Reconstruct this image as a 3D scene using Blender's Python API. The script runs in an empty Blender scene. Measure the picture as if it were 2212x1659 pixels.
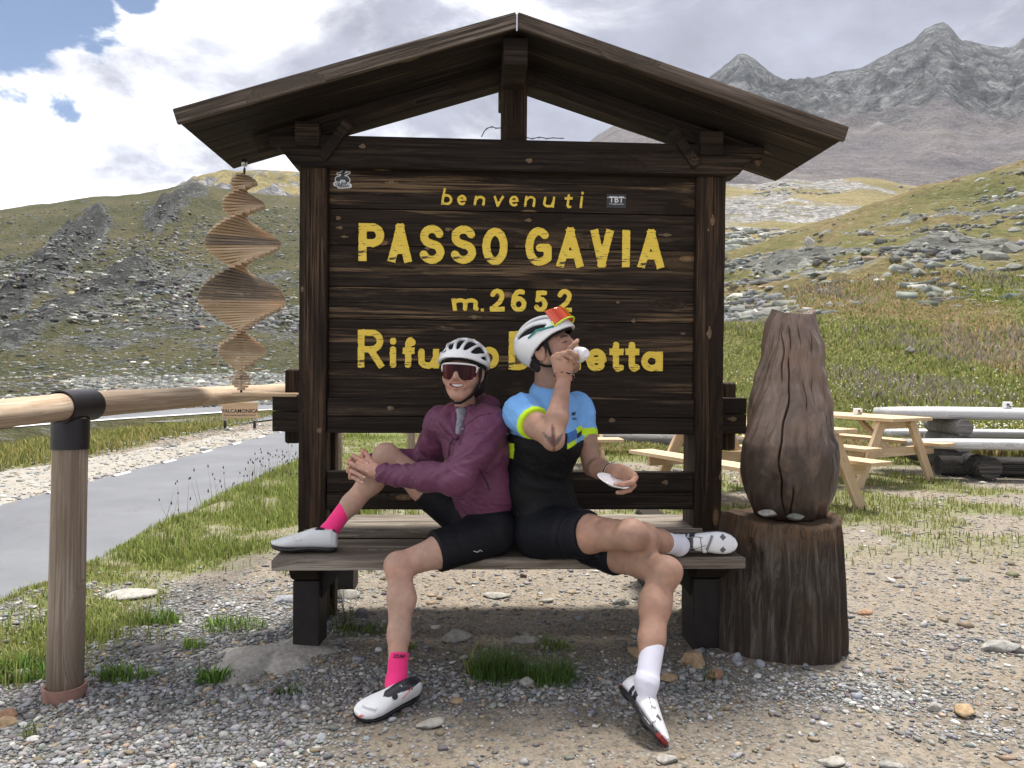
import bpy, bmesh, math, random
import numpy as np
from mathutils import Vector, Matrix
random.seed(7); RNG = np.random.default_rng(7)
scene = bpy.context.scene
col = scene.collection
PI = math.pi
rad = math.radians

# ------------------------------------------------------------------ camera
CAM_H = 1.235; FPX = 1661.0; CX, CY = 1106.0, 829.5      # pixel units: photograph scaled to 2212 x 1659
PITCH = 0.01776; ROLL = 0.009
_r0 = Vector((1, 0, 0)); _u0 = Vector((0, math.sin(PITCH), math.cos(PITCH))); _f0 = Vector((0, math.cos(PITCH), -math.sin(PITCH)))
_rt = _r0*math.cos(ROLL) + _u0*math.sin(ROLL); _up = _u0*math.cos(ROLL) - _r0*math.sin(ROLL)
cam_d = bpy.data.cameras.new('camera'); cam = bpy.data.objects.new('camera', cam_d); col.objects.link(cam)
cam.matrix_world = Matrix(((_rt.x, _up.x, -_f0.x, 0), (_rt.y, _up.y, -_f0.y, 0), (_rt.z, _up.z, -_f0.z, CAM_H), (0, 0, 0, 1)))
cam_d.sensor_width = 36; cam_d.lens = 36*FPX/2212; cam_d.clip_start = .05; cam_d.clip_end = 6000
scene.camera = cam
def ray(px, py):
    return _f0 + _rt*((px-CX)/FPX) - _up*((py-CY)/FPX)
def P(px, py, Y):
    """point on the pixel's ray at distance Y ahead"""
    d = ray(px, py); return Vector((0, 0, CAM_H)) + d*(Y/d.y)
def G(px, py, z=0.0):
    """point where the pixel's ray meets height z"""
    d = ray(px, py); return Vector((0, 0, CAM_H)) + d*((z-CAM_H)/d.z)

# ------------------------------------------------------------------ light
SUN_EL, SUN_AZ = 70, 28            # azimuth: degrees from +Y towards +X
scene.view_settings.view_transform = 'Standard'; scene.view_settings.look = 'None'
scene.view_settings.exposure = 1.42; scene.view_settings.gamma = 1
scene.render.engine = 'CYCLES'
scene.cycles.use_denoising = True
scene.cycles.max_bounces = 6
scene.cycles.volume_bounces = 1
sd = bpy.data.lights.new('sun', 'SUN'); sd.energy = 3.1; sd.angle = rad(15); sd.color = (1, .95, .88)
sun = bpy.data.objects.new('sun', sd); col.objects.link(sun)
_sdir = Vector((math.sin(rad(SUN_AZ))*math.cos(rad(SUN_EL)), math.cos(rad(SUN_AZ))*math.cos(rad(SUN_EL)), math.sin(rad(SUN_EL))))
sun.rotation_euler = (-_sdir).to_track_quat('-Z', 'Y').to_euler()

class NT:
    """tiny node-tree builder"""
    def __init__(s, nt): s.nt = nt; s.n = nt.nodes; s.l = nt.links
    def new(s, t, **kw):
        nd = s.n.new(t)
        for k, v in kw.items():
            if k.startswith('i_'):
                key = k[2:]; key = int(key) if key.isdigit() else key.replace('_', ' ')
                s.set(nd.inputs[key], v)
            else: setattr(nd, k, v)
        return nd
    def set(s, sock, v):
        if isinstance(v, bpy.types.NodeSocket): s.l.new(v, sock)
        else:
            if isinstance(v, (tuple, list)) and sock.type == 'RGBA' and len(v) == 3: v = (*v, 1)
            sock.default_value = v
    def math(s, op, a, b=0.5, c=None, clamp=False):
        nd = s.n.new('ShaderNodeMath'); nd.operation = op; nd.use_clamp = clamp
        s.set(nd.inputs[0], a); s.set(nd.inputs[1], b)
        if c is not None: s.set(nd.inputs[2], c)
        return nd.outputs[0]
    def vmath(s, op, a, b=(0, 0, 0)):
        nd = s.n.new('ShaderNodeVectorMath'); nd.operation = op
        s.set(nd.inputs[0], a); s.set(nd.inputs[1], b)
        return nd.outputs['Value'] if op in ('DOT_PRODUCT', 'LENGTH') else nd.outputs[0]
    def noise(s, vec, scale=5, detail=4, rough=.5, dist=0, out=0):
        nd = s.n.new('ShaderNodeTexNoise'); s.set(nd.inputs['Vector'], vec)
        nd.inputs['Scale'].default_value = scale; nd.inputs['Detail'].default_value = detail
        nd.inputs['Roughness'].default_value = rough; nd.inputs['Distortion'].default_value = dist
        return nd.outputs[out]
    def voro(s, vec, scale=5, feature='F1', out='Distance', rnd=1):
        nd = s.n.new('ShaderNodeTexVoronoi'); nd.feature = feature; s.set(nd.inputs['Vector'], vec)
        nd.inputs['Scale'].default_value = scale; nd.inputs['Randomness'].default_value = rnd
        return nd.outputs[out]
    def ramp(s, f, stops, interp='LINEAR'):
        nd = s.n.new('ShaderNodeValToRGB'); nd.color_ramp.interpolation = interp
        e = nd.color_ramp.elements
        while len(e) < len(stops): e.new(.5)
        for el, (p, c) in zip(e, stops):
            el.position = p; el.color = (c, c, c, 1) if isinstance(c, (int, float)) else (*c, 1)
        s.set(nd.inputs[0], f); return nd.outputs[0]
    def mix(s, f, a, b, mode='MIX'):
        nd = s.n.new('ShaderNodeMix'); nd.data_type = 'RGBA'; nd.blend_type = mode
        s.set(nd.inputs['Factor'], f); s.set(nd.inputs['A'], a); s.set(nd.inputs['B'], b)
        return nd.outputs['Result']
    def maprange(s, v, a, b, c=0, d=1, smooth=True):
        nd = s.n.new('ShaderNodeMapRange'); nd.interpolation_type = 'SMOOTHSTEP' if smooth else 'LINEAR'
        s.set(nd.inputs[0], v)
        for i, q in enumerate((a, b, c, d)): nd.inputs[i+1].default_value = q
        return nd.outputs[0]
    def mapping(s, vec, loc=(0, 0, 0), rot=(0, 0, 0), scale=(1, 1, 1)):
        nd = s.n.new('ShaderNodeMapping'); s.set(nd.inputs[0], vec); s.set(nd.inputs[1], loc)
        s.set(nd.inputs[2], rot); s.set(nd.inputs[3], scale); return nd.outputs[0]
    def bump(s, h, strength=.4, dist=.01):
        nd = s.n.new('ShaderNodeBump'); nd.inputs['Strength'].default_value = strength
        nd.inputs['Distance'].default_value = dist; s.set(nd.inputs['Height'], h); return nd.outputs[0]
    def attr(s, name, out='Fac'):
        nd = s.n.new('ShaderNodeAttribute'); nd.attribute_name = name; return nd.outputs[out]

# sky: Nishita sky seen through a broken layer of procedural cloud
world = bpy.data.worlds.new('World'); scene.world = world; world.use_nodes = True
w = NT(world.node_tree); w.n.clear()
tc = w.new('ShaderNodeTexCoord'); dirv = tc.outputs['Generated']
sky = w.new('ShaderNodeTexSky', sky_type='NISHITA', sun_disc=False, sun_elevation=rad(SUN_EL), sun_rotation=rad(SUN_AZ), altitude=2600, air_density=1.0, dust_density=.6)
sep = w.new('ShaderNodeSeparateXYZ'); w.l.new(dirv, sep.inputs[0])
den = w.math('ADD', w.math('MAXIMUM', sep.outputs[2], 0.0), .35)
flat = w.new('ShaderNodeCombineXYZ'); w.l.new(w.math('DIVIDE', sep.outputs[0], den), flat.inputs[0]); w.l.new(w.math('DIVIDE', sep.outputs[1], den), flat.inputs[1])
fv = flat.outputs[0]
n1 = w.noise(fv, 2.6, 9, .58, .25)
def sky_blob(px, py, r0, r1):
    d = ray(px, py).normalized()
    return w.maprange(w.vmath('DOT_PRODUCT', dirv, tuple(d)), math.cos(r1), math.cos(r0))
gap = w.math('MAXIMUM', sky_blob(85, 40, .0, .13), w.math('MULTIPLY', sky_blob(172, 192, .0, .065), .85))
gap = w.math('MAXIMUM', gap, w.math('MULTIPLY', sky_blob(290, -30, .01, .05), .9))
cover = w.math('ADD', w.math('ADD', w.math('MULTIPLY', w.math('SUBTRACT', n1, .5), 1.9), .56), w.math('MULTIPLY', gap, -.50))
cmask = w.maprange(cover, .20, .30)
# cloud brightness: bright edges, grey bellies, thicker cloud to the right
n2 = w.noise(w.vmath('ADD', fv, (3.1, 1.7, 0)), 2.6, 8, .6, .5)
bias = w.maprange(w.vmath('DOT_PRODUCT', dirv, (.93, .2, .3)), -.30, .45, -.035, .15)
grey = w.maprange(w.math('ADD', n2, bias), .40, .66)
ccol = w.mix(grey, (.63, .63, .645), (.195, .204, .250))
n3 = w.noise(fv, 6, 6, .6)
ccol = w.mix(1, ccol, w.ramp(n3, [(.3, .74), (.7, 1.12)]), 'MULTIPLY')
skyc = w.mix(1, sky.outputs[0], (.05, .05, .05), 'MULTIPLY')
bg = w.new('ShaderNodeBackground'); w.l.new(w.mix(cmask, skyc, ccol), bg.inputs[0]); bg.inputs[1].default_value = 1.0
wo = w.new('ShaderNodeOutputWorld'); w.l.new(bg.outputs[0], wo.inputs[0])

# ------------------------------------------------------------------ helpers
def link(o, parent=None):
    col.objects.link(o)
    if parent is not None: o.parent = parent
    return o
def tag(o, label=None, cat=None, group=None, kind=None):
    for k, v in (('label', label), ('category', cat), ('group', group), ('kind', kind)):
        if v: o[k] = v
    return o
def empty(name, loc=(0, 0, 0), rot=(0, 0, 0)):
    o = bpy.data.objects.new(name, None); o.empty_display_size = .1; o.location = loc; o.rotation_euler = rot
    return link(o)
def mesh_np(name, V, F, mat=None, parent=None, smooth=True, attrs=None):
    """V (n,3); F (m,3) or (m,4) array or list of lists"""
    me = bpy.data.meshes.new(name)
    V = np.asarray(V, dtype=np.float32)
    if isinstance(F, np.ndarray):
        k = F.shape[1]; m = F.shape[0]
        me.vertices.add(len(V)); me.vertices.foreach_set('co', V.ravel())
        me.loops.add(m*k); me.loops.foreach_set('vertex_index', F.astype(np.int32).ravel())
        me.polygons.add(m); me.polygons.foreach_set('loop_start', np.arange(0, m*k, k, dtype=np.int32))
        me.update(calc_edges=True); me.validate()
    else:
        me.from_pydata(V.tolist(), [], F); me.update()
    if smooth: me.polygons.foreach_set('use_smooth', np.ones(len(me.polygons), dtype=bool))
    if attrs:
        for an, arr in attrs.items():
            arr = np.asarray(arr, dtype=np.float32)
            if arr.ndim == 1:
                a = me.attributes.new(an, 'FLOAT', 'POINT'); a.data.foreach_set('value', arr)
            else:
                a = me.attributes.new(an, 'FLOAT_COLOR', 'POINT')
                if arr.shape[1] == 3: arr = np.c_[arr, np.ones(len(arr))]
                a.data.foreach_set('color', arr.astype(np.float32).ravel())
    o = bpy.data.objects.new(name, me)
    if mat: me.materials.append(mat)
    return link(o, parent)
def bm_obj(name, bm, mat=None, parent=None, smooth=False):
    me = bpy.data.meshes.new(name); bm.to_mesh(me); bm.free()
    if smooth: me.polygons.foreach_set('use_smooth', np.ones(len(me.polygons), dtype=bool))
    if mat: me.materials.append(mat)
    return link(bpy.data.objects.new(name, me), parent)
def box(name, size, loc, mat, parent=None, rot=(0, 0, 0), bev=.006, seg=2, rough=0.0):
    """bevelled box whose mesh is centred on its own origin"""
    bm = bmesh.new(); bmesh.ops.create_cube(bm, size=1)
    bmesh.ops.scale(bm, vec=size, verts=bm.verts)
    if rough:
        L = max(size); ax = list(size).index(L); n = max(2, int(L/.12))
        es = [e for e in bm.edges if abs((e.verts[0].co-e.verts[1].co)[ax]) > L*.9]
        bmesh.ops.subdivide_edges(bm, edges=es, cuts=n, use_grid_fill=True)
        for v in bm.verts:
            for k in range(3):
                if k != ax: v.co[k] += random.uniform(-rough, rough)
    if bev:
        es = [e for e in bm.edges if len(e.link_faces) == 2 and e.calc_face_angle(0) > .6]
        bmesh.ops.bevel(bm, geom=es, offset=bev, segments=seg, affect='EDGES', profile=.6)
    o = bm_obj(name, bm, mat, parent); o.location = loc; o.rotation_euler = rot
    return o
def tube(name, pts, rads, mat, parent=None, n=16, cap=True, smooth=True):
    pts = [Vector(p) for p in pts]
    if isinstance(rads, (int, float)): rads = [rads]*len(pts)
    V = []; F = []
    up = None
    for i, p in enumerate(pts):
        t = (pts[min(i+1, len(pts)-1)]-pts[max(i-1, 0)]).normalized()
        if up is None:
            up = Vector((0, 0, 1)) if abs(t.z) < .9 else Vector((1, 0, 0))
        a = t.cross(up).normalized(); b = a.cross(t).normalized(); up = b
        for k in range(n):
            an = 2*PI*k/n; V.append(p + (a*math.cos(an) + b*math.sin(an))*rads[i])
    for i in range(len(pts)-1):
        for k in range(n):
            F.append([i*n+k, i*n+(k+1) % n, (i+1)*n+(k+1) % n, (i+1)*n+k])
    if cap:
        F.append(list(range(n))[::-1]); F.append([(len(pts)-1)*n+k for k in range(n)])
    o = mesh_np(name, V, F, mat, parent, smooth=False)
    if smooth:
        for p in o.data.polygons: p.use_smooth = len(p.vertices) == 4
    return o
def lathe(name, prof, mat, parent=None, n=24, smooth=True):
    """prof: list of (r, z)"""
    V = []; F = []
    for r, z in prof:
        for k in range(n): V.append((r*math.cos(2*PI*k/n), r*math.sin(2*PI*k/n), z))
    for i in range(len(prof)-1):
        for k in range(n): F.append([i*n+k, i*n+(k+1) % n, (i+1)*n+(k+1) % n, (i+1)*n+k])
    F.append(list(range(n))[::-1]); F.append([(len(prof)-1)*n+k for k in range(n)])
    return mesh_np(name, V, F, mat, parent, smooth)

# value noise in numpy for shaping terrain
def _hash(ix, iy, seed):
    h = (ix.astype(np.int64)*374761393 + iy.astype(np.int64)*668265263 + seed*1442695041) & 0x7fffffff
    h = ((h ^ (h >> 13))*1274126177) & 0x7fffffff
    return ((h ^ (h >> 16)) & 0xffff)/65535.0
def vnoise(x, y, seed=0):
    x = np.asarray(x, float); y = np.asarray(y, float)
    ix = np.floor(x); iy = np.floor(y); fx = x-ix; fy = y-iy
    fx = fx*fx*(3-2*fx); fy = fy*fy*(3-2*fy)
    a = _hash(ix, iy, seed); b = _hash(ix+1, iy, seed); c = _hash(ix, iy+1, seed); d = _hash(ix+1, iy+1, seed)
    return (a*(1-fx)+b*fx)*(1-fy) + (c*(1-fx)+d*fx)*fy
def fbm(x, y, oct=5, seed=0, gain=.5, ridged=False):
    s = 0; a = 1; t = 0
    for o in range(oct):
        n = vnoise(x*2**o+17.3*o, y*2**o-9.1*o, seed+o)
        if ridged: n = 1-abs(2*n-1)
        s = s + a*n; t += a; a *= gain
    return s/t
def sstep(a, b, x):
    t = np.clip((np.asarray(x, float)-a)/(b-a), 0, 1); return t*t*(3-2*t)

# ------------------------------------------------------------------ signed distance modelling
def sdf_capsule(p, a, b, ra, rb):
    a = np.array(a, float); b = np.array(b, float); ab = b-a; L = ab@ab+1e-12
    t = np.clip(((p-a)@ab)/L, 0, 1)
    return np.linalg.norm(p-a-t[..., None]*ab, axis=-1) - (ra+t*(rb-ra))
def sdf_ellcap(p, a, b, u, ra, rb):
    """segment a-b with an elliptic section: half-width along u and across it, (wu, wv) at each end"""
    a = np.array(a, float); b = np.array(b, float); ab = b-a; L = np.linalg.norm(ab)+1e-9; t_ = ab/L
    u = np.array(u, float); u = u-t_*(u@t_); u /= np.linalg.norm(u); v = np.cross(t_, u)
    q = p-a; s = q@t_; tt = np.clip(s/L, 0, 1); e = s-tt*L
    wu = ra[0]+tt*(rb[0]-ra[0]); wv = ra[1]+tt*(rb[1]-ra[1])
    m = np.minimum(wu, wv)
    k = np.sqrt(((q@u)/wu)**2+((q@v)/wv)**2+(e/m)**2)
    return (k-1)*m
def sdf_ellipsoid(p, c, r, R=None):
    q = p-np.array(c, float)
    if R is not None: q = q@np.array(R)
    r = np.array(r, float)
    k = np.linalg.norm(q/r, axis=-1); k2 = np.linalg.norm(q/(r*r), axis=-1)+1e-9
    return k*(k-1)/k2
def smin(a, b, k):
    if k <= 0: return np.minimum(a, b)
    h = np.clip(.5+.5*(b-a)/k, 0, 1); return b+(a-b)*h-k*h*(1-h)
class SDF:
    def __init__(s): s.ops = []
    def cap(s, a, b, ra, rb=None, k=.02, op='u'):
        rb = ra if rb is None else rb; a = np.array(a, float); b = np.array(b, float); m = max(ra, rb)
        s.ops.append((lambda p: sdf_capsule(p, a, b, ra, rb), np.minimum(a, b)-m, np.maximum(a, b)+m, k, op)); return s
    def chain(s, pts, rs, k=.02, op='u'):
        for i in range(len(pts)-1): s.cap(pts[i], pts[i+1], rs[i], rs[i+1], k, op)
        return s
    def ell(s, a, b, u, ra, rb, k=.02, op='u'):
        a = np.array(a, float); b = np.array(b, float); m = max(*ra, *rb)
        s.ops.append((lambda p: sdf_ellcap(p, a, b, u, ra, rb), np.minimum(a, b)-m, np.maximum(a, b)+m, k, op)); return s
    def ball(s, c, r, k=.02, op='u', R=None):
        r = (r, r, r) if isinstance(r, (int, float)) else r; c = np.array(c, float); m = max(r)
        s.ops.append((lambda p: sdf_ellipsoid(p, c, r, R), c-m, c+m, k, op)); return s
    def fn(s, f, lo, hi, k=0, op='u'):
        s.ops.append((f, np.array(lo, float), np.array(hi, float), k, op)); return s
    def mesh(s, h, pad=.02):
        us = [o for o in s.ops if o[4] == 'u']
        lo = np.min([o[1] for o in us], axis=0)-pad; hi = np.max([o[2] for o in us], axis=0)+pad
        n = np.ceil((hi-lo)/h).astype(int)+1
        F = np.full(n, .5, dtype=np.float32)
        for f, a, b, k, op in s.ops:
            m = k+4*h+.01
            i0 = np.maximum(np.floor((a-m-lo)/h).astype(int), 0); i1 = np.minimum(np.ceil((b+m-lo)/h).astype(int)+1, n)
            if (i1 <= i0).any(): continue
            ax = [lo[d]+h*np.arange(i0[d], i1[d]) for d in range(3)]
            p = np.stack(np.meshgrid(*ax, indexing='ij'), axis=-1)
            sl = tuple(slice(i0[d], i1[d]) for d in range(3))
            d = f(p); c = F[sl]
            if op == 'u': F[sl] = smin(c, d, k)
            elif op == 's': F[sl] = -smin(-c, d, k)
            elif op == 'i': 
                full = np.full(n, .5, dtype=np.float32); full[sl] = d; F = -smin(-F, -full, k)
        return surface_nets(F, lo, h)
def surface_nets(F, lo, h):
    ins = F < 0
    nx, ny, nz = F.shape
    cnt = np.zeros((nx-1, ny-1, nz-1), np.int8)
    offs = [(i, j, k) for i in (0, 1) for j in (0, 1) for k in (0, 1)]
    for i, j, k in offs: cnt += ins[i:nx-1+i, j:ny-1+j, k:nz-1+k]
    act = (cnt > 0) & (cnt < 8)
    idx = np.argwhere(act)
    vid = np.full(act.shape, -1, np.int64); vid[act] = np.arange(len(idx))
    C = np.stack([F[idx[:, 0]+i, idx[:, 1]+j, idx[:, 2]+k] for i, j, k in offs], 1).astype(float)
    acc = np.zeros((len(idx), 3)); num = np.zeros(len(idx))
    O = np.array(offs, float)
    for a in range(8):
        for b in range(a+1, 8):
            if np.abs(O[a]-O[b]).sum() != 1: continue
            x = (C[:, a] < 0) != (C[:, b] < 0)
            t = np.where(x, C[:, a]/np.where(x, C[:, a]-C[:, b], 1), 0)
            acc += np.where(x[:, None], O[a]+t[:, None]*(O[b]-O[a]), 0); num += x
    V = lo + h*(idx + acc/num[:, None])
    Q = []
    for ax in range(3):
        sl0 = [slice(None)]*3; sl1 = [slice(None)]*3; sl0[ax] = slice(0, -1); sl1[ax] = slice(1, None)
        A = ins[tuple(sl0)]; B = ins[tuple(sl1)]
        e = np.argwhere(A != B)
        o1, o2 = [d for d in range(3) if d != ax]
        ok = (e[:, o1] > 0) & (e[:, o2] > 0) & (e[:, o1] < F.shape[o1]-1) & (e[:, o2] < F.shape[o2]-1)
        e = e[ok]
        flip = A[e[:, 0], e[:, 1], e[:, 2]]
        def cell(d1, d2):
            c = e.copy(); c[:, o1] -= d1; c[:, o2] -= d2
            return vid[c[:, 0], c[:, 1], c[:, 2]]
        q = np.stack([cell(1, 1), cell(0, 1), cell(0, 0), cell(1, 0)], 1)
        if ax == 1: flip = ~flip
        q[~flip] = q[~flip][:, ::-1]
        Q.append(q)
    return V, np.concatenate(Q)
def smooth_mesh(V, F, it=2, lam=.5):
    E = np.concatenate([F[:, [0, 1]], F[:, [1, 2]], F[:, [2, 3]], F[:, [3, 0]]]); E = np.concatenate([E, E[:, ::-1]])
    deg = np.bincount(E[:, 0], minlength=len(V))[:, None]
    for _ in range(it):
        S = np.stack([np.bincount(E[:, 0], weights=V[E[:, 1], d], minlength=len(V)) for d in range(3)], 1)
        V = V + lam*(S/np.maximum(deg, 1)-V)
    return V

# ------------------------------------------------------------------ materials
MATS = {}
def mat_new(name):
    m = bpy.data.materials.new(name); m.use_nodes = True; t = NT(m.node_tree)
    b = t.n['Principled BSDF']; MATS[name] = m
    return m, t, b
def plain(name, c, rough=.6, spec=.4, metal=0, var=.12, scale=20, bump=0, coat=0):
    m, t, b = mat_new(name); oc = t.new('ShaderNodeTexCoord').outputs['Object']
    n = t.noise(oc, scale, 4, .6)
    cc = t.mix(1, c, t.ramp(n, [(.25, 1-var), (.75, 1+var)]), 'MULTIPLY')
    t.set(b.inputs['Base Color'], cc); b.inputs['Roughness'].default_value = rough; b.inputs['Metallic'].default_value = metal
    b.inputs['Specular IOR Level'].default_value = spec; b.inputs['Coat Weight'].default_value = coat
    if bump: t.set(b.inputs['Normal'], t.bump(n, bump, .01))
    return m
def wood(name, dark, mid, light, axis=0, wear=.5, knots=True, gscale=1.0, rough=.75, bumps=.5, streak=.12, knotc=None):
    """weathered timber; the grain runs along the object's own axis"""
    m, t, b = mat_new(name); oc = t.new('ShaderNodeTexCoord').outputs['Object']
    rnd = t.new('ShaderNodeObjectInfo').outputs['Random']
    off = t.new('ShaderNodeCombineXYZ')
    for i, k in enumerate((37.0, 91.0, 53.0)): t.l.new(t.math('MULTIPLY', rnd, k), off.inputs[i])
    v = t.vmath('ADD', oc, off.outputs[0])
    sc = [40*gscale]*3; sc[axis] = 1.3*gscale
    # knots bend the grain
    ks = [5.0*gscale]*3; ks[axis] = 1.7*gscale
    kv = t.mapping(v, scale=tuple(ks))
    kd = t.voro(kv, 1.0)
    knot = t.maprange(kd, .045, .095, 1, 0)
    halo = t.maprange(kd, .05, .35, 1, 0)
    warp = t.mix(t.math('MULTIPLY', halo, .35), (0, 0, 0), t.voro(kv, 1.0, out='Position'))
    g = t.mapping(t.vmath('ADD', v, t.vmath('MULTIPLY', warp, (.02, .02, .02))), scale=tuple(sc))
    fine = t.noise(g, 2.2, 8, .7, .8)
    s2 = [6.5*gscale]*3; s2[axis] = .55*gscale
    broad = t.noise(t.mapping(v, scale=tuple(s2)), 1.5, 5, .6, .6)
    c1 = t.mix(t.ramp(fine, [(.36, 0), (.64, 1)]), dark, mid)
    s3 = [95*gscale]*3; s3[axis] = 1.6*gscale
    lines = t.noise(t.mapping(t.vmath('ADD', v, t.vmath('MULTIPLY', warp, (.02, .02, .02))), scale=tuple(s3)), 1.0, 6, .75, .5)
    c1 = t.mix(t.ramp(lines, [(.40, .55), (.56, 0)]), c1, tuple(q*(.35 if sum(dark) < .2 else .78) for q in dark))
    wm = t.math('MULTIPLY', t.maprange(t.math('ADD', broad, t.math('MULTIPLY', halo, .05)), 1-wear-streak, 1-wear+streak), t.ramp(lines, [(.46, 0), (.56, 1)]))
    c2 = t.mix(wm, c1, light)
    if knots:
        ring = t.noise(t.mapping(kd, scale=(60, 60, 60)), 1, 2)
        kc = t.mix(t.ramp(ring, [(.4, 0), (.6, 1)]), knotc or light, mid)
        c2 = t.mix(knot, c2, kc)
    t.set(b.inputs['Base Color'], c2); b.inputs['Roughness'].default_value = rough
    b.inputs['Specular IOR Level'].default_value = .15
    hh = t.math('ADD', t.math('MULTIPLY', fine, .6), t.math('ADD', t.math('MULTIPLY', lines, .8), t.math('MULTIPLY', knot, .3)))
    t.set(b.inputs['Normal'], t.bump(hh, bumps, .006))
    return m

# ================================================================== THE SETTING
# ---- ground
CREST = lambda y: -2.42-.035*np.clip(np.asarray(y, float)-3.5, -3, 12)      # lip of the bank above the road
ROAD_Z = -.70
def ground_z(x, y):
    x = np.asarray(x, float); y = np.asarray(y, float)
    cr = CREST(y)
    z = (fbm(x*1.1, y*1.1, 4, 3)-.5)*.05 + (fbm(x*6, y*6, 3, 5)-.5)*.016
    z = z*sstep(1.0, 2.2, y) + .0
    z += .035*np.exp(-((x-1.1)**2+(y-3.15)**2)/.12) + .03*np.exp(-((x+.75)**2+(y-3.2)**2)/.15)
    bank = sstep(0, 1.0, (cr-x)/1.05)
    z = z*(1-bank*.7) + ROAD_Z*bank - .03*bank
    z += .05*np.exp(-((x-cr+.12)/.30)**2)*(.4+fbm(x*2, y*2, 3, 9))
    far = sstep(-10.2, -13.5, x)
    z -= .22*far*(.4+.8*fbm(x*.2, y*.2, 3, 12))
    z -= sstep(14, 30, y)*sstep(-3, 2, x)*.3
    return z
def grass_mask(x, y):
    x = np.asarray(x, float); y = np.asarray(y, float)
    edge = np.interp(y, [1.5, 2.6, 3.0, 3.9, 4.8, 5.4, 6.5, 8, 10, 14, 30], [-2.9, -2.35, -1.95, -1.72, -1.68, -1.35, -.95, -.8, -.6, 0, 1])
    n = (fbm(x*1.7, y*1.7, 4, 21)-.5)
    m = sstep(.18, -.22, x-edge+n*1.3)
    m = m*sstep(-3.58, -3.45, x)
    sandy = np.exp(-(((x+1.65)/.33)**2+((y-4.35)/.35)**2))
    m = m*(1-sstep(.3, .7, sandy))*(.30+.70*sstep(.34, .45, fbm(x*3.1+7, y*3.1, 4, 25)))
    # patches among the tables on the right
    p = sstep(.50, .62, fbm(x*.9+4, y*1.6, 4, 31))*sstep(4.6, 6.5, y)*sstep(.3, 1.5, x+.1*y)*.75
    q = sstep(8.8, 11.5, y)*sstep(.42, .55, fbm(x*.8, y*.8, 3, 33)+.12*sstep(9, 12, y))
    m = np.maximum(m, np.maximum(p, q*sstep(-2.5, -1.5, x)))
    v = sstep(-9.0, -9.7, x+.8*(fbm(x*.4, y*.4, 3, 35)-.5))
    return np.maximum(m, v)
def gravel_mask(x, y):
    x = np.asarray(x, float); y = np.asarray(y, float)
    n = fbm(x*1.5, y*2.2, 4, 41)-.5
    g1 = sstep(-.25, -.85, x+.25*(y-2.6)+n*.8)*sstep(4.9, 3.9, y+n)
    g2 = .9*np.exp(-((y-3.02-.06*x+n*.25)/.24)**2)*sstep(1.05, .75, x)*sstep(-1, -.6, x)
    g3 = np.exp(-(((x-1.30)/.55)**2+((y-2.95)/.17)**2))*1.1
    g4 = np.exp(-(((x-2.0)/.6)**2+((y-2.66)/.16)**2))*.7
    g5 = np.exp(-(((x-1.9)/.9)**2+((y-3.5)/.3)**2))*.35
    slab = np.exp(-(((x+1.02)/.24)**2+((y-3.17)/.27)**2)*1.3)
    g = np.clip(np.maximum.reduce([g1, g2, g3, g4, g5])+n*.35, 0, 1)
    return g*(1-.9*sstep(.25, .6, slab))*(1-grass_mask(x, y)*.85)
xs = np.unique(np.concatenate([np.linspace(-70, -12, 45), np.linspace(-12, -3.2, 90), np.linspace(-3.2, 3.2, 150), np.linspace(3.2, 12, 70), np.linspace(12, 60, 24)]))
ys = np.unique(np.concatenate([np.linspace(-10, 1.6, 24), np.linspace(1.6, 6, 120), np.linspace(6, 14, 70), np.linspace(14, 70, 60)]))
X, Y = np.meshgrid(xs, ys, indexing='ij')
Z = ground_z(X, Y)
def grid_faces(a, b):
    i, j = np.meshgrid(np.arange(a-1), np.arange(b-1), indexing='ij'); i = i.ravel(); j = j.ravel()
    return np.stack([i*b+j, (i+1)*b+j, (i+1)*b+j+1, i*b+j+1], 1)
m, t, b = mat_new('ground_mat')
oc = t.new('ShaderNodeTexCoord').outputs['Object']
gm = t.attr('grass'); gv = t.attr('gravel')
nf = t.noise(oc, 90, 6, .7); nm = t.noise(oc, 9, 5, .6); nl = t.noise(oc, 1.3, 4, .55)
dirt = t.ramp(nm, [(.25, (.175, .142, .104)), (.5, (.250, .208, .158)), (.75, (.315, .270, .212))])
dirt = t.mix(t.ramp(nl, [(.35, 0), (.7, .55)]), dirt, (.29, .262, .222))
dirt = t.mix(1, dirt, t.ramp(nf, [(.3, .62), (.5, 1), (.72, 1.25)]), 'MULTIPLY')
cell = t.voro(oc, 55, out='Color'); cd = t.voro(oc, 55)
sepc = t.new('ShaderNodeSeparateColor'); t.l.new(cell, sepc.inputs[0])
stone = t.ramp(sepc.outputs[0], [(0, (.14, .14, .14)), (.5, (.25, .245, .23)), (1, (.40, .39, .37))])
stone = t.mix(t.ramp(cd, [(.3, 0), (.65, .85)]), stone, (.06, .055, .045))
speck = t.math('MULTIPLY', t.ramp(t.noise(oc, 30, 3, .6), [(.50, 0), (.56, 1)]), .6)
c = t.mix(t.math('MAXIMUM', gv, speck), dirt, stone)
soil = t.ramp(nm, [(.3, (.09, .105, .03)), (.6, (.15, .18, .05)), (.8, (.22, .21, .085))])
c = t.mix(t.math('MULTIPLY', gm, .9), c, soil)
t.set(b.inputs['Base Color'], c); b.inputs['Roughness'].default_value = .95; b.inputs['Specular IOR Level'].default_value = .1
hh = t.math('ADD', t.math('MULTIPLY', nf, .7), t.math('MULTIPLY', t.math('SUBTRACT', 1, cd), .8))
t.set(b.inputs['Normal'], t.bump(hh, .9, .012))
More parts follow.
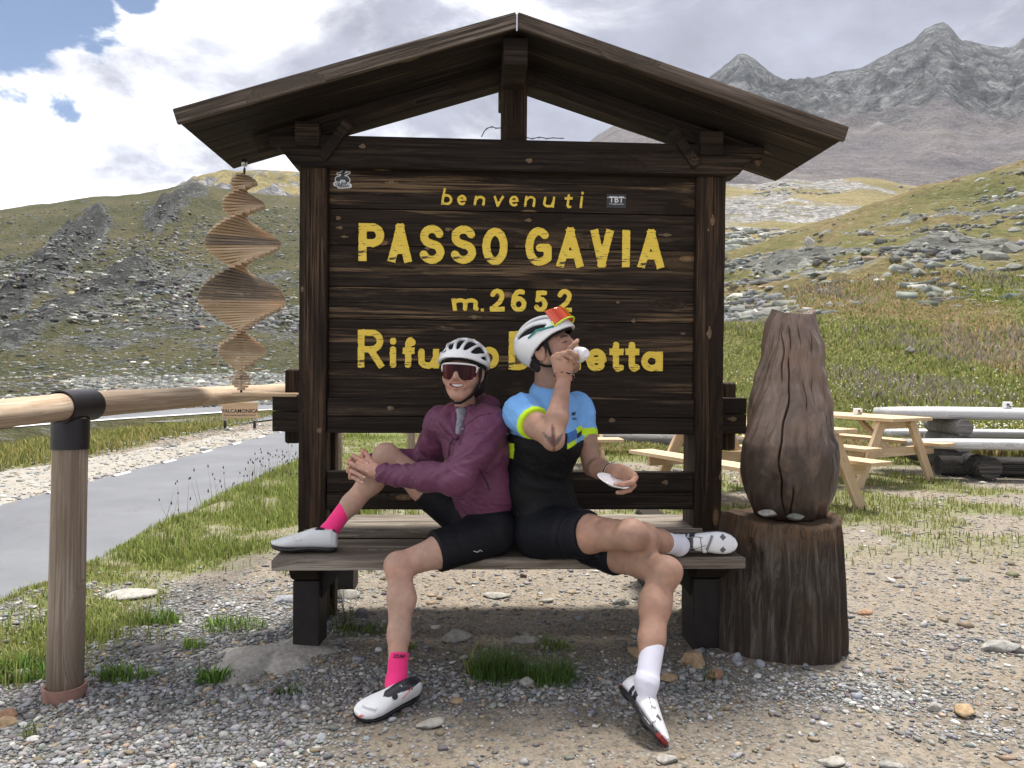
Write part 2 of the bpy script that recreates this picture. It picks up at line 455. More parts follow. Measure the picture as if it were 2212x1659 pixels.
ground = mesh_np('ground', np.stack([X, Y, Z], -1).reshape(-1, 3), grid_faces(len(xs), len(ys)), m,
                 attrs={'grass': grass_mask(X, Y).ravel(), 'gravel': gravel_mask(X, Y).ravel()})
tag(ground, 'trodden dirt and gravel terrace beside the road', None, None, 'structure')

# ---- road below the bank, hairpin behind, white edge lines
m, t, b = mat_new('asphalt')
oc = t.new('ShaderNodeTexCoord').outputs['Object']
n1_ = t.noise(oc, 140, 4, .7); n2_ = t.noise(oc, .9, 5, .6); n3_ = t.noise(t.mapping(oc, scale=(3, .35, 1)), 1.2, 4, .6)
c = t.mix(t.ramp(n2_, [(.3, 0), (.7, 1)]), (.105, .111, .125), (.150, .157, .172))
c = t.mix(t.ramp(n3_, [(.52, 0), (.75, .25)]), c, (.14, .145, .16))
crk = t.voro(t.vmath('ADD', oc, t.vmath('MULTIPLY', t.noise(oc, 2, 3, out=1), (1.2, 1.2, 1.2))), .35, 'DISTANCE_TO_EDGE')
c = t.mix(t.ramp(crk, [(.0, .35), (.006, 0)]), c, (.07, .07, .075))
c = t.mix(1, c, t.ramp(n1_, [(.3, .8), (.7, 1.2)]), 'MULTIPLY')
t.set(b.inputs['Base Color'], c); b.inputs['Roughness'].default_value = .75
t.set(b.inputs['Normal'], t.bump(n1_, .5, .004))
paint = plain('road_paint', (.62, .62, .60), .7, .2, 0, .35, 6)
def ribbon(name, pts, w, mat, dz=0.0, kind='structure', parent=None):
    pts = [Vector(p) for p in pts]; V = []; F = []
    for i, p in enumerate(pts):
        d = (pts[min(i+1, len(pts)-1)]-pts[max(i-1, 0)]); d.z = 0; d.normalize(); nrm = Vector((d.y, -d.x, 0))
        for s in (-1, -.33, .33, 1):
            V.append(p + nrm*(s*w/2) + Vector((0, 0, dz + (.02*(1-s*s)))))
        if i:
            for k in range(3): F.append([(i-1)*4+k, (i-1)*4+k+1, i*4+k+1, i*4+k])
    o = mesh_np(name, V, F, mat, parent, True)
    if parent is None: o['kind'] = kind
    return o
rl = [(-5.3, yy, ROAD_Z+.015) for yy in np.linspace(-9, 24, 40)]
rl += [(-5.3-2.6*(1-math.cos(a)), 24+9.5*math.sin(a), ROAD_Z+.015) for a in np.linspace(.1, PI/2, 10)]
rl += [(-7.9-2.3*math.sin(a)*1.4, 24+9.5*math.cos(a)*1.0+.4, ROAD_Z+.02) for a in np.linspace(.15, PI/2*.85, 8)]
road = ribbon('road', rl, 3.5, MATS['asphalt'])
far = [P(u, v, 1).copy() for u, v in ()]
def gr(u, v, z): return G(u, v, z)
fl = [gr(-260, 985, -.85), gr(-100, 961, -.85), gr(0, 946, -.85), gr(120, 935, -.85), gr(250, 924, -.85), gr(380, 914, -.85), gr(500, 905, -.85), gr(640, 896, -.85), gr(760, 890, -.85)]
frd = []
for i, p in enumerate(fl):
    d = fl[min(i+1, len(fl)-1)]-fl[max(i-1, 0)]; d.z = 0; d.normalize(); frd.append(p + Vector((-d.y, d.x, 0))*2.1 + Vector((0, 0, .27)))
far_road = ribbon('road', frd, 3.6, MATS['asphalt'])
far_line = ribbon('edge_line', [p+Vector((0, 0, .30)) for p in fl], .35, paint, 0, 'structure', far_road)
wall_pts = [p+Vector((.0, -.3, .05)) for p in fl]
for s, x0, wl in ((1, -3.68, .10), (-1, -6.95, .09)):
    if s == 1: pts = [(x0, yy, ROAD_Z+.024) for yy in np.linspace(-9, 24, 30)]; ribbon('edge_line', pts, wl, paint, 0, 'structure', road)
    else:
        for k in range(24):
            y0 = 2.0+k*1.9; ribbon('edge_line', [(x0, y0, ROAD_Z+.022), (x0, y0+.55, ROAD_Z+.022)], wl, paint, 0, 'structure', road)
# ---- gravel lay-by beyond the road
m, t, b = mat_new('layby_mat'); oc = t.new('ShaderNodeTexCoord').outputs['Object']
c = t.mix(t.ramp(t.noise(oc, 3, 6, .65), [(.3, 0), (.7, 1)]), (.215, .20, .17), (.33, .31, .27))
c = t.mix(t.ramp(t.noise(oc, 16, 5, .7), [(.50, 0), (.72, .40)]), c, (.17, .165, .155))
t.set(b.inputs['Base Color'], c); b.inputs['Roughness'].default_value = .95
lx = np.linspace(0, 1, 10); ly = np.linspace(-9, 27, 60)
A, B = np.meshgrid(lx, ly, indexing='ij')
x1 = -9.9+.9*(fbm(B*.5, B*0+2, 3, 51)-.5)+np.interp(B, [0, 14, 27], [0, .5, 2.6])
LX = -6.98+A*(x1+6.98)
lay = mesh_np('gravel_path', np.stack([LX, B, ROAD_Z+.0+.012*np.sin(B*7+A*9)*A+.02*A*(1-A)], -1).reshape(-1, 3), grid_faces(10, 60)[:, ::-1], m)
lay['kind'] = 'structure'

# ---- hills and mountains
def hill_mat(name, grasses, rock, rock_amt, scale, rscale, slope=(.55, .8), bump=1.0, bdist=.6):
    m, t, b = mat_new(name); g = t.new('ShaderNodeNewGeometry'); oc = g.outputs['Position']
    sp = t.new('ShaderNodeSeparateXYZ'); t.l.new(g.outputs['Normal'], sp.inputs[0])
    v = t.mapping(oc, scale=(1, 1, 1.8))
    na = t.noise(v, scale, 7, .62, .4); nb = t.noise(t.vmath('ADD', v, (40, 9, 3)), scale*.35, 5, .55)
    nc = t.noise(v, rscale, 8, .68, .3); nd_ = t.noise(v, rscale*5, 5, .7)
    gcol = t.ramp(t.math('ADD', t.math('MULTIPLY', na, .55), t.math('MULTIPLY', nb, .5)), [(.36, grasses[0]), (.5, grasses[1]), (.62, grasses[2])])
    ne = t.noise(v, rscale*18, 4, .7)
    gcol = t.mix(1, gcol, t.ramp(nd_, [(.3, .62), (.7, 1.35)]), 'MULTIPLY'); gcol = t.mix(1, gcol, t.ramp(ne, [(.3, .75), (.7, 1.25)]), 'MULTIPLY')
    gcol = t.mix(t.maprange(nd_, .60, .66, 0, .8), gcol, rock)
    rcol = t.ramp(nd_, [(.3, tuple(q*.5 for q in rock)), (.5, rock), (.75, tuple(min(1, q*1.55) for q in rock))])
    wv = t.vmath('ADD', t.mapping(v, rot=(.2, .3, .5), scale=(1, 1, .55)), t.vmath('MULTIPLY', t.noise(v, rscale*3, 4, .6, out=1), (2.2, 2.2, 2.2)))
    ce = t.voro(wv, rscale*4.5, out='Color'); sc_ = t.new('ShaderNodeSeparateColor'); t.l.new(ce, sc_.inputs[0])
    rcol = t.mix(1, rcol, t.ramp(sc_.outputs[0], [(0, .6), (1, 1.4)]), 'MULTIPLY')
    rcol = t.mix(t.ramp(t.voro(wv, rscale*4.5, 'DISTANCE_TO_EDGE'), [(.0, .75), (.10, 0)]), rcol, tuple(q*.22 for q in rock))
    rcol = t.mix(t.maprange(t.attr('rock'), .6, .95, 0, .55), rcol, tuple(q*.3 for q in rock))
    steep = t.maprange(sp.outputs[2], slope[0], slope[1], 1, 0)
    f = t.maprange(t.math('ADD', nc, t.math('MULTIPLY', steep, .35)), 1-rock_amt, 1-rock_amt+.09)
    ra = t.attr('rock')
    f = t.math('MAXIMUM', f, t.maprange(t.math('ADD', ra, t.math('MULTIPLY', t.math('SUBTRACT', nc, .5), 1.6)), .38, .62))
    t.set(b.inputs['Base Color'], t.mix(f, gcol, rcol)); b.inputs['Roughness'].default_value = .95; b.inputs['Specular IOR Level'].default_value = .05
    t.set(b.inputs['Normal'], t.bump(t.math('ADD', nd_, nc), bump, bdist))
    return m
SHEETS = {}
def sheet(name, us, prof, nt, mat, disp=None, rock=None, label=None, drop=True):
    """hillside surface: prof(u) -> list of (pixel row, distance) from foot to skyline for the column of pixel u"""
    us = np.asarray(us, float); rows = np.linspace(0, 1, nt); V = np.zeros((len(us), nt+(5 if drop else 0), 3))
    for i, u in enumerate(us):
        pr = np.array(prof(u), float); kt = np.linspace(0, 1, len(pr))
        py = np.interp(rows, kt, pr[:, 0]); ly_ = np.exp(np.interp(rows, kt, np.log(pr[:, 1])))
        for j in range(nt): V[i, j] = P(u, py[j], ly_[j])
        if drop:
            p = V[i, nt-1]; s = p[1]
            for k in range(5):
                f = (k+1)/5; V[i, nt+k] = (p[0]*(1+.5*f), s*(1+.5*f), p[2]-(.5*s*.45)*f**1.5*.6)
    t_ = np.concatenate([rows, np.ones(5)]) if drop else rows
    T = np.broadcast_to(t_[None, :], V.shape[:2])
    rk = np.zeros(V.shape[:2])
    if disp is not None:
        dz, rk = disp(V, T, us); V[..., 2] += dz
    SHEETS[name] = (us, V, nt)
    o = mesh_np(name.split('#')[0], V.reshape(-1, 3), grid_faces(V.shape[0], V.shape[1]), mat, attrs={'rock': np.asarray(rk).ravel()})
    o['kind'] = 'structure'
    if label: o['label'] = label
    return o
ip = lambda pts: (lambda u: float(np.interp(u, [p[0] for p in pts], [p[1] for p in pts])))
# left hillside
ridL = ip([(-700, 480), (0, 452), (100, 441), (200, 428), (300, 421), (345, 412), (400, 402), (470, 408), (560, 420), (645, 424), (800, 440), (1000, 520), (1200, 640)])
mL = hill_mat('hill_left_mat', [(.066, .073, .038), (.102, .103, .056), (.142, .127, .070)], (.155, .160, .155), .44, .09, .28, bump=1.0, bdist=1.2)
def dispL(V, T, us):
    x, y = V[..., 0], V[..., 1]; U = np.broadcast_to(us[:, None], x.shape)
    env = sstep(.0, .12, T)
    crag = sstep(.5, .62, fbm(x*.018+3, y*.02, 4, 61))*sstep(.30, .45, T)
    # the two long crags running down to the left
    def band(u0, t0, u1, t1, wd):
        s = np.clip((U-u0)/(u1-u0), 0, 1); tt = t0+s*(t1-t0)
        return np.exp(-((T-tt)/wd)**2)*sstep(u0-40, u0+10, U)*sstep(u1+60, u1, U)
    bands = np.maximum.reduce([band(-80, .46, 205, .86, .085), band(10, .44, 300, .72, .06), band(340, .88, 420, .97, .05), .6*band(290, .62, 520, .72, .05)])
    r = fbm(x*.07, y*.05, 5, 63, .55, True); r2 = fbm(x*.25, y*.2, 4, 64, .55, True)
    dz = env*((fbm(x*.02, y*.02, 4, 62)-.5)*y*.035 + (r-.55)*y*.02*(.3+1.0*np.maximum(crag, bands)) + (r2-.5)*y*.006)
    dz += bands*y*.034*(r-.25) + bands*y*.030*(r2-.5)
    dz *= 1-.75*sstep(.93, 1, T)
    low = sstep(.42, .2, T)*sstep(.50, .58, fbm(x*.06, y*.08, 4, 66))*.35
    return dz, np.clip(np.maximum.reduce([crag*.4, bands*1.0, low])+(r-.5)*.4, 0, 1)
def _emb():
    V = []; F = []
    for i, p in enumerate(fl):
        d = fl[min(i+1, len(fl)-1)]-fl[max(i-1, 0)]; d.z = 0; d.normalize(); nn = Vector((d.y, -d.x, 0))
        V += [p-nn*.25+Vector((0, 0, .288)), p+nn*.2+Vector((0, 0, .27)), p+nn*1.0+Vector((0, 0, .05)), p+nn*2.2+Vector((0, 0, -.35))]
        if i: F += [[(i-1)*4+k, (i-1)*4+k+1, i*4+k+1, i*4+k] for k in range(3)]
    o = mesh_np('embankment', V, F, mL); o['kind'] = 'structure'
_emb()
sheet('hillside#L', np.linspace(-700, 1200, 260), lambda u: [(905, 36), (800, 62), (640, 105), (ridL(u), 240)], 150, mL, dispL, label='grassy slope with crags and scree across the road')
# rounded top behind it
ridB = ip([(300, 440), (400, 402), (430, 386), (480, 373), (560, 366), (645, 371), (720, 385), (900, 450), (1000, 520)])
mB = hill_mat('hill_dome_mat', [(.15, .13, .06), (.22, .19, .09), (.27, .22, .11)], (.23, .23, .24), .5, .02, .05, bump=1.0, bdist=2)
def dispB(V, T, us):
    x, y = V[..., 0], V[..., 1]; r = fbm(x*.05, y*.04, 5, 71, .55, True)
    dz = (r-.5)*12*sstep(1, .9, T); return dz, sstep(.9, .55, T)*.7*r
sheet('hillside#B', np.linspace(300, 1000, 90), lambda u: [(470, 300), (ridB(u), 420)], 50, mB, dispB, label='rounded rocky hilltop behind the grassy slope')
# right meadow and rocky slope
lipR = ip([(500, 905), (760, 850), (1000, 780), (1250, 720), (1560, 648), (1800, 610), (2212, 585), (2800, 540)])
ridR = ip([(500, 900), (760, 840), (1000, 760), (1250, 680), (1480, 590), (1560, 556), (1640, 532), (1720, 500), (1800, 476), (1900, 444), (1980, 414), (2050, 393), (2130, 374), (2212, 348), (2500, 270), (2800, 220)])
mR = hill_mat('meadow_mat', [(.080, .088, .034), (.120, .113, .048), (.165, .125, .066)], (.20, .205, .185), .30, .09, .22, bump=1.0, bdist=.35)
def dispR(V, T, us):
    x, y = V[..., 0], V[..., 1]; env = sstep(.06, .2, T)
    r = fbm(x*.16, y*.10, 5, 81, .55, True); big = fbm(x*.035, y*.05, 4, 82)-.5
    up = sstep(.5, .62, T)
    dz = env*(big*y*.05 + (fbm(x*.5, y*.4, 4, 83)-.5)*.35) + up*(r-.5)*y*.022
    ledge = up*sstep(.52, .62, fbm(x*.06+.05*y, y*.09, 4, 84))*sstep(1.0, .9, T)
    dz = dz + ledge*(r-.25)*1.6
    dz *= 1-.6*sstep(.95, 1, T)
    return dz, ledge*.9
sheet('meadow#R', np.linspace(500, 2800, 260), lambda u: [(985 if u>900 else 905+80*max(0,(u-500))/400, 11.2 if u>900 else 11.2+19*(900-u)/400), (min(900+max(0,(1000-u)*.06), 960), 15 if u>900 else 15+17*(900-u)/400), (lipR(u)+60*(1 if u>1000 else max(.02,(u-500)/500)), 30 if u>900 else 30+6*(900-u)/400), (lipR(u), 40), (.5*(lipR(u)+ridR(u)), 66), (ridR(u), 100)], 170, mR, dispR, label='grassy meadow slope with boulders rising to the right')
# golden valley floor
ridV = ip([(700, 540), (1000, 470), (1250, 440), (1560, 396), (1640, 398), (1700, 385), (1760, 392), (1850, 383), (1900, 386), (1960, 400), (2100, 410), (2800, 430)])
mV = hill_mat('valley_mat', [(.125, .118, .060), (.19, .165, .082), (.25, .205, .11)], (.26, .255, .245), .29, .03, .09, bump=.8, bdist=1.5)
def dispV(V, T, us):
    x, y = V[..., 0], V[..., 1]
    return (fbm(x*.03, y*.02, 4, 91)-.5)*7*sstep(0, .2, T)*sstep(1.05, .8, T), sstep(.55, .62, fbm(x*.02, y*.01, 4, 92))*.6
sheet('hillside#V', np.linspace(700, 2800, 140), lambda u: [(640, 85), (500, 200), (ridV(u), 400)], 70, mV, dispV, label='golden valley floor below the grey mountain')
# grey mountain
ridM = ip([(650, 540), (900, 470), (1150, 400), (1240, 338), (1290, 296), (1335, 268), (1400, 240), (1480, 205), (1530, 172), (1570, 143), (1595, 122), (1612, 119), (1640, 138), (1672, 165), (1700, 176), (1750, 172), (1800, 160), (1860, 150), (1930, 112), (1975, 92), (1998, 66), (2020, 55), (2042, 54), (2058, 66), (2074, 88), (2110, 96), (2135, 106), (2180, 108), (2196, 100), (2212, 84), (2300, 40), (2420, 70), (2800, 160)])
m, t, b = mat_new('mountain_mat'); g = t.new('ShaderNodeNewGeometry'); oc = g.outputs['Position']
sp = t.new('ShaderNodeSeparateXYZ'); t.l.new(g.outputs['Normal'], sp.inputs[0])
na = t.noise(oc, .012, 8, .65, .5); nb = t.noise(oc, .055, 7, .7, .3); nc = t.noise(oc, .35, 4, .7)
talus = t.ramp(na, [(.35, (.125, .118, .127)), (.55, (.165, .152, .155)), (.7, (.20, .18, .168))])
talus = t.mix(1, talus, t.ramp(nc, [(.3, .65), (.7, 1.35)]), 'MULTIPLY'); talus = t.mix(1, talus, t.ramp(nb, [(.35, .82), (.65, 1.18)]), 'MULTIPLY')
wv = t.vmath('ADD', t.mapping(oc, rot=(.3, .4, .6), scale=(1, .7, .5)), t.vmath('MULTIPLY', t.noise(oc, .03, 5, .65, out=1), (40, 40, 40)))
ce = t.voro(wv, .035, out='Color'); s0 = t.new('ShaderNodeSeparateColor'); t.l.new(ce, s0.inputs[0]); ce2 = t.voro(wv, .12, out='Color'); s1_ = t.new('ShaderNodeSeparateColor'); t.l.new(ce2, s1_.inputs[0])
cliff = t.ramp(nb, [(.34, (.042, .048, .056)), (.5, (.105, .112, .120)), (.66, (.215, .215, .212))])
cliff = t.mix(1, cliff, t.ramp(s0.outputs[0], [(0, .75), (1, 1.25)]), 'MULTIPLY'); cliff = t.mix(1, cliff, t.ramp(s1_.outputs[0], [(0, .8), (1, 1.2)]), 'MULTIPLY')
cliff = t.mix(t.ramp(t.voro(wv, .035, 'DISTANCE_TO_EDGE'), [(.0, .6), (.08, 0)]), cliff, (.035, .04, .047))
f = t.maprange(t.math('ADD', t.attr('rock'), t.math('MULTIPLY', t.math('SUBTRACT', na, .5), 1.2)), .35, .6)
t.set(b.inputs['Base Color'], t.mix(f, talus, cliff)); b.inputs['Roughness'].default_value = .95; b.inputs['Specular IOR Level'].default_value = .05
t.set(b.inputs['Normal'], t.bump(t.math('ADD', nb, t.math('MULTIPLY', nc, .4)), 1.0, 7))
def dispM(V, T, us):
    x, y = V[..., 0], V[..., 1]; r = fbm(x*.011, y*.006+T*2, 6, 101, .55, True); r2 = fbm(x*.04, T*22, 5, 103, .6, True)
    U = np.broadcast_to(us[:, None], x.shape); side = sstep(1400, 1560, U); up = sstep(.50, .72, T+.35*(fbm(x*.006, T*3, 3, 105)-.5))*(.12+.88*side)
    dz = up*((r-.5)*62 + (r2-.5)*26)*(1-.82*sstep(.84, 1, T)) + (1-up)*(fbm(x*.01, y*.01, 4, 102)-.5)*14*sstep(0, .1, T)
    return dz, up*.85*side
sheet('mountain', np.linspace(650, 2800, 320), lambda u: [(450, 380), (400, 480), (.6*ridM(u)+.4*400, 820), (ridM(u), 1250)], 190, m, dispM, label='bare grey rocky mountain with two peaks')

# ================================================================== THE SIGN AND ITS BENCH
W_SIGN = wood('sign_wood', (.0155, .0114, .0088), (.052, .0365, .0260), (.19, .125, .070), 0, wear=.46, streak=.06, bumps=.8, knotc=(.34, .21, .10))
W_DARK = wood('beam_wood', (.013, .0100, .0080), (.042, .030, .0220), (.095, .065, .043), 0, wear=.42, bumps=.6, knotc=(.27, .17, .085))
W_POST = wood('post_wood', (.014, .0092, .0066), (.048, .0305, .0200), (.105, .066, .039), 2, wear=.48, bumps=.6, knotc=(.30, .19, .095))
W_ROOF = wood('roof_wood', (.012, .0093, .0075), (.040, .029, .0215), (.115, .082, .057), 0, wear=.40, bumps=.6, knotc=(.16, .11, .07))
W_EDGE = wood('verge_wood', (.055, .042, .033), (.125, .096, .073), (.22, .18, .145), 0, wear=.5, bumps=.7)
W_SEAT = wood('bench_wood', (.085, .070, .054), (.185, .152, .118), (.34, .30, .255), 0, wear=.5, bumps=.7, knotc=(.12, .085, .06))
W_LEG = plain('leg_stain', (.020, .017, .016), .7, .3, 0, .3, 14, .3)
YELLOW = None
SGN_Y = 3.74; SGN_R = rad(3.0)
sign = empty('welcome_sign', (0, SGN_Y, 0), (0, 0, SGN_R))
tag(sign, 'dark brown roofed wooden pass sign with yellow lettering and built-in bench', 'sign')
_sx = Vector((math.cos(SGN_R), math.sin(SGN_R), 0)); _sy = Vector((-math.sin(SGN_R), math.cos(SGN_R), 0)); _so = Vector((0, SGN_Y, 0))
def SL(px, py, yl):
    """pixel -> sign-local (x, z) on the plane at local depth yl"""
    d = ray(px, py); o = Vector((0, 0, CAM_H)); t_ = (yl-(o-_so).dot(_sy))/d.dot(_sy); q = o+d*t_-_so
    return q.dot(_sx), q.z
# posts
PW = .135
for px0, px1 in ((645, 705), (1504, 1564)):
    x0 = SL(px0, 750, 0)[0]; x1 = SL(px1, 750, 0)[0]
    zt = SL(px0, 345, -.0)[1]
    box('post', (x1-x0, .13, zt+.05), ((x0+x1)/2, .065, (zt-.05)/2), W_POST, sign, bev=.008, rough=.0015)
XL0, XL1 = SL(645, 750, 0)[0], SL(705, 750, 0)[0]; XR0, XR1 = SL(1504, 750, 0)[0], SL(1564, 750, 0)[0]
# lettered board: six planks recessed between the posts
seams = [(352, 366), (453, 462), (531, 540), (620, 628), (690, 697), (783, 788), (862, 864)]
YB = .045
zs = [SL(1106, (a+b_)/2, YB)[1] for a, b_ in seams]
for i in range(6):
    z1, z0 = zs[i], zs[i+1]
    box('plank', (XR0-XL1-.004, .04, z1-z0-.0035), ((XL1+XR0)/2, YB+.02+random.uniform(-.002, .002), (z0+z1)/2), W_SIGN, sign, bev=.004, rot=(0, 0, 0))
box('seam_blocker', (XR0-XL1-.002, .012, zs[0]-zs[-1]), ((XL1+XR0)/2, YB+.049, (zs[0]+zs[-1])/2), W_LEG, sign, bev=0)  # unseen dark sheet added to stop sky light showing through the plank seams
# back rails (upper and lower), each of two boards
for (pa, pb, split) in ((862, 937, .52), (1019, 1101, .55)):
    za = SL(1106, pa, .01)[1]; zb = SL(1106, pb, .01)[1]; zm = za+(zb-za)*split
    for z1, z0 in ((za, zm+.0015), (zm-.0015, zb)):
        box('back_rail', (XR0-XL1-.006, .05, z1-z0), ((XL1+XR0)/2, .035, (z0+z1)/2), W_DARK, sign, bev=.005, rough=.001)
# rear rail ends that stick out past the posts, and the rear uprights
za = SL(620, 852, .17)[1]; zb = SL(620, 932, .17)[1]
xa = SL(591, 890, .17)[0]; xb = SL(1609, 890, .17)[0]
zm = (za+zb)/2+.01
for z1, z0 in ((za, zm+.0015), (zm-.0015, zb)):
    box('rear_rail', (xb-xa, .06, z1-z0), ((xa+xb)/2, .17, (z0+z1)/2), W_DARK, sign, bev=.006, rough=.0015)
for px, pt, pb_ in ((634, 797, 957), (1571, 826, 972)):
    xq = SL(px, 850, .24)[0]; z1 = SL(px, pt, .24)[1]; z0 = SL(px, pb_, .24)[1]
    box('rear_upright', (.075, .06, z1-z0), (xq, .235, (z0+z1)/2), W_POST, sign, bev=.018, seg=3)
# inner rear posts seen through the gaps beside the main posts
for px, w_ in ((713, .05), (1497, .05)):
    xq = SL(px, 1000, .14)[0]; box('rear_post', (w_, .09, SL(px, 940, .14)[1]+.1), (xq, .19, SL(px, 940, .14)[1]/2), W_POST, sign, bev=.005)
# tie beam with shaped ends
zt = SL(1106, 301, -.03)[1]; zb = SL(1106, 361, -.03)[1]
xa = SL(578, 325, -.03)[0]; xb = SL(1648, 345, -.03)[0]
bm = bmesh.new()
prof = [(xa, zt), (xa, zt-.055), (xa+.05, zt-.06), (xa+.115, zb-.008), (xa+.16, zb-.016), (xb-.16, zb-.016), (xb-.115, zb-.008), (xb-.05, zt-.06), (xb, zt-.055), (xb, zt)]
cxm = (xa+xb)/2; czm = (zt+zb)/2
f0 = [bm.verts.new((x-cxm, -.03, z-czm)) for x, z in prof]; f1 = [bm.verts.new((x-cxm, .12, z-czm)) for x, z in prof]
bm.faces.new(f0); bm.faces.new(f1[::-1])
for i in range(len(prof)): bm.faces.new((f0[(i+1) % len(prof)], f0[i], f1[i], f1[(i+1) % len(prof)]))
bmesh.ops.recalc_face_normals(bm, faces=bm.faces)
bmesh.ops.bevel(bm, geom=[e for e in bm.edges if e.calc_face_angle(0) > .8], offset=.006, segments=2, affect='EDGES')
tie = bm_obj('tie_beam', bm, W_DARK, sign); tie.location = (cxm, 0, czm)
# roof
YF, YR = -.36, .40
rx, rz = SL(1116, 38, YF)
lx_, lz_ = SL(382, 246, YF); qx, qz = SL(1824, 284, YF)
TH = .038
NPL = 5
for side, (ex, ez) in ((-1, (lx_, lz_)), (1, (qx, qz))):
    d = Vector((ex-rx, 0, ez-rz)); L = d.length; d.normalize(); up_ = Vector((-d.z, 0, d.x)) if side == 1 else Vector((d.z, 0, -d.x))
    ang = math.atan2(-d.z, d.x) if side == 1 else -math.atan2(-d.z, -d.x)
    dw = (YR-YF)/NPL
    for k in range(NPL):
        c = Vector((rx, 0, rz)) + d*(L/2+.004) - up_*(TH/2)
        o = box('roof_board', (L, dw-.004, TH), (c.x, YF+dw*(k+.5), c.z), W_ROOF, sign, rot=(0, ang, 0), bev=.004)
    # verge board along the front edge
    c = Vector((rx, 0, rz)) + d*(L/2+.004) - up_*(TH*.5-.002)
    box('verge_board', (L+.004, .022, TH+.028), (c.x, YF-.0135, c.z), W_EDGE, sign, rot=(0, ang, 0), bev=.004)
    # rafter under the boards over the wall line
    c = Vector((rx, 0, rz)) + d*(L*.46) - up_*(TH+.048)
    box('rafter', (L*.80, .075, .09), (c.x, .045, c.z), W_DARK, sign, rot=(0, ang, 0), bev=.005)
    # purlin block sitting on the tie beam
    pxx = SL(668 if side == -1 else 1532, 260, 0)[0]
    tt = abs(pxx-rx)/abs(d.x); zr = rz + d.z*tt - TH - .015
    box('purlin', (.115, .34, .115), (pxx, .115, zr-.075), W_DARK, sign, bev=.008, rough=.002)
    # diagonal strut
    xs0 = pxx - side*.13
    box('strut', (.05, .06, .21), (xs0, -.02, zr-.10), W_DARK, sign, rot=(0, -side*.62, 0), bev=.006)
box('ridge_beam', (.11, .66, .12), (rx, .02, rz-TH-.085), W_DARK, sign, bev=.008)
xk0, xk1 = SL(1083, 250, -.0)[0], SL(1139, 250, -.0)[0]
box('king_post', (xk1-xk0, .10, rz-zt-.10), ((xk0+xk1)/2, .05, (rz-.10+zt)/2), W_POST, sign, bev=.014)
# metal strip on the ridge joint
mtl = plain('zinc', (.62, .64, .66), .45, .5, .7, .1)
box('ridge_strip', (.006, .004, .075), (rx, YF-.027, rz-.032), mtl, sign, bev=0)
# ---- bench
ZS = .463
yf = -.575
def yl_at(px, py, z):
    g = G(px, py, z)-_so; return g.dot(_sy), g.dot(_sx)
yfront, _ = yl_at(1106, 1208, ZS); yb1, _ = yl_at(1106, 1164, ZS); ym, _ = yl_at(1106, 1186, ZS)
yr0, _ = yl_at(1106, 1143, ZS); yr1, _ = yl_at(1106, 1111, ZS); yrm, _ = yl_at(1106, 1127, ZS)
xsl = SL(585, 1208, yfront)[0]; xsr = SL(1612, 1208, yfront)[0]
for y0, y1, nm_ in ((yfront, ym, 'seat_board'), (ym, yb1, 'seat_board'), (yr0, yrm, 'rear_seat_board'), (yrm, yr1, 'rear_seat_board')):
    box(nm_, (xsr-xsl, y1-y0-.006, .045), ((xsl+xsr)/2, (y0+y1)/2, ZS-.0225), W_SEAT, sign, bev=.006, rough=.0015)
for px0, px1, pz in ((632, 689, 1), (1498, 1560, -1)):
    yl = -.40
    x0 = SL(px0, 1330, yl)[0]; x1 = SL(px1, 1330, yl)[0]; xm = (x0+x1)/2
    box('leg', (x1-x0, .19, .33), (xm, yl+.095, .155), W_LEG, sign, bev=.006)
    box('leg', (x1-x0, .19, .33), (xm, yl+1.06, .155), W_LEG, sign, bev=.006)
    # cross bearer carrying both seats, with a rounded nose
    bm = bmesh.new(); ya, yb_ = -.45, .78; hh = .096
    pr = [(ya, ZS-.047), (ya, ZS-.047-hh*.45), (ya+.03, ZS-.047-hh*.85), (ya+.07, ZS-.047-hh), (yb_-.07, ZS-.047-hh), (yb_, ZS-.047-hh*.45), (yb_, ZS-.047)]
    wq = (x1-x0)/2+.006
    a0 = [bm.verts.new((-wq, y, z)) for y, z in pr]; a1 = [bm.verts.new((wq, y, z)) for y, z in pr]
    bm.faces.new(a0[::-1]); bm.faces.new(a1)
    for i in range(len(pr)): bm.faces.new((a0[i], a0[(i+1) % len(pr)], a1[(i+1) % len(pr)], a1[i]))
    bmesh.ops.recalc_face_normals(bm, faces=bm.faces)
    bmesh.ops.bevel(bm, geom=[e for e in bm.edges if e.calc_face_angle(0) > .9], offset=.006, segments=2, affect='EDGES')
    o = bm_obj('bearer', bm, W_DARK, sign); o.location = (xm, 0, 0)
    # knee brace towards the middle
    bm = bmesh.new(); xe = x1 if pz == 1 else x0
    tri = [(xe, ZS-.05), (xe+pz*.13, ZS-.05), (xe+pz*.10, ZS-.09), (xe, ZS-.235)]
    a0 = [bm.verts.new((x, yl+.05, z)) for x, z in tri]; a1 = [bm.verts.new((x, yl+.14, z)) for x, z in tri]
    bm.faces.new(a0); bm.faces.new(a1[::-1])
    for i in range(4): bm.faces.new((a0[(i+1) % 4], a0[i], a1[i], a1[(i+1) % 4]))
    bmesh.ops.recalc_face_normals(bm, faces=bm.faces); bm_obj('brace', bm, W_LEG, sign)
box('sill_beam', (XR0-XL1-.01, .09, .09), ((XL1+XR0)/2, .09, ZS-.06), W_DARK, sign, bev=.006)

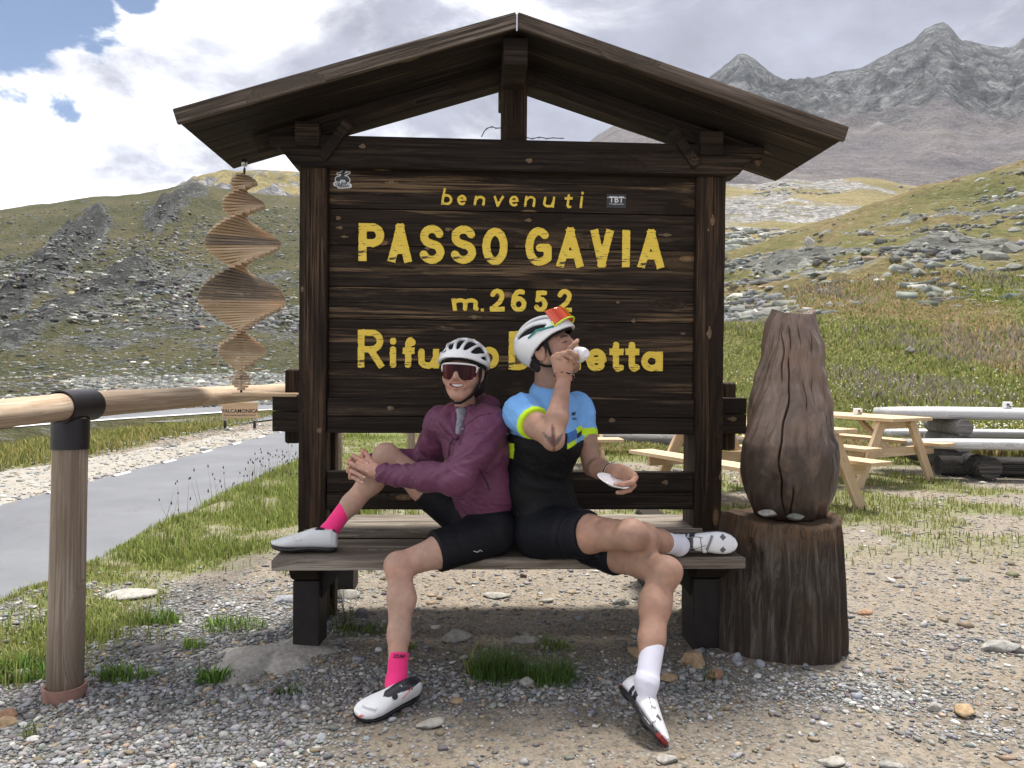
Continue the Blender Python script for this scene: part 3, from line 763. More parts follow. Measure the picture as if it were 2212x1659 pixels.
# ---- painted carved letters, each its own piece
m, t, b = mat_new('yellow_paint'); oc = t.new('ShaderNodeTexCoord').outputs['Object']
v = t.mapping(oc, scale=(7, 60, 60)); n_ = t.noise(v, 2.2, 6, .65)
big = t.noise(oc, 9, 3, .5)
c = t.mix(t.ramp(big, [(.3, 0), (.7, 1)]), (.80, .55, .045), (.87, .64, .085))
wearm = t.maprange(t.math('ADD', n_, t.math('MULTIPLY', big, .25)), .70, .76)
c = t.mix(wearm, c, (.10, .06, .02))
t.set(b.inputs['Base Color'], c); b.inputs['Roughness'].default_value = .6; t.set(b.inputs['Normal'], t.bump(n_, .5, .004))
YELLOW = m
def arc(cx, cy, rx_, ry_, a0, a1, n=14):
    return [(cx+rx_*math.cos(rad(a)), cy+ry_*math.sin(rad(a))) for a in np.linspace(a0, a1, n)]
GL = {  # strokes in the unit box, y upwards
 'P': [[(0, 0), (0, 1)], [(0, 1), (.55, 1)]+arc(.55, .74, .45, .26, 90, -90)+[(.55, .48), (0, .48)]],
 'A': [[(0, 0), (.5, 1)], [(.5, 1), (1, 0)], [(.18, .28), (.82, .28)]],
 'S': [arc(.5, .76, .46, .24, 20, 180)+arc(.5, .76, .46, .24, 180, 262, 6)+[(.5, .5)]+arc(.5, .25, .5, .25, 75, -90, 12)+arc(.5, .25, .5, .25, -90, -160, 8)],
 'O': [arc(.5, .5, .5, .5, 0, 360, 30)],
 'G': [arc(.5, .5, .5, .5, 48, 270, 22)+[(.75, .03), (1, .12), (1, .46), (.58, .46)]],
 'V': [[(0, 1), (.5, 0)], [(.5, 0), (1, 1)]],
 'I': [[(.5, 0), (.5, 1)]],
 'b': [[(.25, 1), (0, 0)], [(.0, .03)]+arc(.45, .3, .5, .3, -110, 130, 14)],
 'e': [[(.05, .5), (1, .55)]+arc(.5, .5, .5, .5, 8, 310, 20)],
 'n': [[(.12, 1), (0, 0)], [(.06, .6)]+arc(.58, .62, .38, .36, 150, 10, 8)+[(.88, 0)]],
 'v': [[(0, 1), (.35, 0)], [(.35, 0), (1, 1)]],
 'u': [[(.1, 1), (0, .35)]+arc(.42, .3, .42, .3, 180, 330, 9)+[(.95, .55)], [(1, 1), (.88, 0)]],
 't': [[(.55, 1), (.35, .15), (.5, 0), (.8, .03)], [(.05, .72), (1, .74)]],
 'i': [[(.5, .70), (.25, 0)], [(.62, .97), (.64, 1)]],
 'm': [[(0, 1), (.06, 0)], [(.02, .6)]+arc(.28, .66, .24, .34, 150, 10, 8)+[(.5, 0)], [(.5, .55)]+arc(.75, .66, .22, .34, 150, 10, 8)+[(.93, .1), (1, .02)]],
 '.': [[(.5, .5), (.5, .52)]],
 '2': [arc(.5, .72, .46, .28, 165, -20, 12)+[(.75, .42), (.02, .03)], [(.0, 0), (1, 0)]],
 '6': [arc(.5, .3, .5, .3, 0, 360, 22), arc(.62, .42, .62, .58, 180, 68, 10)],
 '5': [[(.95, 1), (.22, 1), (.14, .56)]+arc(.45, .32, .52, .32, 118, -150, 16)],
 'R': [[(0, 0), (0, 1)], [(0, 1), (.55, 1)]+arc(.55, .74, .42, .26, 90, -90)+[(.55, .48), (0, .48)], [(.5, .46), (1, 0)]],
 'f': [[(1, .92)]+arc(.68, .78, .32, .22, 60, 180, 7)+[(.36, 0)], [(0, .58), (.85, .58)]],
 'U': [[(0, 1), (0, .35)]+arc(.45, .35, .45, .35, 180, 320, 9)+[(.95, .5)], [(1, 1), (1, 0)]],
 'J': [[(.5, .62), (.5, 0)], [(.5, .95), (.5, .97)]],
 'g': [arc(.45, .7, .45, .3, 0, 360, 20), [(.92, 1), (.92, .2)]+arc(.45, .2, .47, .2, 0, -150, 9)],
 'o': [arc(.5, .5, .5, .5, 0, 360, 26)],
 'B': [[(0, 0), (0, 1)], [(0, 1), (.5, 1)]+arc(.5, .76, .4, .24, 90, -90)+[(0, .52)], [(.5, .52)]+arc(.5, .26, .5, .26, 90, -90)+[(0, 0)]],
 'N': [[(0, 1), (0, 0)], [(0, .6)]+arc(.5, .6, .5, .4, 160, 0, 9)+[(1, 0)]],
 'E': [[(.02, .5), (1, .5)]+arc(.5, .5, .5, .5, 5, 318, 22)],
 'T': [[(.42, 1), (.42, .2)]+arc(.68, .2, .26, .2, 180, 290, 6)+[(1, .05)], [(0, .70), (.95, .70)]],
 'a': [arc(.45, .5, .45, .5, 0, 360, 24), [(.95, 1), (.95, 0)]],
}
def letter(ch, zx0, zx1, zy0, zy1, r, ys_, rough=.0011):
    """board letter: box given in the enlarged view of the board (0.375 pixel units per step)"""
    x0, z1 = SL(691.3+.375*zx0, 345.6+.375*zy0, ys_); x1, z0 = SL(691.3+.375*zx1, 345.6+.375*zy1, ys_)
    wq, hq = max(x1-x0-2*r, .001), max(z1-z0-2*r, .001); h = max(.0022, min(.0035, r*.28))
    S = SDF(); segs = []
    for st in GL[ch]:
        q = [(x0+r+u*wq, z0+r+vv*hq) for u, vv in st]
        for i in range(len(q)-1):
            if math.hypot(q[i][0]-q[i+1][0], q[i][1]-q[i+1][1]) > 1e-5: segs.append((q[i], q[i+1], len(st) == 2 and ch != 'J' or False))
    th = .003; sd_ = random.uniform(0, 99)
    def f(p):
        X2 = p[..., 0]; Z2 = p[..., 2]; d = np.full(X2.shape, 9.)
        for (ax_, az), (bx, bz), flat_ in segs:
            dx, dz = bx-ax_, bz-az; L = math.hypot(dx, dz)+1e-9; ux, uz = dx/L, dz/L
            s = (X2-ax_)*ux+(Z2-az)*uz; n_ = np.abs(-(X2-ax_)*uz+(Z2-az)*ux)
            if flat_:
                e = np.maximum(np.abs(s-L/2)-L/2-r*.95, n_-r)
            else:
                t_ = np.clip(s, 0, L); e = np.hypot(s-t_, n_)-r
            d = np.minimum(d, e)
        d = d + (vnoise(X2*70+sd_, Z2*150, 3)-.5)*rough*2
        return np.maximum(d, np.abs(p[..., 1]-ys_)-th)
    S.fn(f, (x0-.006, ys_-.006, z0-.006), (x1+.006, ys_+.006, z1+.006))
    V, F = S.mesh(h, .004)
    c = V.mean(0)
    o = mesh_np('letter', V-c, F, YELLOW, sign); o.location = c
    return o
YLT = YB-.002
for ch, x0, x1, y0, y1 in (('P', 222, 370, 362, 588), ('A', 393, 528, 365, 593), ('S', 572, 717, 372, 600), ('S', 752, 900, 375, 600), ('O', 935, 1082, 388, 608),
                           ('G', 1183, 1335, 385, 612), ('A', 1365, 1517, 388, 622), ('V', 1560, 1688, 398, 622), ('I', 1738, 1787, 400, 622), ('A', 1833, 1980, 398, 627)):
    letter(ch, x0, x1, y0, y1, .0205, YLT)
for ch, x0, x1, y0, y1 in (('b', 697, 765, 160, 262), ('e', 790, 845, 200, 262), ('n', 885, 955, 205, 265), ('v', 1000, 1060, 205, 270), ('e', 1090, 1145, 205, 270),
                           ('n', 1175, 1245, 205, 272), ('u', 1285, 1355, 210, 275), ('t', 1408, 1455, 195, 280), ('i', 1490, 1527, 182, 278)):
    letter(ch, x0, x1, y0, y1, .0062, YLT)
for ch, x0, x1, y0, y1, r in (('m', 757, 915, 795, 872, .0105), ('.', 926, 946, 853, 876, .008), ('2', 978, 1065, 740, 875, .0125), ('6', 1100, 1190, 742, 878, .0125), ('5', 1233, 1312, 750, 878, .0125), ('2', 1365, 1453, 742, 878, .0125)):
    letter(ch, x0, x1, y0, y1, r, YLT)
for ch, x0, x1, y0, y1 in (('R', 218, 368, 975, 1200), ('J', 400, 442, 1018, 1200), ('f', 475, 552, 1020, 1200), ('U', 565, 688, 1085, 1205), ('g', 715, 830, 1085, 1280), ('J', 862, 902, 1026, 1204), ('o', 918, 1032, 1075, 1206),
                           ('B', 1087, 1215, 985, 1212), ('o', 1245, 1360, 1090, 1215), ('N', 1392, 1505, 1090, 1215), ('E', 1533, 1650, 1085, 1220), ('T', 1665, 1752, 1045, 1222), ('T', 1758, 1842, 1045, 1222), ('a', 1850, 1980, 1100, 1220)):
    letter(ch, x0, x1, y0, y1, .0168, YLT)
# ---- text helper (built-in font) for stickers and small print
def text_mesh(name, body, size, mat, parent, loc, rot, align='CENTER', bold=0.0, ext=.0006, shear=0):
    cu = bpy.data.curves.new(name, 'FONT'); cu.body = body; cu.size = size; cu.align_x = align; cu.align_y = 'CENTER'
    cu.extrude = ext; cu.offset = bold; cu.shear = shear; cu.resolution_u = 3
    o = bpy.data.objects.new(name, cu); col.objects.link(o)
    me = bpy.data.meshes.new_from_object(o.evaluated_get(bpy.context.evaluated_depsgraph_get()))
    bpy.data.objects.remove(o)
    me.materials.clear(); me.materials.append(mat)
    q = bpy.data.objects.new(name, me); link(q, parent); q.location = loc; q.rotation_euler = rot
    return q
STK_B = plain('sticker_black', (.022, .023, .026), .35, .5, 0, .1); STK_W = plain('sticker_white', (.72, .74, .75), .4, .4, 0, .05)
x0, z1 = SL(691.3+.375*1652, 345.6+.375*197, YB-.002); x1, z0 = SL(691.3+.375*1762, 345.6+.375*277, YB-.002)
st = box('sticker', (x1-x0, .0012, z1-z0), ((x0+x1)/2, YB-.0025, (z0+z1)/2), STK_B, None, bev=0); st.parent = sign; st['label'] = 'black sticker reading TBT in white'
cx_, cz_ = (x0+x1)/2, (z0+z1)/2
text_mesh('print', 'TBT', .041, STK_W, st, (0, -.0012, .006), (PI/2, 0, 0), bold=.0006)
text_mesh('print', 'TrainingBeatsTalent', .0088, STK_W, st, (0, -.0012, -.0145), (PI/2, 0, 0))
box('print_line', (x1-x0-.002, .0008, .0022), (0, -.0008, .0165), STK_W, st, bev=0)
# motorcyclist sticker: outline shapes in white with dark fill
x0, z1 = SL(691.3+.375*82, 345.6+.375*48, YB-.002); x1, z0 = SL(691.3+.375*178, 345.6+.375*162, YB-.002)
wq, hq = x1-x0, z1-z0
def flat_blob(shapes, grow, name, mat, yoff, par, loc):
    S = SDF()
    def f(p):
        d = np.full(p.shape[:-1], 9.)
        for s in shapes:
            if s[0] == 'c': e = np.hypot(p[..., 0]-s[1]*wq, p[..., 2]-s[2]*hq)-s[3]*wq
            else:
                ax_, az, bx, bz, r = s[1]*wq, s[2]*hq, s[3]*wq, s[4]*hq, s[5]*wq
                dx, dz = bx-ax_, bz-az; t_ = np.clip(((p[..., 0]-ax_)*dx+(p[..., 2]-az)*dz)/(dx*dx+dz*dz+1e-12), 0, 1)
                e = np.hypot(p[..., 0]-ax_-t_*dx, p[..., 2]-az-t_*dz)-r
            d = np.minimum(d, e)
        return np.maximum(d-grow, np.abs(p[..., 1])-.0012)
    S.fn(f, (-wq*.6, -.002, -hq*.6), (wq*.6, .002, hq*.6)); V, F = S.mesh(.0014, .003)
    V[:, 1] *= .35
    return mesh_np(name, V, F, mat, par)
shp = [('c', -.26, -.06, .17), ('c', .28, -.10, .15), ('l', -.1, .02, .22, .0, .13), ('l', 0, .08, .03, .28, .12), ('c', .12, .40, .11), ('l', -.05, .25, -.28, .22, .05), ('l', .15, .2, .38, .30, .05), ('l', -.42, -.30, .1, -.28, .10), ('l', -.2, -.42, .42, -.38, .10)]
s2 = flat_blob(shp, .0035, 'sticker', STK_W, 0, sign, None); s2.location = ((x0+x1)/2, YB-.0022, (z0+z1)/2); s2['label'] = 'small white-edged sticker of a rider on a motorbike'
o = flat_blob(shp[:7], -.0012, 'print', STK_B, 0, s2, None); o.location = (0, -.0006, 0)
text_mesh('print', 'CELEHA', .0165, STK_B, s2, (-.006, -.0012, -hq*.29), (PI/2, rad(-6), 0), bold=.0006)
text_mesh('print', 'TERESA!', .0165, STK_B, s2, (.004, -.0012, -hq*.42), (PI/2, rad(-4), 0), bold=.0006)
# ---- knots that show pale in the stained timber
m, t, b = mat_new('knot_wood'); oc = t.new('ShaderNodeTexCoord').outputs['Generated']
q = t.vmath('SUBTRACT', oc, (.5, .5, .5)); rr_ = t.vmath('LENGTH', t.vmath('MULTIPLY', q, (1, 0, 1)))
rn = t.math('ADD', t.math('MULTIPLY', rr_, 26), t.math('MULTIPLY', t.noise(oc, 5, 4, .6), 9)); sn = t.math('SINE', rn)
c = t.mix(t.ramp(t.math('ADD', t.math('MULTIPLY', sn, .5), .5), [(.15, 0), (.8, 1)]), (.060, .036, .018), (.22, .142, .074))
t.set(b.inputs['Base Color'], c); b.inputs['Roughness'].default_value = .7; KNOT = m
def knot(px, py, yl, rx_, rz_, tail=0, vert=False, ty=None):
    tail *= .45; x, z = SL(px, py, yl); V = [(0, -.0012, 0)]; n = 28
    for k in range(n):
        a = 2*PI*k/n; ca, sa = math.cos(a), math.sin(a); e = 1+.15*math.sin(3*a+px)
        X_, Z_ = rx_*ca*e, rz_*sa*e
        if tail:
            if vert: Z_ += math.copysign(tail*abs(sa)**9, sa)*(1 if sa > 0 else .25); X_ *= 1-.25*abs(sa)**4
            else: X_ += math.copysign(tail*abs(ca)**9, ca); Z_ *= 1-.2*abs(ca)**4
        V.append((X_, 0, Z_))
    o = mesh_np('knot', V, [[0, 1+(k+1) % n, 1+k] for k in range(n)], KNOT, sign, False); o.location = (x, yl-.0012, z)
bz = lambda zx, zy: (691.3+.375*zx, 345.6+.375*zy)
for zx, zy, a, c_, tl in ((410, 130, .017, .010, .05), (105, 335, .012, .010, .0), (113, 390, .014, .008, .01), (140, 442, .009, .007, .03), (740, 400, .016, .009, .01), (1200, 347, .012, .009, .02), (1990, 432, .020, .008, .04), (890, 905, .014, .010, .05), (1805, 928, .008, .010, .01), (1715, 820, .007, .006, .01), (2090, 1000, .008, .006, .02), (620, 510, .010, .008, .02)):
    knot(*bz(zx, zy), YB-.0035, a, c_, tl)
for px, py, a, c_, tl in ((1539, 478, .012, .016, .05), (1532, 722, .013, .018, .06), (1530, 497, .005, .006, .01), (653, 625, .006, .012, .01), (690, 930, .012, .012, .0), (1556, 1030, .008, .016, .03)):
    knot(px, py, 0, a, c_, tl, True)
for px, py, yl in ((783, 316, -.03), (1143, 347, -.03), (843, 882, .01), (1322, 908, .01), (1437, 1042, .01)):
    knot(px, py, yl, .015, .011, .004)
knot(1582, 905, .14, .018, .012, .02)
# ---- barbed wire curl on the tie beam
WIRE = plain('rusty_wire', (.03, .024, .022), .6, .4, .5)
def wire_thing(pts, spikes, label):
    o = tube('barbed_wire', pts, .0022, WIRE, None, 6)
    bm = bmesh.new(); bm.from_mesh(o.data)
    for i in spikes:
        c = Vector(pts[i])
        for k in range(4):
            d = Vector((random.uniform(-1, 1), random.uniform(-1, 1), random.uniform(-1, 1))).normalized()*.013
            e = d.cross(Vector((.3, .5, .8))).normalized()*.0016
            bm.faces.new([bm.verts.new(q) for q in (c-e, c+e, c+d)])
    bm.to_mesh(o.data); bm.free(); tag(o, label, 'wire', 'scraps of barbed wire on the sign'); return o
wire_thing([P(1040, 296, 3.75), P(1046, 284, 3.74), P(1052, 277, 3.73), P(1062, 274, 3.72), P(1072, 277, 3.71), P(1086, 276, 3.70)], [1, 2, 3, 4], 'curl of barbed wire left of the king post on the tie beam')
wire_thing([P(1138, 297, 3.74), P(1150, 300, 3.75), P(1165, 296, 3.77), P(1180, 299, 3.78), P(1196, 298, 3.79), P(1216, 299, 3.80)], [1, 2, 3, 4, 5], 'strand of barbed wire lying right of the king post on the tie beam')

# ================================================================== THINGS ROUND THE SIGN
W_PINE = wood('fresh_pine', (.50, .36, .22), (.60, .45, .29), (.66, .52, .36), 0, wear=.5, bumps=.25, knotc=(.34, .20, .10))
W_PINEZ = wood('fresh_pine_upright', (.50, .36, .22), (.60, .45, .29), (.66, .52, .36), 2, wear=.5, bumps=.25, knotc=(.34, .20, .10))
W_RAIL = wood('rail_wood', (.40, .29, .20), (.52, .40, .29), (.60, .49, .37), 0, wear=.5, bumps=.3, gscale=.8)
W_FPOST = wood('fence_post_wood', (.20, .152, .112), (.31, .248, .188), (.38, .32, .255), 2, wear=.5, bumps=.4, gscale=.8, knots=False)
W_SLAT = wood('slat_wood', (.42, .29, .18), (.56, .42, .28), (.66, .52, .37), 0, wear=.5, bumps=.3, gscale=1.5, knots=False)
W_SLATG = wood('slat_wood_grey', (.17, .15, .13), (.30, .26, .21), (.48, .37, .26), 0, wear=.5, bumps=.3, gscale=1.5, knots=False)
BLACK_M = plain('dark_metal', (.035, .032, .036), .42, .5, .6, .15)
STEEL = plain('steel', (.5, .5, .5), .3, .5, 1, .05)
# ---- handrail beside the road
hr = empty('wooden_handrail', G(140, 1503)); tag(hr, 'round timber handrail with black metal sleeve on a grey-brown post', 'handrail')
hr_i = Vector(hr.location)
B0 = P(158, 877, 2.90); C0 = P(660, 841, 5.45)
def rail_log(a, b_, r0, r1, par, off, n=14):
    a = Vector(a); b_ = Vector(b_); d = b_-a; L = d.length
    pts = [Vector((-L/2+L*i/n, 0, 0)) for i in range(n+1)]
    V = tube('rail', [p+Vector((0, random.uniform(-.002, .002), random.uniform(-.002, .002))) for p in pts], [r0+(r1-r0)*i/n for i in range(n+1)], W_RAIL, par, 20)
    V.location = (a+b_)/2-off; V.rotation_euler = d.to_track_quat('X', 'Z').to_euler(); return V
dirr = (C0-B0).normalized()
rail_log(B0-dirr*.02, C0, .052, .046, hr, hr_i)
A0 = P(-80, 902, 2.30); rail_log(A0, B0-dirr*.03+Vector((0, 0, 0)), .047, .050, hr, hr_i)
pb = G(140, 1503); pt = P(153, 905, 2.90)
pst = tube('post', [(0, 0, -.55), (0, 0, -.2), (0, 0, .1), (0, 0, .5), (.002, 0, .53), (0, 0, .54)], [.0635, .063, .061, .060, .055, .048], W_FPOST, hr, 20)
dpp = (pt-pb); pst.location = (pb+pt)/2-hr_i; pst.rotation_euler = dpp.to_track_quat('Z', 'Y').to_euler()
def hollow(name, r, L, th, mat, par, n=28):
    prof = [(r-th, -L/2), (r, -L/2), (r, L/2), (r-th, L/2)]; V = []; F = []
    for q, z in prof:
        for k in range(n): V.append((q*math.cos(2*PI*k/n), q*math.sin(2*PI*k/n), z))
    for i in range(4):
        j = (i+1) % 4
        for k in range(n): F.append([i*n+k, i*n+(k+1) % n, j*n+(k+1) % n, j*n+k])
    o = mesh_np(name, V, F, mat, par, True)
    md = o.modifiers.new('e', 'EDGE_SPLIT'); md.split_angle = rad(40); return o
sl = hollow('sleeve', .062, .185, .006, BLACK_M, hr); sl.location = B0-hr_i+dirr*.015; sl.rotation_euler = dirr.to_track_quat('Z', 'Y').to_euler()
cl = hollow('collar', .066, .115, .005, BLACK_M, hr); cl.location = P(152, 937, 2.90)-hr_i; cl.rotation_euler = pst.rotation_euler
rg = hollow('base_ring', .075, .06, .010, plain('terracotta_plastic', (.30, .17, .135), .7, .2, 0, .3, 30), hr); rg.location = (0, 0, .012)
# posts of the next bay behind the sign
for px, Yq, hh, lab in ((726, 5.45, 1.1, 'round timber fence post right behind the left sign post'), (888, 8.6, 1.0, 'round timber fence post on the grass behind the back rails')):
    bx = P(px, 900, Yq); z0 = float(ground_z(bx.x, bx.y))
    o = tube('fence_post', [(0, 0, -.1-hh/2), (0, 0, 0), (.003, 0, hh/2-.01), (0, 0, hh/2)], [.047, .046, .045, .036], W_FPOST, None, 16); o.location = (bx.x, bx.y, z0+hh/2)
    tag(o, lab, 'post')
# ---- wind spinner of wooden slats
YSP = 3.87
top = P(527, 378, YSP); bot = P(521, 843, YSP)
sp_ = empty('wind_spinner', bot); tag(sp_, 'hanging wooden slat wind spinner twisting in spiral lobes', 'wind spinner')
nodes = [378, 416, 476, 590, 732, 815, 846]; half = [27, 44, 80, 89, 41, 18]
ns = 86; ax_ = (top-bot)
HL = ip([(378, 20), (397, 28), (447, 45), (530, 80), (660, 90), (722, 62), (775, 42), (812, 24), (830, 18), (846, 17)])
for i in range(ns):
    py = 378+(846-378)*(i+.5)/ns
    k = max(j for j in range(6) if nodes[j] <= py); f = (py-nodes[k])/(nodes[k+1]-nodes[k])
    th = PI*(k+f)+PI/2
    L = HL(py)*YSP/FPX
    p = top+(bot-top)*((i+.5)/ns)-bot
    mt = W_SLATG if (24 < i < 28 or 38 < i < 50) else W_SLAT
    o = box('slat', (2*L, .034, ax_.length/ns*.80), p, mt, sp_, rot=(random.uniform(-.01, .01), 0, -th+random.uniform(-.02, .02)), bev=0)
tube('rod', [top-bot+Vector((0, 0, .03)), Vector((0, 0, -.02))], .004, STEEL, sp_, 8)
tube('hook', [P(528, 362, YSP)-bot, P(529, 368, YSP)-bot, P(527, 379, YSP)-bot], .0045, BLACK_M, sp_, 8)
tube('swivel', [P(528, 345, YSP)-bot, P(528, 359, YSP)-bot], .014, STEEL, sp_, 16)
tube('screw', [P(521, 843, YSP)-bot, P(521, 852, YSP)-bot], .006, BLACK_M, sp_, 8)
xa, za = SL(502, 852, .15); xb, _ = SL(642, 852, .15)
box('spinner_arm', (xb-xa, .05, .018), ((xa+xb)/2, .16, za), W_PINE, sign, bev=.003)
# ---- regional border sign across the road
vy = 24.5; v0 = P(480, 868, vy); v1 = P(557, 903, vy)
vs = empty('border_sign', (0, 0, 0)); vs.location = Vector(((v0.x+v1.x)/2, vy, ROAD_Z-.02)); tag(vs, 'tan roadside board reading VALCAMONICA on two dark-footed posts', 'sign')
off = Vector(vs.location); W_SB = wood('tan_board', (.52, .35, .22), (.60, .42, .28), (.66, .48, .34), 0, wear=.5, bumps=.2, knots=False)
box('panel', (v1.x-v0.x, .05, v0.z-v1.z), Vector(((v0.x+v1.x)/2, vy, (v0.z+v1.z)/2))-off, W_SB, vs, bev=.02)
INK = plain('sign_ink', (.03, .022, .02), .7)
zc = P(518, 888, vy).z-off.z
text_mesh('print', 'VALCAMONICA', .165, INK, vs, (0, -.03, zc), (PI/2, 0, 0), bold=.003)
text_mesh('print', 'PARCO NAZIONALE DELLO STELVIO', .062, INK, vs, (0, -.03, P(518, 897, vy).z-off.z), (PI/2, 0, 0), bold=.001)
GREYP = plain('grey_post', (.34, .33, .31), .7)
for px in (485.5, 549.5):
    xq = P(px, 910, vy).x-off.x; zt_ = v1.z-off.z
    pq = tube('post', [(xq, .02, -.05), (xq, .02, zt_+.03)], .042, GREYP, vs, 10)
    tube('dark_foot', [(xq, .02, -.04), (xq, .02, .27)], .046, INK, pq, 10)
# ---- dark tree stump
m, t, b = mat_new('stump_bark'); oc = t.new('ShaderNodeTexCoord').outputs['Object']
v = t.mapping(oc, scale=(14, 14, 1.2)); f_ = t.noise(v, 2.2, 8, .72, .7); bg_ = t.noise(oc, 3.2, 5, .6); fi = t.noise(t.mapping(oc, scale=(40, 40, 3)), 2.5, 6, .7)
c = t.ramp(f_, [(.28, (.012, .009, .007)), (.48, (.048, .038, .030)), (.62, (.115, .102, .088)), (.78, (.235, .21, .185))])
c = t.mix(t.ramp(bg_, [(.45, 0), (.7, .75)]), c, (.05, .030, .018))
sepz = t.new('ShaderNodeSeparateXYZ'); t.l.new(oc, sepz.inputs[0])
c = t.mix(t.math('MULTIPLY', t.maprange(sepz.outputs[2], .44, .56), t.ramp(fi, [(.4, 0), (.6, .9)])), c, (.13, .075, .04))
t.set(b.inputs['Base Color'], c); b.inputs['Roughness'].default_value = .85; b.inputs['Specular IOR Level'].default_value = .2
t.set(b.inputs['Normal'], t.bump(t.math('ADD', f_, t.math('MULTIPLY', fi, .6)), .9, .012))
ST = P(1681, 1300, 3.44); ST.z = 0
n, nz = 120, 40; V = []; F = []
def stump_r(z): return np.interp(z, [-.05, .0, .1, .3, .5, .565], [.266, .270, .272, .262, .246, .236])
th = np.linspace(0, 2*PI, n, endpoint=False)
zz = np.concatenate([np.linspace(-.05, .575, nz)])
ZT = .565+.018*np.sin(th*2+1)+.02*(fbm(th*3, th*0+1, 3, 110)-.5)
for j, z in enumerate(zz):
    gro = (fbm(np.cos(th)*9+np.sin(th*3), np.sin(th)*9+z*.6, 4, 111, .6, True)-.5)*.032
    chunk = -.035*sstep(.6, .72, fbm(th*2.3, z*3+th*0, 3, 113))*sstep(.2, .5, z)
    r = stump_r(z)+gro+chunk+.012*np.cos(th*2+.6)
    zt_ = z if z < .5 else .5+(z-.5)/.075*(ZT-.5)
    V.append(np.stack([r*np.cos(th), r*np.sin(th), np.broadcast_to(zt_, th.shape)], 1))
rt = V[-1]
for f in (.93, .7, .4, .15):
    q = rt.copy(); q[:, :2] *= f; q[:, 2] = .562-.02*(1-f)+.03*(fbm(q[:, 0]*14, q[:, 1]*14, 3, 115)-.5) if f < .9 else rt[:, 2]*.0+.565+.03*(fbm(q[:, 0]*14, q[:, 1]*14, 3, 115)-.5); V.append(q)
VV = np.concatenate(V); nr = len(V)
F = [[i*n+k, i*n+(k+1) % n, (i+1)*n+(k+1) % n, (i+1)*n+k] for i in range(nr-1) for k in range(n)] + [[(nr-1)*n+k for k in range(n)]]
VV[:, 2] *= 1.045; stump = mesh_np('tree_stump', VV, F, m); stump.location = ST
tag(stump, 'thick dark weathered tree stump standing beside the bench end', 'stump')
# ---- carved log standing on the stump
m, t, b = mat_new('carved_wood'); oc = t.new('ShaderNodeTexCoord').outputs['Object']
v = t.mapping(oc, scale=(5, 5, 2.4)); f_ = t.noise(v, 2, 9, .72, 1.6); bg_ = t.noise(oc, 2.6, 5, .6, .6); pt_ = t.noise(t.vmath('ADD', oc, (3, 4, 5)), 4.0, 4, .55)
c = t.ramp(f_, [(.28, (.085, .056, .042)), (.5, (.17, .118, .090)), (.72, (.27, .20, .158))])
sepz = t.new('ShaderNodeSeparateXYZ'); t.l.new(oc, sepz.inputs[0])
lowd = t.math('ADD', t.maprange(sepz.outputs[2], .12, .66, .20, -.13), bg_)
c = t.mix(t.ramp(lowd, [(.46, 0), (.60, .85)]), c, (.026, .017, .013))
c = t.mix(t.ramp(pt_, [(.58, 0), (.72, .55)]), c, (.22, .125, .08))
t.set(b.inputs['Base Color'], c); b.inputs['Roughness'].default_value = .45; b.inputs['Specular IOR Level'].default_value = .5
t.set(b.inputs['Normal'], t.bump(f_, .35, .012))
outl = [(68, 385, 640), (110, 358, 652), (180, 345, 672), (270, 328, 712), (340, 318, 718), (400, 302, 712), (440, 288, 735), (480, 272, 756), (600, 245, 776), (700, 225, 778), (800, 212, 782), (860, 200, 788), (900, 190, 800), (980, 192, 806), (1080, 200, 798), (1200, 226, 766), (1300, 258, 730), (1360, 290, 708), (1395, 330, 680)]
YLG = 3.50
log_o = P(1706, 1118, YLG); log_o.z = .575
n = 560; V = []
th = np.linspace(0, 2*PI, n, endpoint=False)
pz = []
for zy, a, c_ in outl[::-1]:
    l = P(1538+a/3, 656.7+zy/3, YLG); r_ = P(1538+c_/3, 656.7+zy/3, YLG); pz.append((l.z, l.x, r_.x))
pz = np.array(pz)
pz[:, 0] += .006
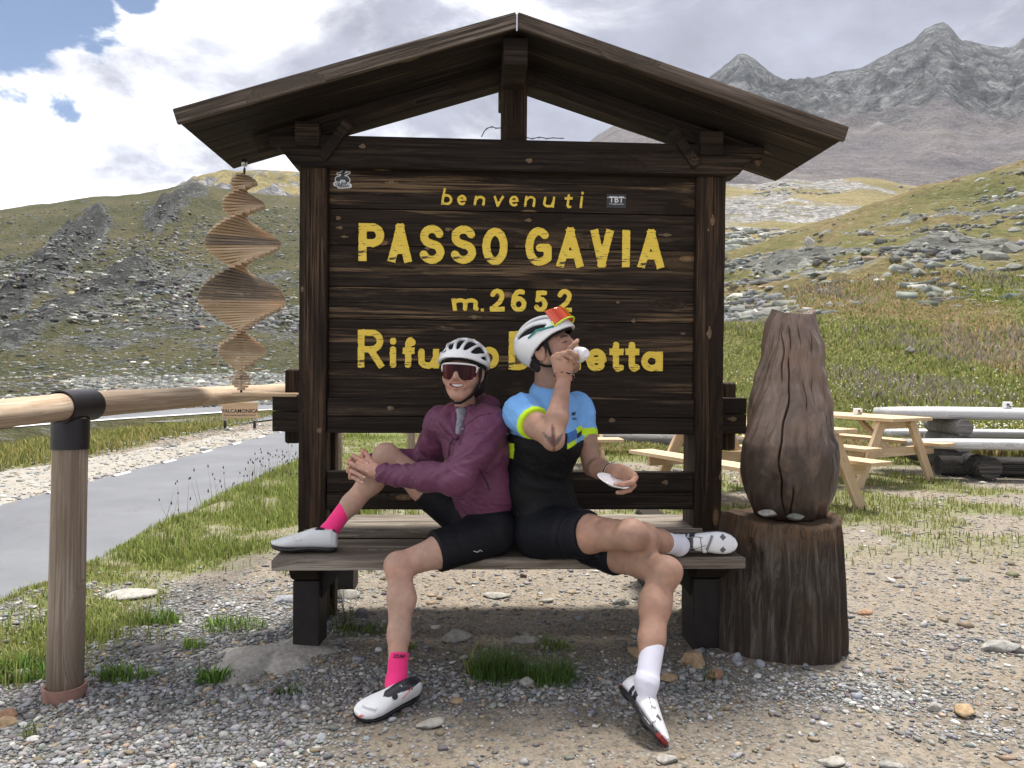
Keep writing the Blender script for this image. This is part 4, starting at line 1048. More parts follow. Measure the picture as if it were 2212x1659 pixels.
for z in np.linspace(log_o.z, pz[-1, 0], 90):
    xl = np.interp(z, pz[:, 0], pz[:, 1]); xr = np.interp(z, pz[:, 0], pz[:, 2]); cx_ = (xl+xr)/2-log_o.x; hw = (xr-xl)/2*float(np.interp(z, [.6, 1.1, 1.4], [.93, .97, 1.07]))
    zl = z-log_o.z
    bump_ = (fbm(np.cos(th)*2+5, np.sin(th)*2+zl*4.5, 4, 121)-.5)*.075 + .012*np.exp(-((zl-.70)/.05)**2)*np.cos(th+PI/2-.3) - .006*np.exp(-((zl-.60)/.04)**2) + (fbm(np.cos(th)*6, np.sin(th)*6+zl*6, 3, 122)-.5)*.008
    knot_r = .035*np.exp(-(((th-(-.35))/.22)**2+((zl-.36)/.05)**2)) + .03*np.exp(-(((th-(-PI+.25))/.2)**2+((zl-.42)/.04)**2))
    eyeb = (-.012*np.exp(-((np.hypot((th+PI/2-.28)*.19, zl-.372)-.030)/.0035)**2)) + .04*np.exp(-(((th-(-.28))/.15)**2+((zl-.31)/.05)**2)) -.010*np.exp(-((((th+PI/2)-.45)/.20)**2+((zl-.42)/.045)**2))
    crackd = 0
    for tc_, z0, z1, wd, dp in ((-PI/2-.42, .02, .74, .013, .05), (-PI/2+.12, .48, .64, .011, .025), (-PI/2-.02, .76, .88, .010, .02), (-PI/2+.34, .5, .66, .012, .02), (-PI/2-.62, .60, .86, .014, .025), (-PI/2+.72, .12, .66, .012, .02), (-PI/2-.15, .0, .18, .014, .03), (-PI/2+.95, .3, .75, .012, .02), (-PI/2-.3, .74, .88, .012, .02), (-PI/2+.3, .72, .86, .012, .02)):
        w_ = tc_+.07*math.sin(zl*9+tc_*5)+.02*math.sin(zl*37+tc_*9)
        crackd = crackd - dp*np.exp(-((np.angle(np.exp(1j*(th-w_))))/wd)**2)*float(sstep(z0, z0+.05, zl)*sstep(z1, z1-.05, zl))
    rr = 1+(bump_+knot_r+eyeb+crackd)/hw
    V.append(np.stack([cx_+hw*np.cos(th)*rr, hw*.86*np.sin(th)*rr, np.full(n, zl)], 1))
tp = V[-1]; ctr = tp.mean(0)
for k in range(n):        # two ear-like corners left standing on the crown
    ca = math.cos(th[k]); tp[k, 2] += .022*max(0, abs(ca)-.55)/.45-.004
for f, dz in ((.85, -.012), (.55, -.022), (.25, -.02)):
    q = ctr+(tp-ctr)*f; q[:, 2] = tp[:, 2]*.6+ctr[2]*.4+dz*.6; V.append(q)
VV = np.concatenate(V); nr = len(V)
F = [list(range(n))[::-1]]+[[i*n+k, i*n+(k+1) % n, (i+1)*n+(k+1) % n, (i+1)*n+k] for i in range(nr-1) for k in range(n)] + [[(nr-1)*n+k for k in range(n)]]
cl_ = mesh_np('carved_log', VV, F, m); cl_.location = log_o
tag(cl_, 'cracked brown log carved like a hunched animal, standing on the stump', 'carved log')
# ---- rocks
def rock_mat(name, c1, c2, lich=None):
    m, t, b = mat_new(name); oc = t.new('ShaderNodeTexCoord').outputs['Object']
    rnd = t.new('ShaderNodeObjectInfo').outputs['Random']
    v = t.vmath('ADD', oc, t.vmath('MULTIPLY', (31, 17, 53), rnd)) if False else oc
    n_ = t.noise(t.mapping(v, scale=(1, 1, 2.2)), 9, 7, .68, .4); n2_ = t.noise(v, 45, 5, .7)
    c = t.ramp(n_, [(.3, c1), (.7, c2)]); c = t.mix(1, c, t.ramp(n2_, [(.3, .7), (.7, 1.3)]), 'MULTIPLY')
    if lich: c = t.mix(t.ramp(t.noise(v, 6, 4, .6), [(.55, 0), (.64, .6)]), c, lich)
    t.set(b.inputs['Base Color'], c); b.inputs['Roughness'].default_value = .9; b.inputs['Specular IOR Level'].default_value = .2
    t.set(b.inputs['Normal'], t.bump(t.math('ADD', n_, n2_), .8, .01)); return m
RK_GREY = rock_mat('rock_grey', (.20, .20, .19), (.38, .37, .34)); RK_PALE = rock_mat('rock_pale', (.27, .255, .225), (.42, .405, .37))
RK_OCH = rock_mat('rock_ochre', (.26, .17, .09), (.46, .36, .24)); RK_BLUE = rock_mat('rock_blue', (.22, .23, .25), (.36, .37, .40))
RK_RUST = rock_mat('rock_rust', (.24, .13, .08), (.38, .24, .16)); RK_LICH = rock_mat('rock_lichen', (.135, .14, .12), (.25, .25, .225), (.20, .215, .15))
def rock(name, c, size, mat, seed, label, rot=0, group=None, angular=.35, cat='rock', sink=.3, sub=3):
    bm = bmesh.new(); bmesh.ops.create_icosphere(bm, subdivisions=sub, radius=1)
    rg_ = random.Random(seed); planes = [(Vector((rg_.uniform(-1, 1), rg_.uniform(-1, 1), rg_.uniform(-1, 1))).normalized(), rg_.uniform(.42, .80) if name == 'boulder' else rg_.uniform(.55, .85)) for _ in range(15 if name == 'boulder' else 11)]
    for v in bm.verts:
        for nrm, d in planes:
            k = v.co.dot(nrm)-d
            if k > 0: v.co -= nrm*k*(.55+angular)
        v.co *= 1+.10*(float(vnoise(v.co.x*2.3+seed, v.co.y*2.3+v.co.z*3, seed))-.5)
        v.co = Vector((v.co.x*size[0]/2, v.co.y*size[1]/2, v.co.z*size[2]/2))
    o = bm_obj(name, bm, mat, None, name != 'boulder'); c = Vector(c); o.location = c+Vector((0, 0, size[2]*(.5-sink))); o.rotation_euler = (0, 0, rot)
    tag(o, label, cat, group); return o
sz = ST.z+.590
a = G(1660, 1116, .60); rock('flat_stone', (a.x, a.y, sz+.012), (.105, .06, .035), RK_PALE, 3, 'long pale stone lying left of its neighbour on the stump top', .0, sink=.15)
a = G(1722, 1122, .60); rock('flat_stone', (a.x, a.y, sz+.008), (.092, .055, .032), RK_LICH, 5, 'short grey-green stone lying right of its neighbour on the stump top', .1, sink=.1)
for px, py, s, mt, sd_, lab, rz_ in (
    (1492, 1437, (.11, .09, .085), RK_OCH, 11, 'ochre rounded rock beside the right bench leg', .2), (1505, 1446, (.085, .07, .055), RK_OCH, 12, 'small tan rock leaning on the ochre rock by the right bench leg', 1),
    (1546, 1474, (.075, .06, .06), RK_RUST, 13, 'rusty brown stone in the gravel before the right bench leg', .4), (1442, 1466, (.10, .07, .04), RK_OCH, 14, 'flat yellowish stone behind the planted white sock', .5),
    (1594, 1440, (.06, .05, .055), RK_BLUE, 15, 'dark grey stone at the foot of the stump', .8), (1640, 1452, (.05, .045, .04), RK_BLUE, 16, 'small slate-blue stone against the stump foot', .1),
    (618, 1297, (.15, .09, .06), RK_BLUE, 17, 'smooth blue-grey stone in the grass behind the left bench leg', .1), (278, 1290, (.30, .2, .05), RK_PALE, 18, 'broad pale flat rock bedded in the roadside grass', .15),
    (745, 1287, (.17, .10, .07), RK_PALE, 19, 'pale jagged rock behind the bench near the left leg', .0), (45, 1463, (.09, .08, .06), RK_GREY, 20, 'grey stone at the grass edge left of the handrail post', .3),
    (12, 1552, (.075, .06, .055), RK_RUST, 21, 'reddish stone in the gravel left of the handrail post', .2), (10, 1566, (.085, .07, .05), RK_OCH, 22, 'tan stone in the gravel before the reddish stone', 1.1),
    (1076, 1290, (.17, .12, .035), RK_PALE, 23, 'flat pale slab of rock in the dirt under the bench', .1), (1180, 1303, (.085, .05, .03), RK_PALE, 24, 'small white stone in the dirt under the bench', .2),
    (1340, 1306, (.11, .08, .05), RK_PALE, 25, 'whitish broken rock in the dirt under the bench', .5), (985, 1382, (.17, .13, .055), RK_GREY, 26, 'grey slab bedded in gravel beyond the pink-socked foot', .4),
    (1135, 1385, (.14, .08, .04), RK_GREY, 27, 'flat grey stone above the grass tuft under the bench', .1), (1385, 1412, (.16, .09, .05), RK_OCH, 28, 'long tan rock in the gravel beside the right bench leg', -.1),
    (1140, 1478, (.075, .06, .045), RK_PALE, 29, 'pale stone sitting inside the grass tuft', .2), (930, 1560, (.11, .07, .03), RK_PALE, 30, 'cream flat stone in the dirt right of the pink-socked foot', .6),
    (985, 1512, (.06, .05, .02), RK_OCH, 31, 'small orange-tan stone in the gravel in front of the tuft', .2), (2165, 1410, (.20, .12, .06), RK_GREY, 32, 'grey rock half buried in the dirt far right of the stump', .2),
    (2190, 1405, (.16, .10, .04), RK_PALE, 33, 'pale rock slab half buried beside the grey rock', .3), (2020, 1528, (.06, .05, .05), RK_PALE, 34, 'light stone standing in the dirt right of the stump', .3),
    (2410/1.157, 1775/1.157, (.14, .08, .05), RK_OCH, 35, 'tan angular stone in the gravel right of the stump', .9), (2160/1.157, 1540/1.157, (.09, .06, .03), RK_RUST, 36, 'brown flat stone on the bare dirt right of the stump', .2),
    (1440, 1640, (.09, .06, .03), RK_PALE, 37, 'pale stone in the dirt in front of the white shoe tip', .4), (1800, 1640, (.10, .07, .03), RK_PALE, 38, 'whitish stone pressed into the dirt in front of the stump', .1), (1925/1.0, 1652, (.08, .06, .03), RK_GREY, 39, 'grey stone pressed into the dirt near the whitish stone', .1)):
    g = G(px, py); g.z = float(ground_z(g.x, g.y)); rock('rock', g, s, mt, sd_, lab, rz_, sink=.28)
# concrete footing hump round the left leg
m = rock_mat('old_concrete', (.26, .245, .22), (.37, .35, .315))
bm = bmesh.new(); g = G(604, 1424)
for i in range(9):
    for k in range(48):
        pass
n = 56; V = [(0, 0, .052)]; F = []
for i in range(1, 10):
    f = i/9
    for k in range(n):
        a = 2*PI*k/n; rr = (.30+.06*math.sin(a*2+.6)+.04*math.sin(a*5)+.03*math.sin(a*9+1))*f
        V.append((rr*math.cos(a)*.92, rr*math.sin(a), .052*(1-f**2.2)-.012*f+.010*float(fbm(math.cos(a)*f*4+9, math.sin(a)*f*4, 4, 131)-.5)*2))
F += [[0, 1+k, 1+(k+1) % n] for k in range(n)]
for i in range(8): F += [[1+i*n+k, 1+(i+1)*n+k, 1+(i+1)*n+(k+1) % n, 1+i*n+(k+1) % n] for k in range(n)]
o = mesh_np('concrete_footing', V, F, m); o.location = (g.x, g.y, 0); tag(o, 'low rounded concrete footing at the left bench leg', 'footing')

# ---- picnic tables of fresh timber
def picnic(loc, rz_, label, L=1.75):
    r = empty('picnic_table', loc, (0, 0, rz_)); tag(r, label, 'picnic table', 'new timber picnic tables behind the sign')
    # planks run along local x; trestles stand across
    for k in range(5): box('top_plank', (L, .138, .035), (0, -.29+.145*k, .735), W_PINE, r, bev=.004)
    for s in (-1, 1):
        for k in range(2): box('bench_plank', (L, .135, .035), (0, s*(.60+.145*k), .43), W_PINE, r, bev=.004)
    for e in (-1, 1):
        xe = e*(L/2-.24)
        box('top_bearer', (.045, .66, .09), (xe, 0, .671), wy, r, bev=.004)
        box('bench_bearer', (.045, 1.50, .10), (xe, 0, .361), wy, r, bev=.004)
        for s in (-1, 1):
            a = Vector((xe+e*.046, s*.26, .705)); b_ = Vector((xe+e*.046, s*.66, -.01)); d = b_-a
            box('leg', (.042, .115, d.length), (a+b_)/2, W_PINEZ, r, rot=(math.atan2(d.y, -d.z), 0, 0), bev=.004)
        a = Vector((xe-e*.03, 0, .37)); b_ = Vector((xe-e*.42, 0, .70)); d = b_-a
        box('brace', (.042, .07, d.length), (a+b_)/2, W_PINEZ, r, rot=(0, math.atan2(d.x, d.z), 0), bev=.003)
    return r
wy = wood('fresh_pine_cross', (.50, .36, .22), (.60, .45, .29), (.66, .52, .36), 1, wear=.5, bumps=.25, knotc=(.34, .20, .10))
picnic((2.30, 7.30, 0), rad(90+27), 'new timber picnic table right behind the carved log')
picnic((3.95, 9.15, 0), rad(90+30), 'new timber picnic table with a small white cube on top')
picnic((.35, 9.6, 0), rad(6), 'new timber picnic table seen under the back rail beside the saucer')
CUBE_W = plain('cube_white', (.70, .70, .68), .5); CUBE_K = plain('cube_print', (.05, .05, .055), .5)
def cube_box(loc, s, rz_, label):
    o = box('cube_holder', (s, s, s), loc, CUBE_W, None, rot=(0, 0, rz_), bev=s*.12, seg=3)
    for k, (dx, dz, w_, h_) in enumerate(((-.12, .08, .36, .30), (.16, -.18, .3, .22), (-.16, -.24, .2, .14))):
        box('print', (s*w_, .002, s*h_), (dx*s, -s/2-.0008, dz*s), CUBE_K, o, bev=0)
    tag(o, label, 'cube'); return o
a = P(1853, 880, 8.95); cube_box((a.x, a.y, .752+.0385), .076, .2, 'small white printed cube on the picnic table')
# ---- massive whitewashed log table with benches
W_LIME = wood('limed_log', (.38, .38, .39), (.52, .52, .53), (.63, .63, .635), 0, wear=.5, bumps=.5, gscale=.6, knotc=(.30, .28, .26))
W_GREYLOG = wood('grey_log', (.09, .085, .08), (.17, .16, .15), (.27, .26, .25), 0, wear=.5, bumps=.7, gscale=.6)
W_DARKLOG = wood('dark_log', (.02, .019, .018), (.05, .046, .043), (.10, .095, .09), 0, wear=.5, bumps=.7, gscale=.6)
lt = empty('log_table', (6.55, 9.75, 0), (0, 0, rad(-4))); tag(lt, 'heavy whitewashed log table with matching log benches', 'table')
def halflog(name, L, wdt, th_, loc, mat, par, seed, rz_=0):
    n, nx = 20, 16; V = []; F = []
    for i in range(nx+1):
        x = -L/2+L*i/nx; e = 1-.25*abs(2*i/nx-1)**6
        for k in range(n):
            a = 2*PI*k/n; y = wdt/2*math.copysign(abs(math.cos(a))**.6, math.cos(a)); z = th_/2*math.copysign(abs(math.sin(a))**.45, math.sin(a))
            s = 1+.09*(float(vnoise(x*1.3+seed, a, seed))-.5)
            V.append((x, y*s*e, z*s*e))
    for i in range(nx): F += [[i*n+k, i*n+(k+1) % n, (i+1)*n+(k+1) % n, (i+1)*n+k] for k in range(n)]
    F += [list(range(n))[::-1], [nx*n+k for k in range(n)]]
    o = mesh_np(name, V, F, mat, par, True); o.location = loc; o.rotation_euler = (0, 0, rz_); return o
halflog('table_top', 3.6, .75, .15, (0, 0, .74), W_LIME, lt, 1)
halflog('bench_seat', 3.7, .34, .12, (0, -.82, .42), W_LIME, lt, 2); halflog('bench_seat', 3.4, .34, .12, (.30, .82, .42), W_LIME, lt, 3)
for xx in (-.98, 1.1):
    for zz_, rr, in ((.575, .105), (.38, .115)):
        o = tube('support_log', [(0, -.42, 0), (0, 0, 0), (0, .42, 0)], [rr, rr*1.04, rr], W_GREYLOG, lt, 16); o.location = (xx, 0, zz_)
    o = tube('cross_log', [(0, -1.02, 0), (0, 0, 0), (0, 1.02, 0)], .13, W_DARKLOG, lt, 16); o.location = (xx, 0, .16)
o = tube('runner_log', [(-1.9, 0, 0), (0, 0, 0), (1.9, 0, 0)], .12, W_DARKLOG, lt, 16); o.location = (.55, -.55, .13)
a = P(2176, 874, 9.6); cube_box((a.x, a.y, .815+.04), .085, -.15, 'small white printed cube on the whitewashed log table')
# long grey log lying behind the terrace
a0 = P(1235, 950, 12.2); a1 = P(1640, 953, 11.6)
o = tube('lying_log', [(-(a1-a0).length/2+(a1-a0).length*i/6, random.uniform(-.01, .01), 0) for i in range(7)], [.115, .12, .125, .125, .13, .13, .125], W_GREYLOG, None, 16)
o.location = (a0+a1)/2; o.location.z = .15; o.rotation_euler = (0, 0, math.atan2((a1-a0).y, (a1-a0).x)); tag(o, 'long grey log lying on the grass behind the picnic tables', 'log')

# ================================================================== THE TWO CYCLISTS
def np3(v): return np.array(tuple(v), float)
def capcut(S, a, b, ra, rb, k=.01, cut0=False, cut1=True, u=None, e=1.0):
    """tapered limb piece whose end(s) are cut square"""
    a = np3(a); b = np3(b); t_ = (b-a)/np.linalg.norm(b-a); ext = .03
    a2 = a-t_*ext if cut0 else a; b2 = b+t_*ext if cut1 else b
    m = max(ra, rb)*max(e, 1)+ext
    L = np.linalg.norm(b-a)
    def f(p):
        s = np.clip((p-a)@t_, -ext, L+ext); r = ra+(rb-ra)*np.clip(s/L, -.2, 1.2)
        if not cut0: s = np.maximum(s, 0)
        if not cut1: s = np.minimum(s, L)
        q = p-a-s[..., None]*t_
        if u is not None:
            uu = np3(u); uu = uu-t_*(uu@t_); uu /= np.linalg.norm(uu); c = q@uu; q = q-c[..., None]*uu*(1-1/e)
        d = np.linalg.norm(q, axis=-1)-r
        if cut1: d = np.maximum(d, (p-b)@t_)
        if cut0: d = np.maximum(d, -((p-a)@t_))
        return d
    S.fn(f, np.minimum(a, b)-m, np.maximum(a, b)+m, k); return S
def vnormals(V, F):
    fn = np.cross(V[F[:, 1]]-V[F[:, 0]], V[F[:, 2]]-V[F[:, 0]]); N = np.zeros_like(V)
    for k in range(4): np.add.at(N, F[:, k], fn)
    return N/(np.linalg.norm(N, axis=1, keepdims=True)+1e-12)
def wrinkle(V, F, amp, ax1, f1, ax2, f2, seed=0, mask=None):
    N = vnormals(V, F); a = V@np3(ax1); b = V@np3(ax2)
    d = fbm(a*f1+3*vnoise(b*6, a*6, seed+9), b*f2, 3, seed, .5, True)-.5
    if mask is not None: d = d*mask
    return V+N*(d*amp)[:, None]
class Person:
    def __init__(s, base, label):
        s.e = empty('person', base); s.o = np3(base); tag(s.e, label, 'person')
    def add(s, name, V, F, mat, colr=None, parent=None, smooth=True):
        par = parent or s.e
        off = s.o
        o = mesh_np(name, np.asarray(V)-off, F, mat, s.e if parent is None else parent, smooth, {'col': colr} if colr is not None else None)
        return o
    def tube(s, name, pts, r, mat, parent=None, n=8):
        return tube(name, [Vector(np3(p)-s.o) for p in pts], r, mat, parent or s.e, n)
def col_mat(name, rough=.6, spec=.3, sss=0, bump=0, bscale=200, sheen=0, coat=0, var=.06, crease=0):
    m, t, b = mat_new(name); oc = t.new('ShaderNodeTexCoord').outputs['Object']
    c = t.attr('col', 'Color'); n_ = t.noise(oc, bscale, 4, .6); n2_ = t.noise(oc, 14, 4, .6)
    c = t.mix(1, c, t.ramp(n2_, [(.3, 1-var), (.7, 1+var)]), 'MULTIPLY')
    t.set(b.inputs['Base Color'], c); b.inputs['Roughness'].default_value = rough; b.inputs['Specular IOR Level'].default_value = spec
    if sss:
        b.inputs['Subsurface Weight'].default_value = sss; b.inputs['Subsurface Radius'].default_value = (.010, .004, .002); b.inputs['Subsurface Scale'].default_value = .6
    if sheen: b.inputs['Sheen Weight'].default_value = sheen
    if coat: b.inputs['Coat Weight'].default_value = coat
    if crease:
        n3_ = t.noise(t.mapping(oc, rot=(.3, .5, .4), scale=(1, 1, 2.2)), 8, 3, .5, 1.2)
        cr = t.math('SUBTRACT', 1, t.math('MULTIPLY', t.math('ABSOLUTE', t.math('SUBTRACT', n3_, .5)), 7), clamp=True)
        n_ = t.math('ADD', t.math('MULTIPLY', n_, .12), t.math('MULTIPLY', cr, crease))
        t.set(b.inputs['Normal'], t.bump(n_, .55, .006))
    elif bump: t.set(b.inputs['Normal'], t.bump(n_, bump, .002))
    return m
SKIN = col_mat('skin', .6, .28, .08, .25, 260, var=.16)
FAB = col_mat('fabric', .75, .15, 0, .25, 500, .15, var=.05)
NYLON = col_mat('jacket_nylon', .5, .3, 0, .15, 400, .05, var=.06, crease=.5)
LYCRA = col_mat('lycra', .6, .18, 0, .12, 500, 0, var=.1, crease=.22)
SHOE = col_mat('shoe_leather', .32, .45, 0, .05, 120, coat=.15, var=.05)
HELM = plain('helmet_shell', (.78, .79, .80), .28, .5, 0, .03, 8, coat=.4)
LINER = plain('helmet_liner', (.012, .012, .014), .8, .2)
STRAP = plain('strap_web', (.013, .013, .015), .8, .2, 0, .2, 80)
def skin_cols(V, base, seed=0, amt=.12):
    n = fbm(V[:, 0]*16+V[:, 2]*9, V[:, 1]*16+V[:, 2]*13, 4, seed)[:, None]; n2_ = fbm(V[:, 0]*60+V[:, 2]*33, V[:, 1]*60+V[:, 2]*47, 3, seed+3)[:, None]
    return np.array(base)[None]*(1+amt*(n-.5)*2.6+.22*(n2_-.5))*(1+(n-.5)*np.array([.10, -.10, -.16]))
def rotm(fwd, up=(0, 0, 1)):
    """columns: head-local x (person's left), y (backwards), z up"""
    f = np3(fwd); f /= np.linalg.norm(f); y = -f; z = np3(up); z = z-y*(z@y); z /= np.linalg.norm(z); x = np.cross(y, z)
    return np.stack([x, y, z], 1)
MZ = -.064          # height of the mouth line in head axes
def head_sdf(smile=False, male=False):
    S = SDF()
    S.ball((0, .014, .028), (.073, .094, .088), .02)
    S.ball((0, -.030, -.034), (.058 if male else .0625, .062, .080), .03)
    jw = .056 if male else .055; ch = .024 if male else .020
    for s in (-1, 1):
        S.cap((s*jw, .002, -.058), (s*.017, -.072, -.101), .016, ch*.8, .035)
        S.ball((s*(.043 if male else .046), -.056, -.034), (.025, .025, .027), .022)
        S.cap((s*.012, -.084, .022), (s*.046, -.070, .020), .010, .009, .012)
        S.ball((s*.031, -.101, .001), (.017, .016, .013), .012, 's')
        S.ball((s*.031, -.074, .000), .0125, .004)
        S.cap((s*.020, -.0865, .006), (s*.041, -.082, .005), .0045, .0045, .005)
        S.ball((s*.0125, -.099, -.036), (.0095, .012, .0085), .006)
        q = 1.22 if male else 1.05
        S.ball((s*.077, .014, -.012), (.008, .020*q, .031*q), .008); S.ball((s*.088, .009, -.007), (.010, .011*q, .019*q), .006, 's')
        S.cap((s*.078, .030, .000), (s*.078, .028, -.02), .005, .005, .004)
        S.cap((s*.074, .004, -.038), (s*.072, .006, -.042), .007, .007, .006)
        S.cap((s*.022, -.098, -.040), (s*.036, -.086, -.066), .006, .004, .010) if smile else None
    S.ball((0, -.078, -.103), (ch, ch*.85, ch*.8), .02)
    S.cap((0, -.090, .016), (0, -.112, -.028), .0085, .0125, .010)
    S.ball((0, -.086, MZ), (.032, .016, .022), .018)
    if smile:
        def mouth(p):
            zc = p[..., 2]-MZ-5.0*p[..., 0]**2
            return np.maximum(np.maximum(np.abs(zc)-(.0074*np.sqrt(np.clip(1-(p[..., 0]/.030)**2, 0, 1))), np.abs(p[..., 0])-.030), p[..., 1]+.072)
        for s in (-1, 1):
            S.cap((s*.027, -.092, MZ+.0058), (0, -.1025, MZ+.0098), .0033, .0046, .005)
            S.cap((s*.025, -.091, MZ+.001), (0, -.1015, MZ-.0102), .0033, .0062, .005)
            S.ball((s*.042, -.068, MZ+.020), (.014, .015, .018), .016)
        S.fn(mouth, (-.036, -.13, MZ-.02), (.036, -.06, MZ+.02), .002, 's')
    else:
        S.cap((-.022, -.090, MZ+.004), (.022, -.090, MZ+.004), .005, .005, .006); S.cap((0, -.100, MZ+.0055), (0, -.1, MZ+.0053), .006, .006, .008)
        S.cap((-.018, -.090, MZ-.008), (.018, -.090, MZ-.008), .006, .006, .006); S.cap((0, -.098, MZ-.008), (0, -.098, MZ-.0082), .0065, .0065, .008)
    return S
def finish_head(S, neck_to, nr0, nr1, R, c, scale):
    nt_ = (np.array(R).T@(np3(neck_to)-np3(c)))/scale
    S.cap((0, .022, -.045), nt_, nr0, nr1, .03)
    V, F = S.mesh(.0027, .012)
    return V, F
def to_world(V, R, c, scale=1.0): return (np.asarray(V)*scale)@np.array(R).T+np3(c)
def helmet(pers, R, c, sc, slots, zc, rr, cen, rear_slots=True, name='helmet', th=.015):
    """open-vented shell; slots: list of (phi, half-width, elev from, elev to) in degrees"""
    cen = np.array(cen); rr = np.array(rr)
    def base(p):
        return sdf_ellipsoid(p, cen, rr)
    def cutz(p):
        return np.interp(p[..., 1], [q[0] for q in zc], [q[1] for q in zc])-p[..., 2]-.0*p[..., 0]
    def slot(p):
        q = p-cen; phi = np.degrees(np.arctan2(q[..., 0], np.maximum(q[..., 2], 1e-4)+.012)); el = np.degrees(np.arctan2(q[..., 2], -q[..., 1]))
        d = np.full(p.shape[:-1], 9.)
        for ph, hw, e0, e1 in slots:
            em = (e0+e1)/2; eh = (e1-e0)/2; taper = 1-.35*np.clip(np.abs(el-em)/eh, 0, 1)**2
            a = (np.abs(phi-ph)-hw*taper)*.0018; b = (np.abs(el-em)-eh)*.0021
            d = np.minimum(d, np.maximum(a, b)+.003*np.exp(-np.minimum(np.abs(a-b), .02)/.004))
        return d
    S = SDF()
    def f(p):
        o = base(p); d = np.maximum(o, -(sdf_ellipsoid(p, cen, rr-th)))
        d = np.maximum(d, cutz(p)); d = -smin(-d, np.maximum(slot(p), -(o+.030)), .006)
        return d
    S.fn(f, cen-rr-.004, cen+rr+.004)
    V, F = S.mesh(.0029, .008); V = smooth_mesh(V, F, 2, .45)
    he = pers.add(name, to_world(V, R, c, sc), F, HELM)
    S = SDF()
    def g(p):
        d = np.maximum(sdf_ellipsoid(p, cen, rr-.0135), -sdf_ellipsoid(p, cen, rr-.024)); return np.maximum(d, cutz(p)-.009)
    S.fn(g, cen-rr-.004, cen+rr+.004); V, F = S.mesh(.004, .008)
    pers.add('liner', to_world(V, R, c, sc), F, LINER, parent=he)
    he['_'] = 0; del he['_']
    return he
def lens_mesh(w_, top, bot, depth, curve, notch, nx=40, nz=10):
    """wrap-around shield in head axes: returns vertices (front sheet + back sheet) and faces"""
    V = []
    for s in (0, .0022):
        for i in range(nx+1):
            u = -1+2*i/nx; x = w_*math.sin(u*1.25)/math.sin(1.25); y = -depth+curve*(1-math.cos(u*1.25))/(1-math.cos(1.25))+s
            tz = top-.007*abs(u)**2.5; bz = bot+.010*abs(u)**3+notch*math.exp(-(u/.17)**2)
            for j in range(nz+1):
                f = j/nz; V.append((x, y+.006*f, tz+(bz-tz)*f))
    n1 = (nx+1)*(nz+1); F = []
    for i in range(nx):
        for j in range(nz):
            a = i*(nz+1)+j; F.append([a, a+1, a+nz+2, a+nz+1]); b = a+n1; F.append([b, b+nz+1, b+nz+2, b+1])
    ring = [i*(nz+1) for i in range(nx+1)]+[nx*(nz+1)+j for j in range(1, nz+1)]+[i*(nz+1)+nz for i in range(nx-1, -1, -1)]+[j for j in range(nz-1, 0, -1)]
    for k in range(len(ring)):
        a, b = ring[k], ring[(k+1) % len(ring)]; F.append([a, b, b+n1, a+n1])
    return np.array(V), np.array(F)
def shoe_geo(L=.275, open_x=.055, tilt=0):
    """upper, sole in foot axes: x heel->toe, y across, z up"""
    st = np.array([(-.004, .010, .045), (.0, .020, .075), (.02, .030, .094), (.06, .034, .100), (.10, .036, .094), (.14, .040, .078), (.19, .0465, .060), (.225, .045, .050), (.25, .037, .042), (.268, .024, .032), (.276, .008, .020)]); st[:, 0] *= L/.276
    def f(p):
        x = p[..., 0]; w_ = np.interp(x, st[:, 0], st[:, 1]); h = np.interp(x, st[:, 0], st[:, 2]); b0 = .012+.010*np.clip((x-.20)/.07, 0, 1)**2
        yc = .006*np.sin((x/L)*PI)
        h = np.maximum(h, b0+.014); zc = b0+(h-b0)*.42; hz = np.maximum(np.where(p[..., 2] > zc, h-zc, zc-b0), .004)
        k = (np.abs(p[..., 1]-yc)/w_)**2.3+(np.abs(p[..., 2]-zc)/np.maximum(hz, .004))**2.3
        d = (k**(1/2.3)-1)*np.minimum(w_, hz)
        return np.maximum(d, np.maximum(x-L, -x-.004))
    S = SDF(); S.fn(f, (-.01, -.055, 0), (L+.005, .055, .115))
    S.ell((.030, .004, .125), (.085, .004, .128), (0, 1, 0), (.026, .036), (.024, .032), .008, 's')
    up_ = S.mesh(.003, .01)
    def g(p):
        x = p[..., 0]; w_ = np.interp(x, st[:, 0], st[:, 1])+.0015; yc = .006*np.sin((x/L)*PI)
        b0 = .006*np.sin(np.clip((x-.03)/.14, 0, 1)*PI)+.012*np.clip((x-.20)/.075, 0, 1)**2
        d = np.maximum(np.abs(p[..., 1]-yc)-w_, np.maximum(p[..., 2]-b0-.0155, b0-p[..., 2])); return np.maximum(d, np.maximum(x-L-.001, -x-.004))
    S2 = SDF(); S2.fn(g, (-.01, -.055, -.002), (L+.005, .055, .035))
    S2.ball((.175, .004, .0), (.026, .022, .012), .004); S2.ball((.035, .0, .003), (.022, .020, .008), .004)
    return (smooth_mesh(up_[0], up_[1], 1, .4), up_[1]), S2.mesh(.0035, .01)
SHOE_UP, SHOE_SOLE = shoe_geo()
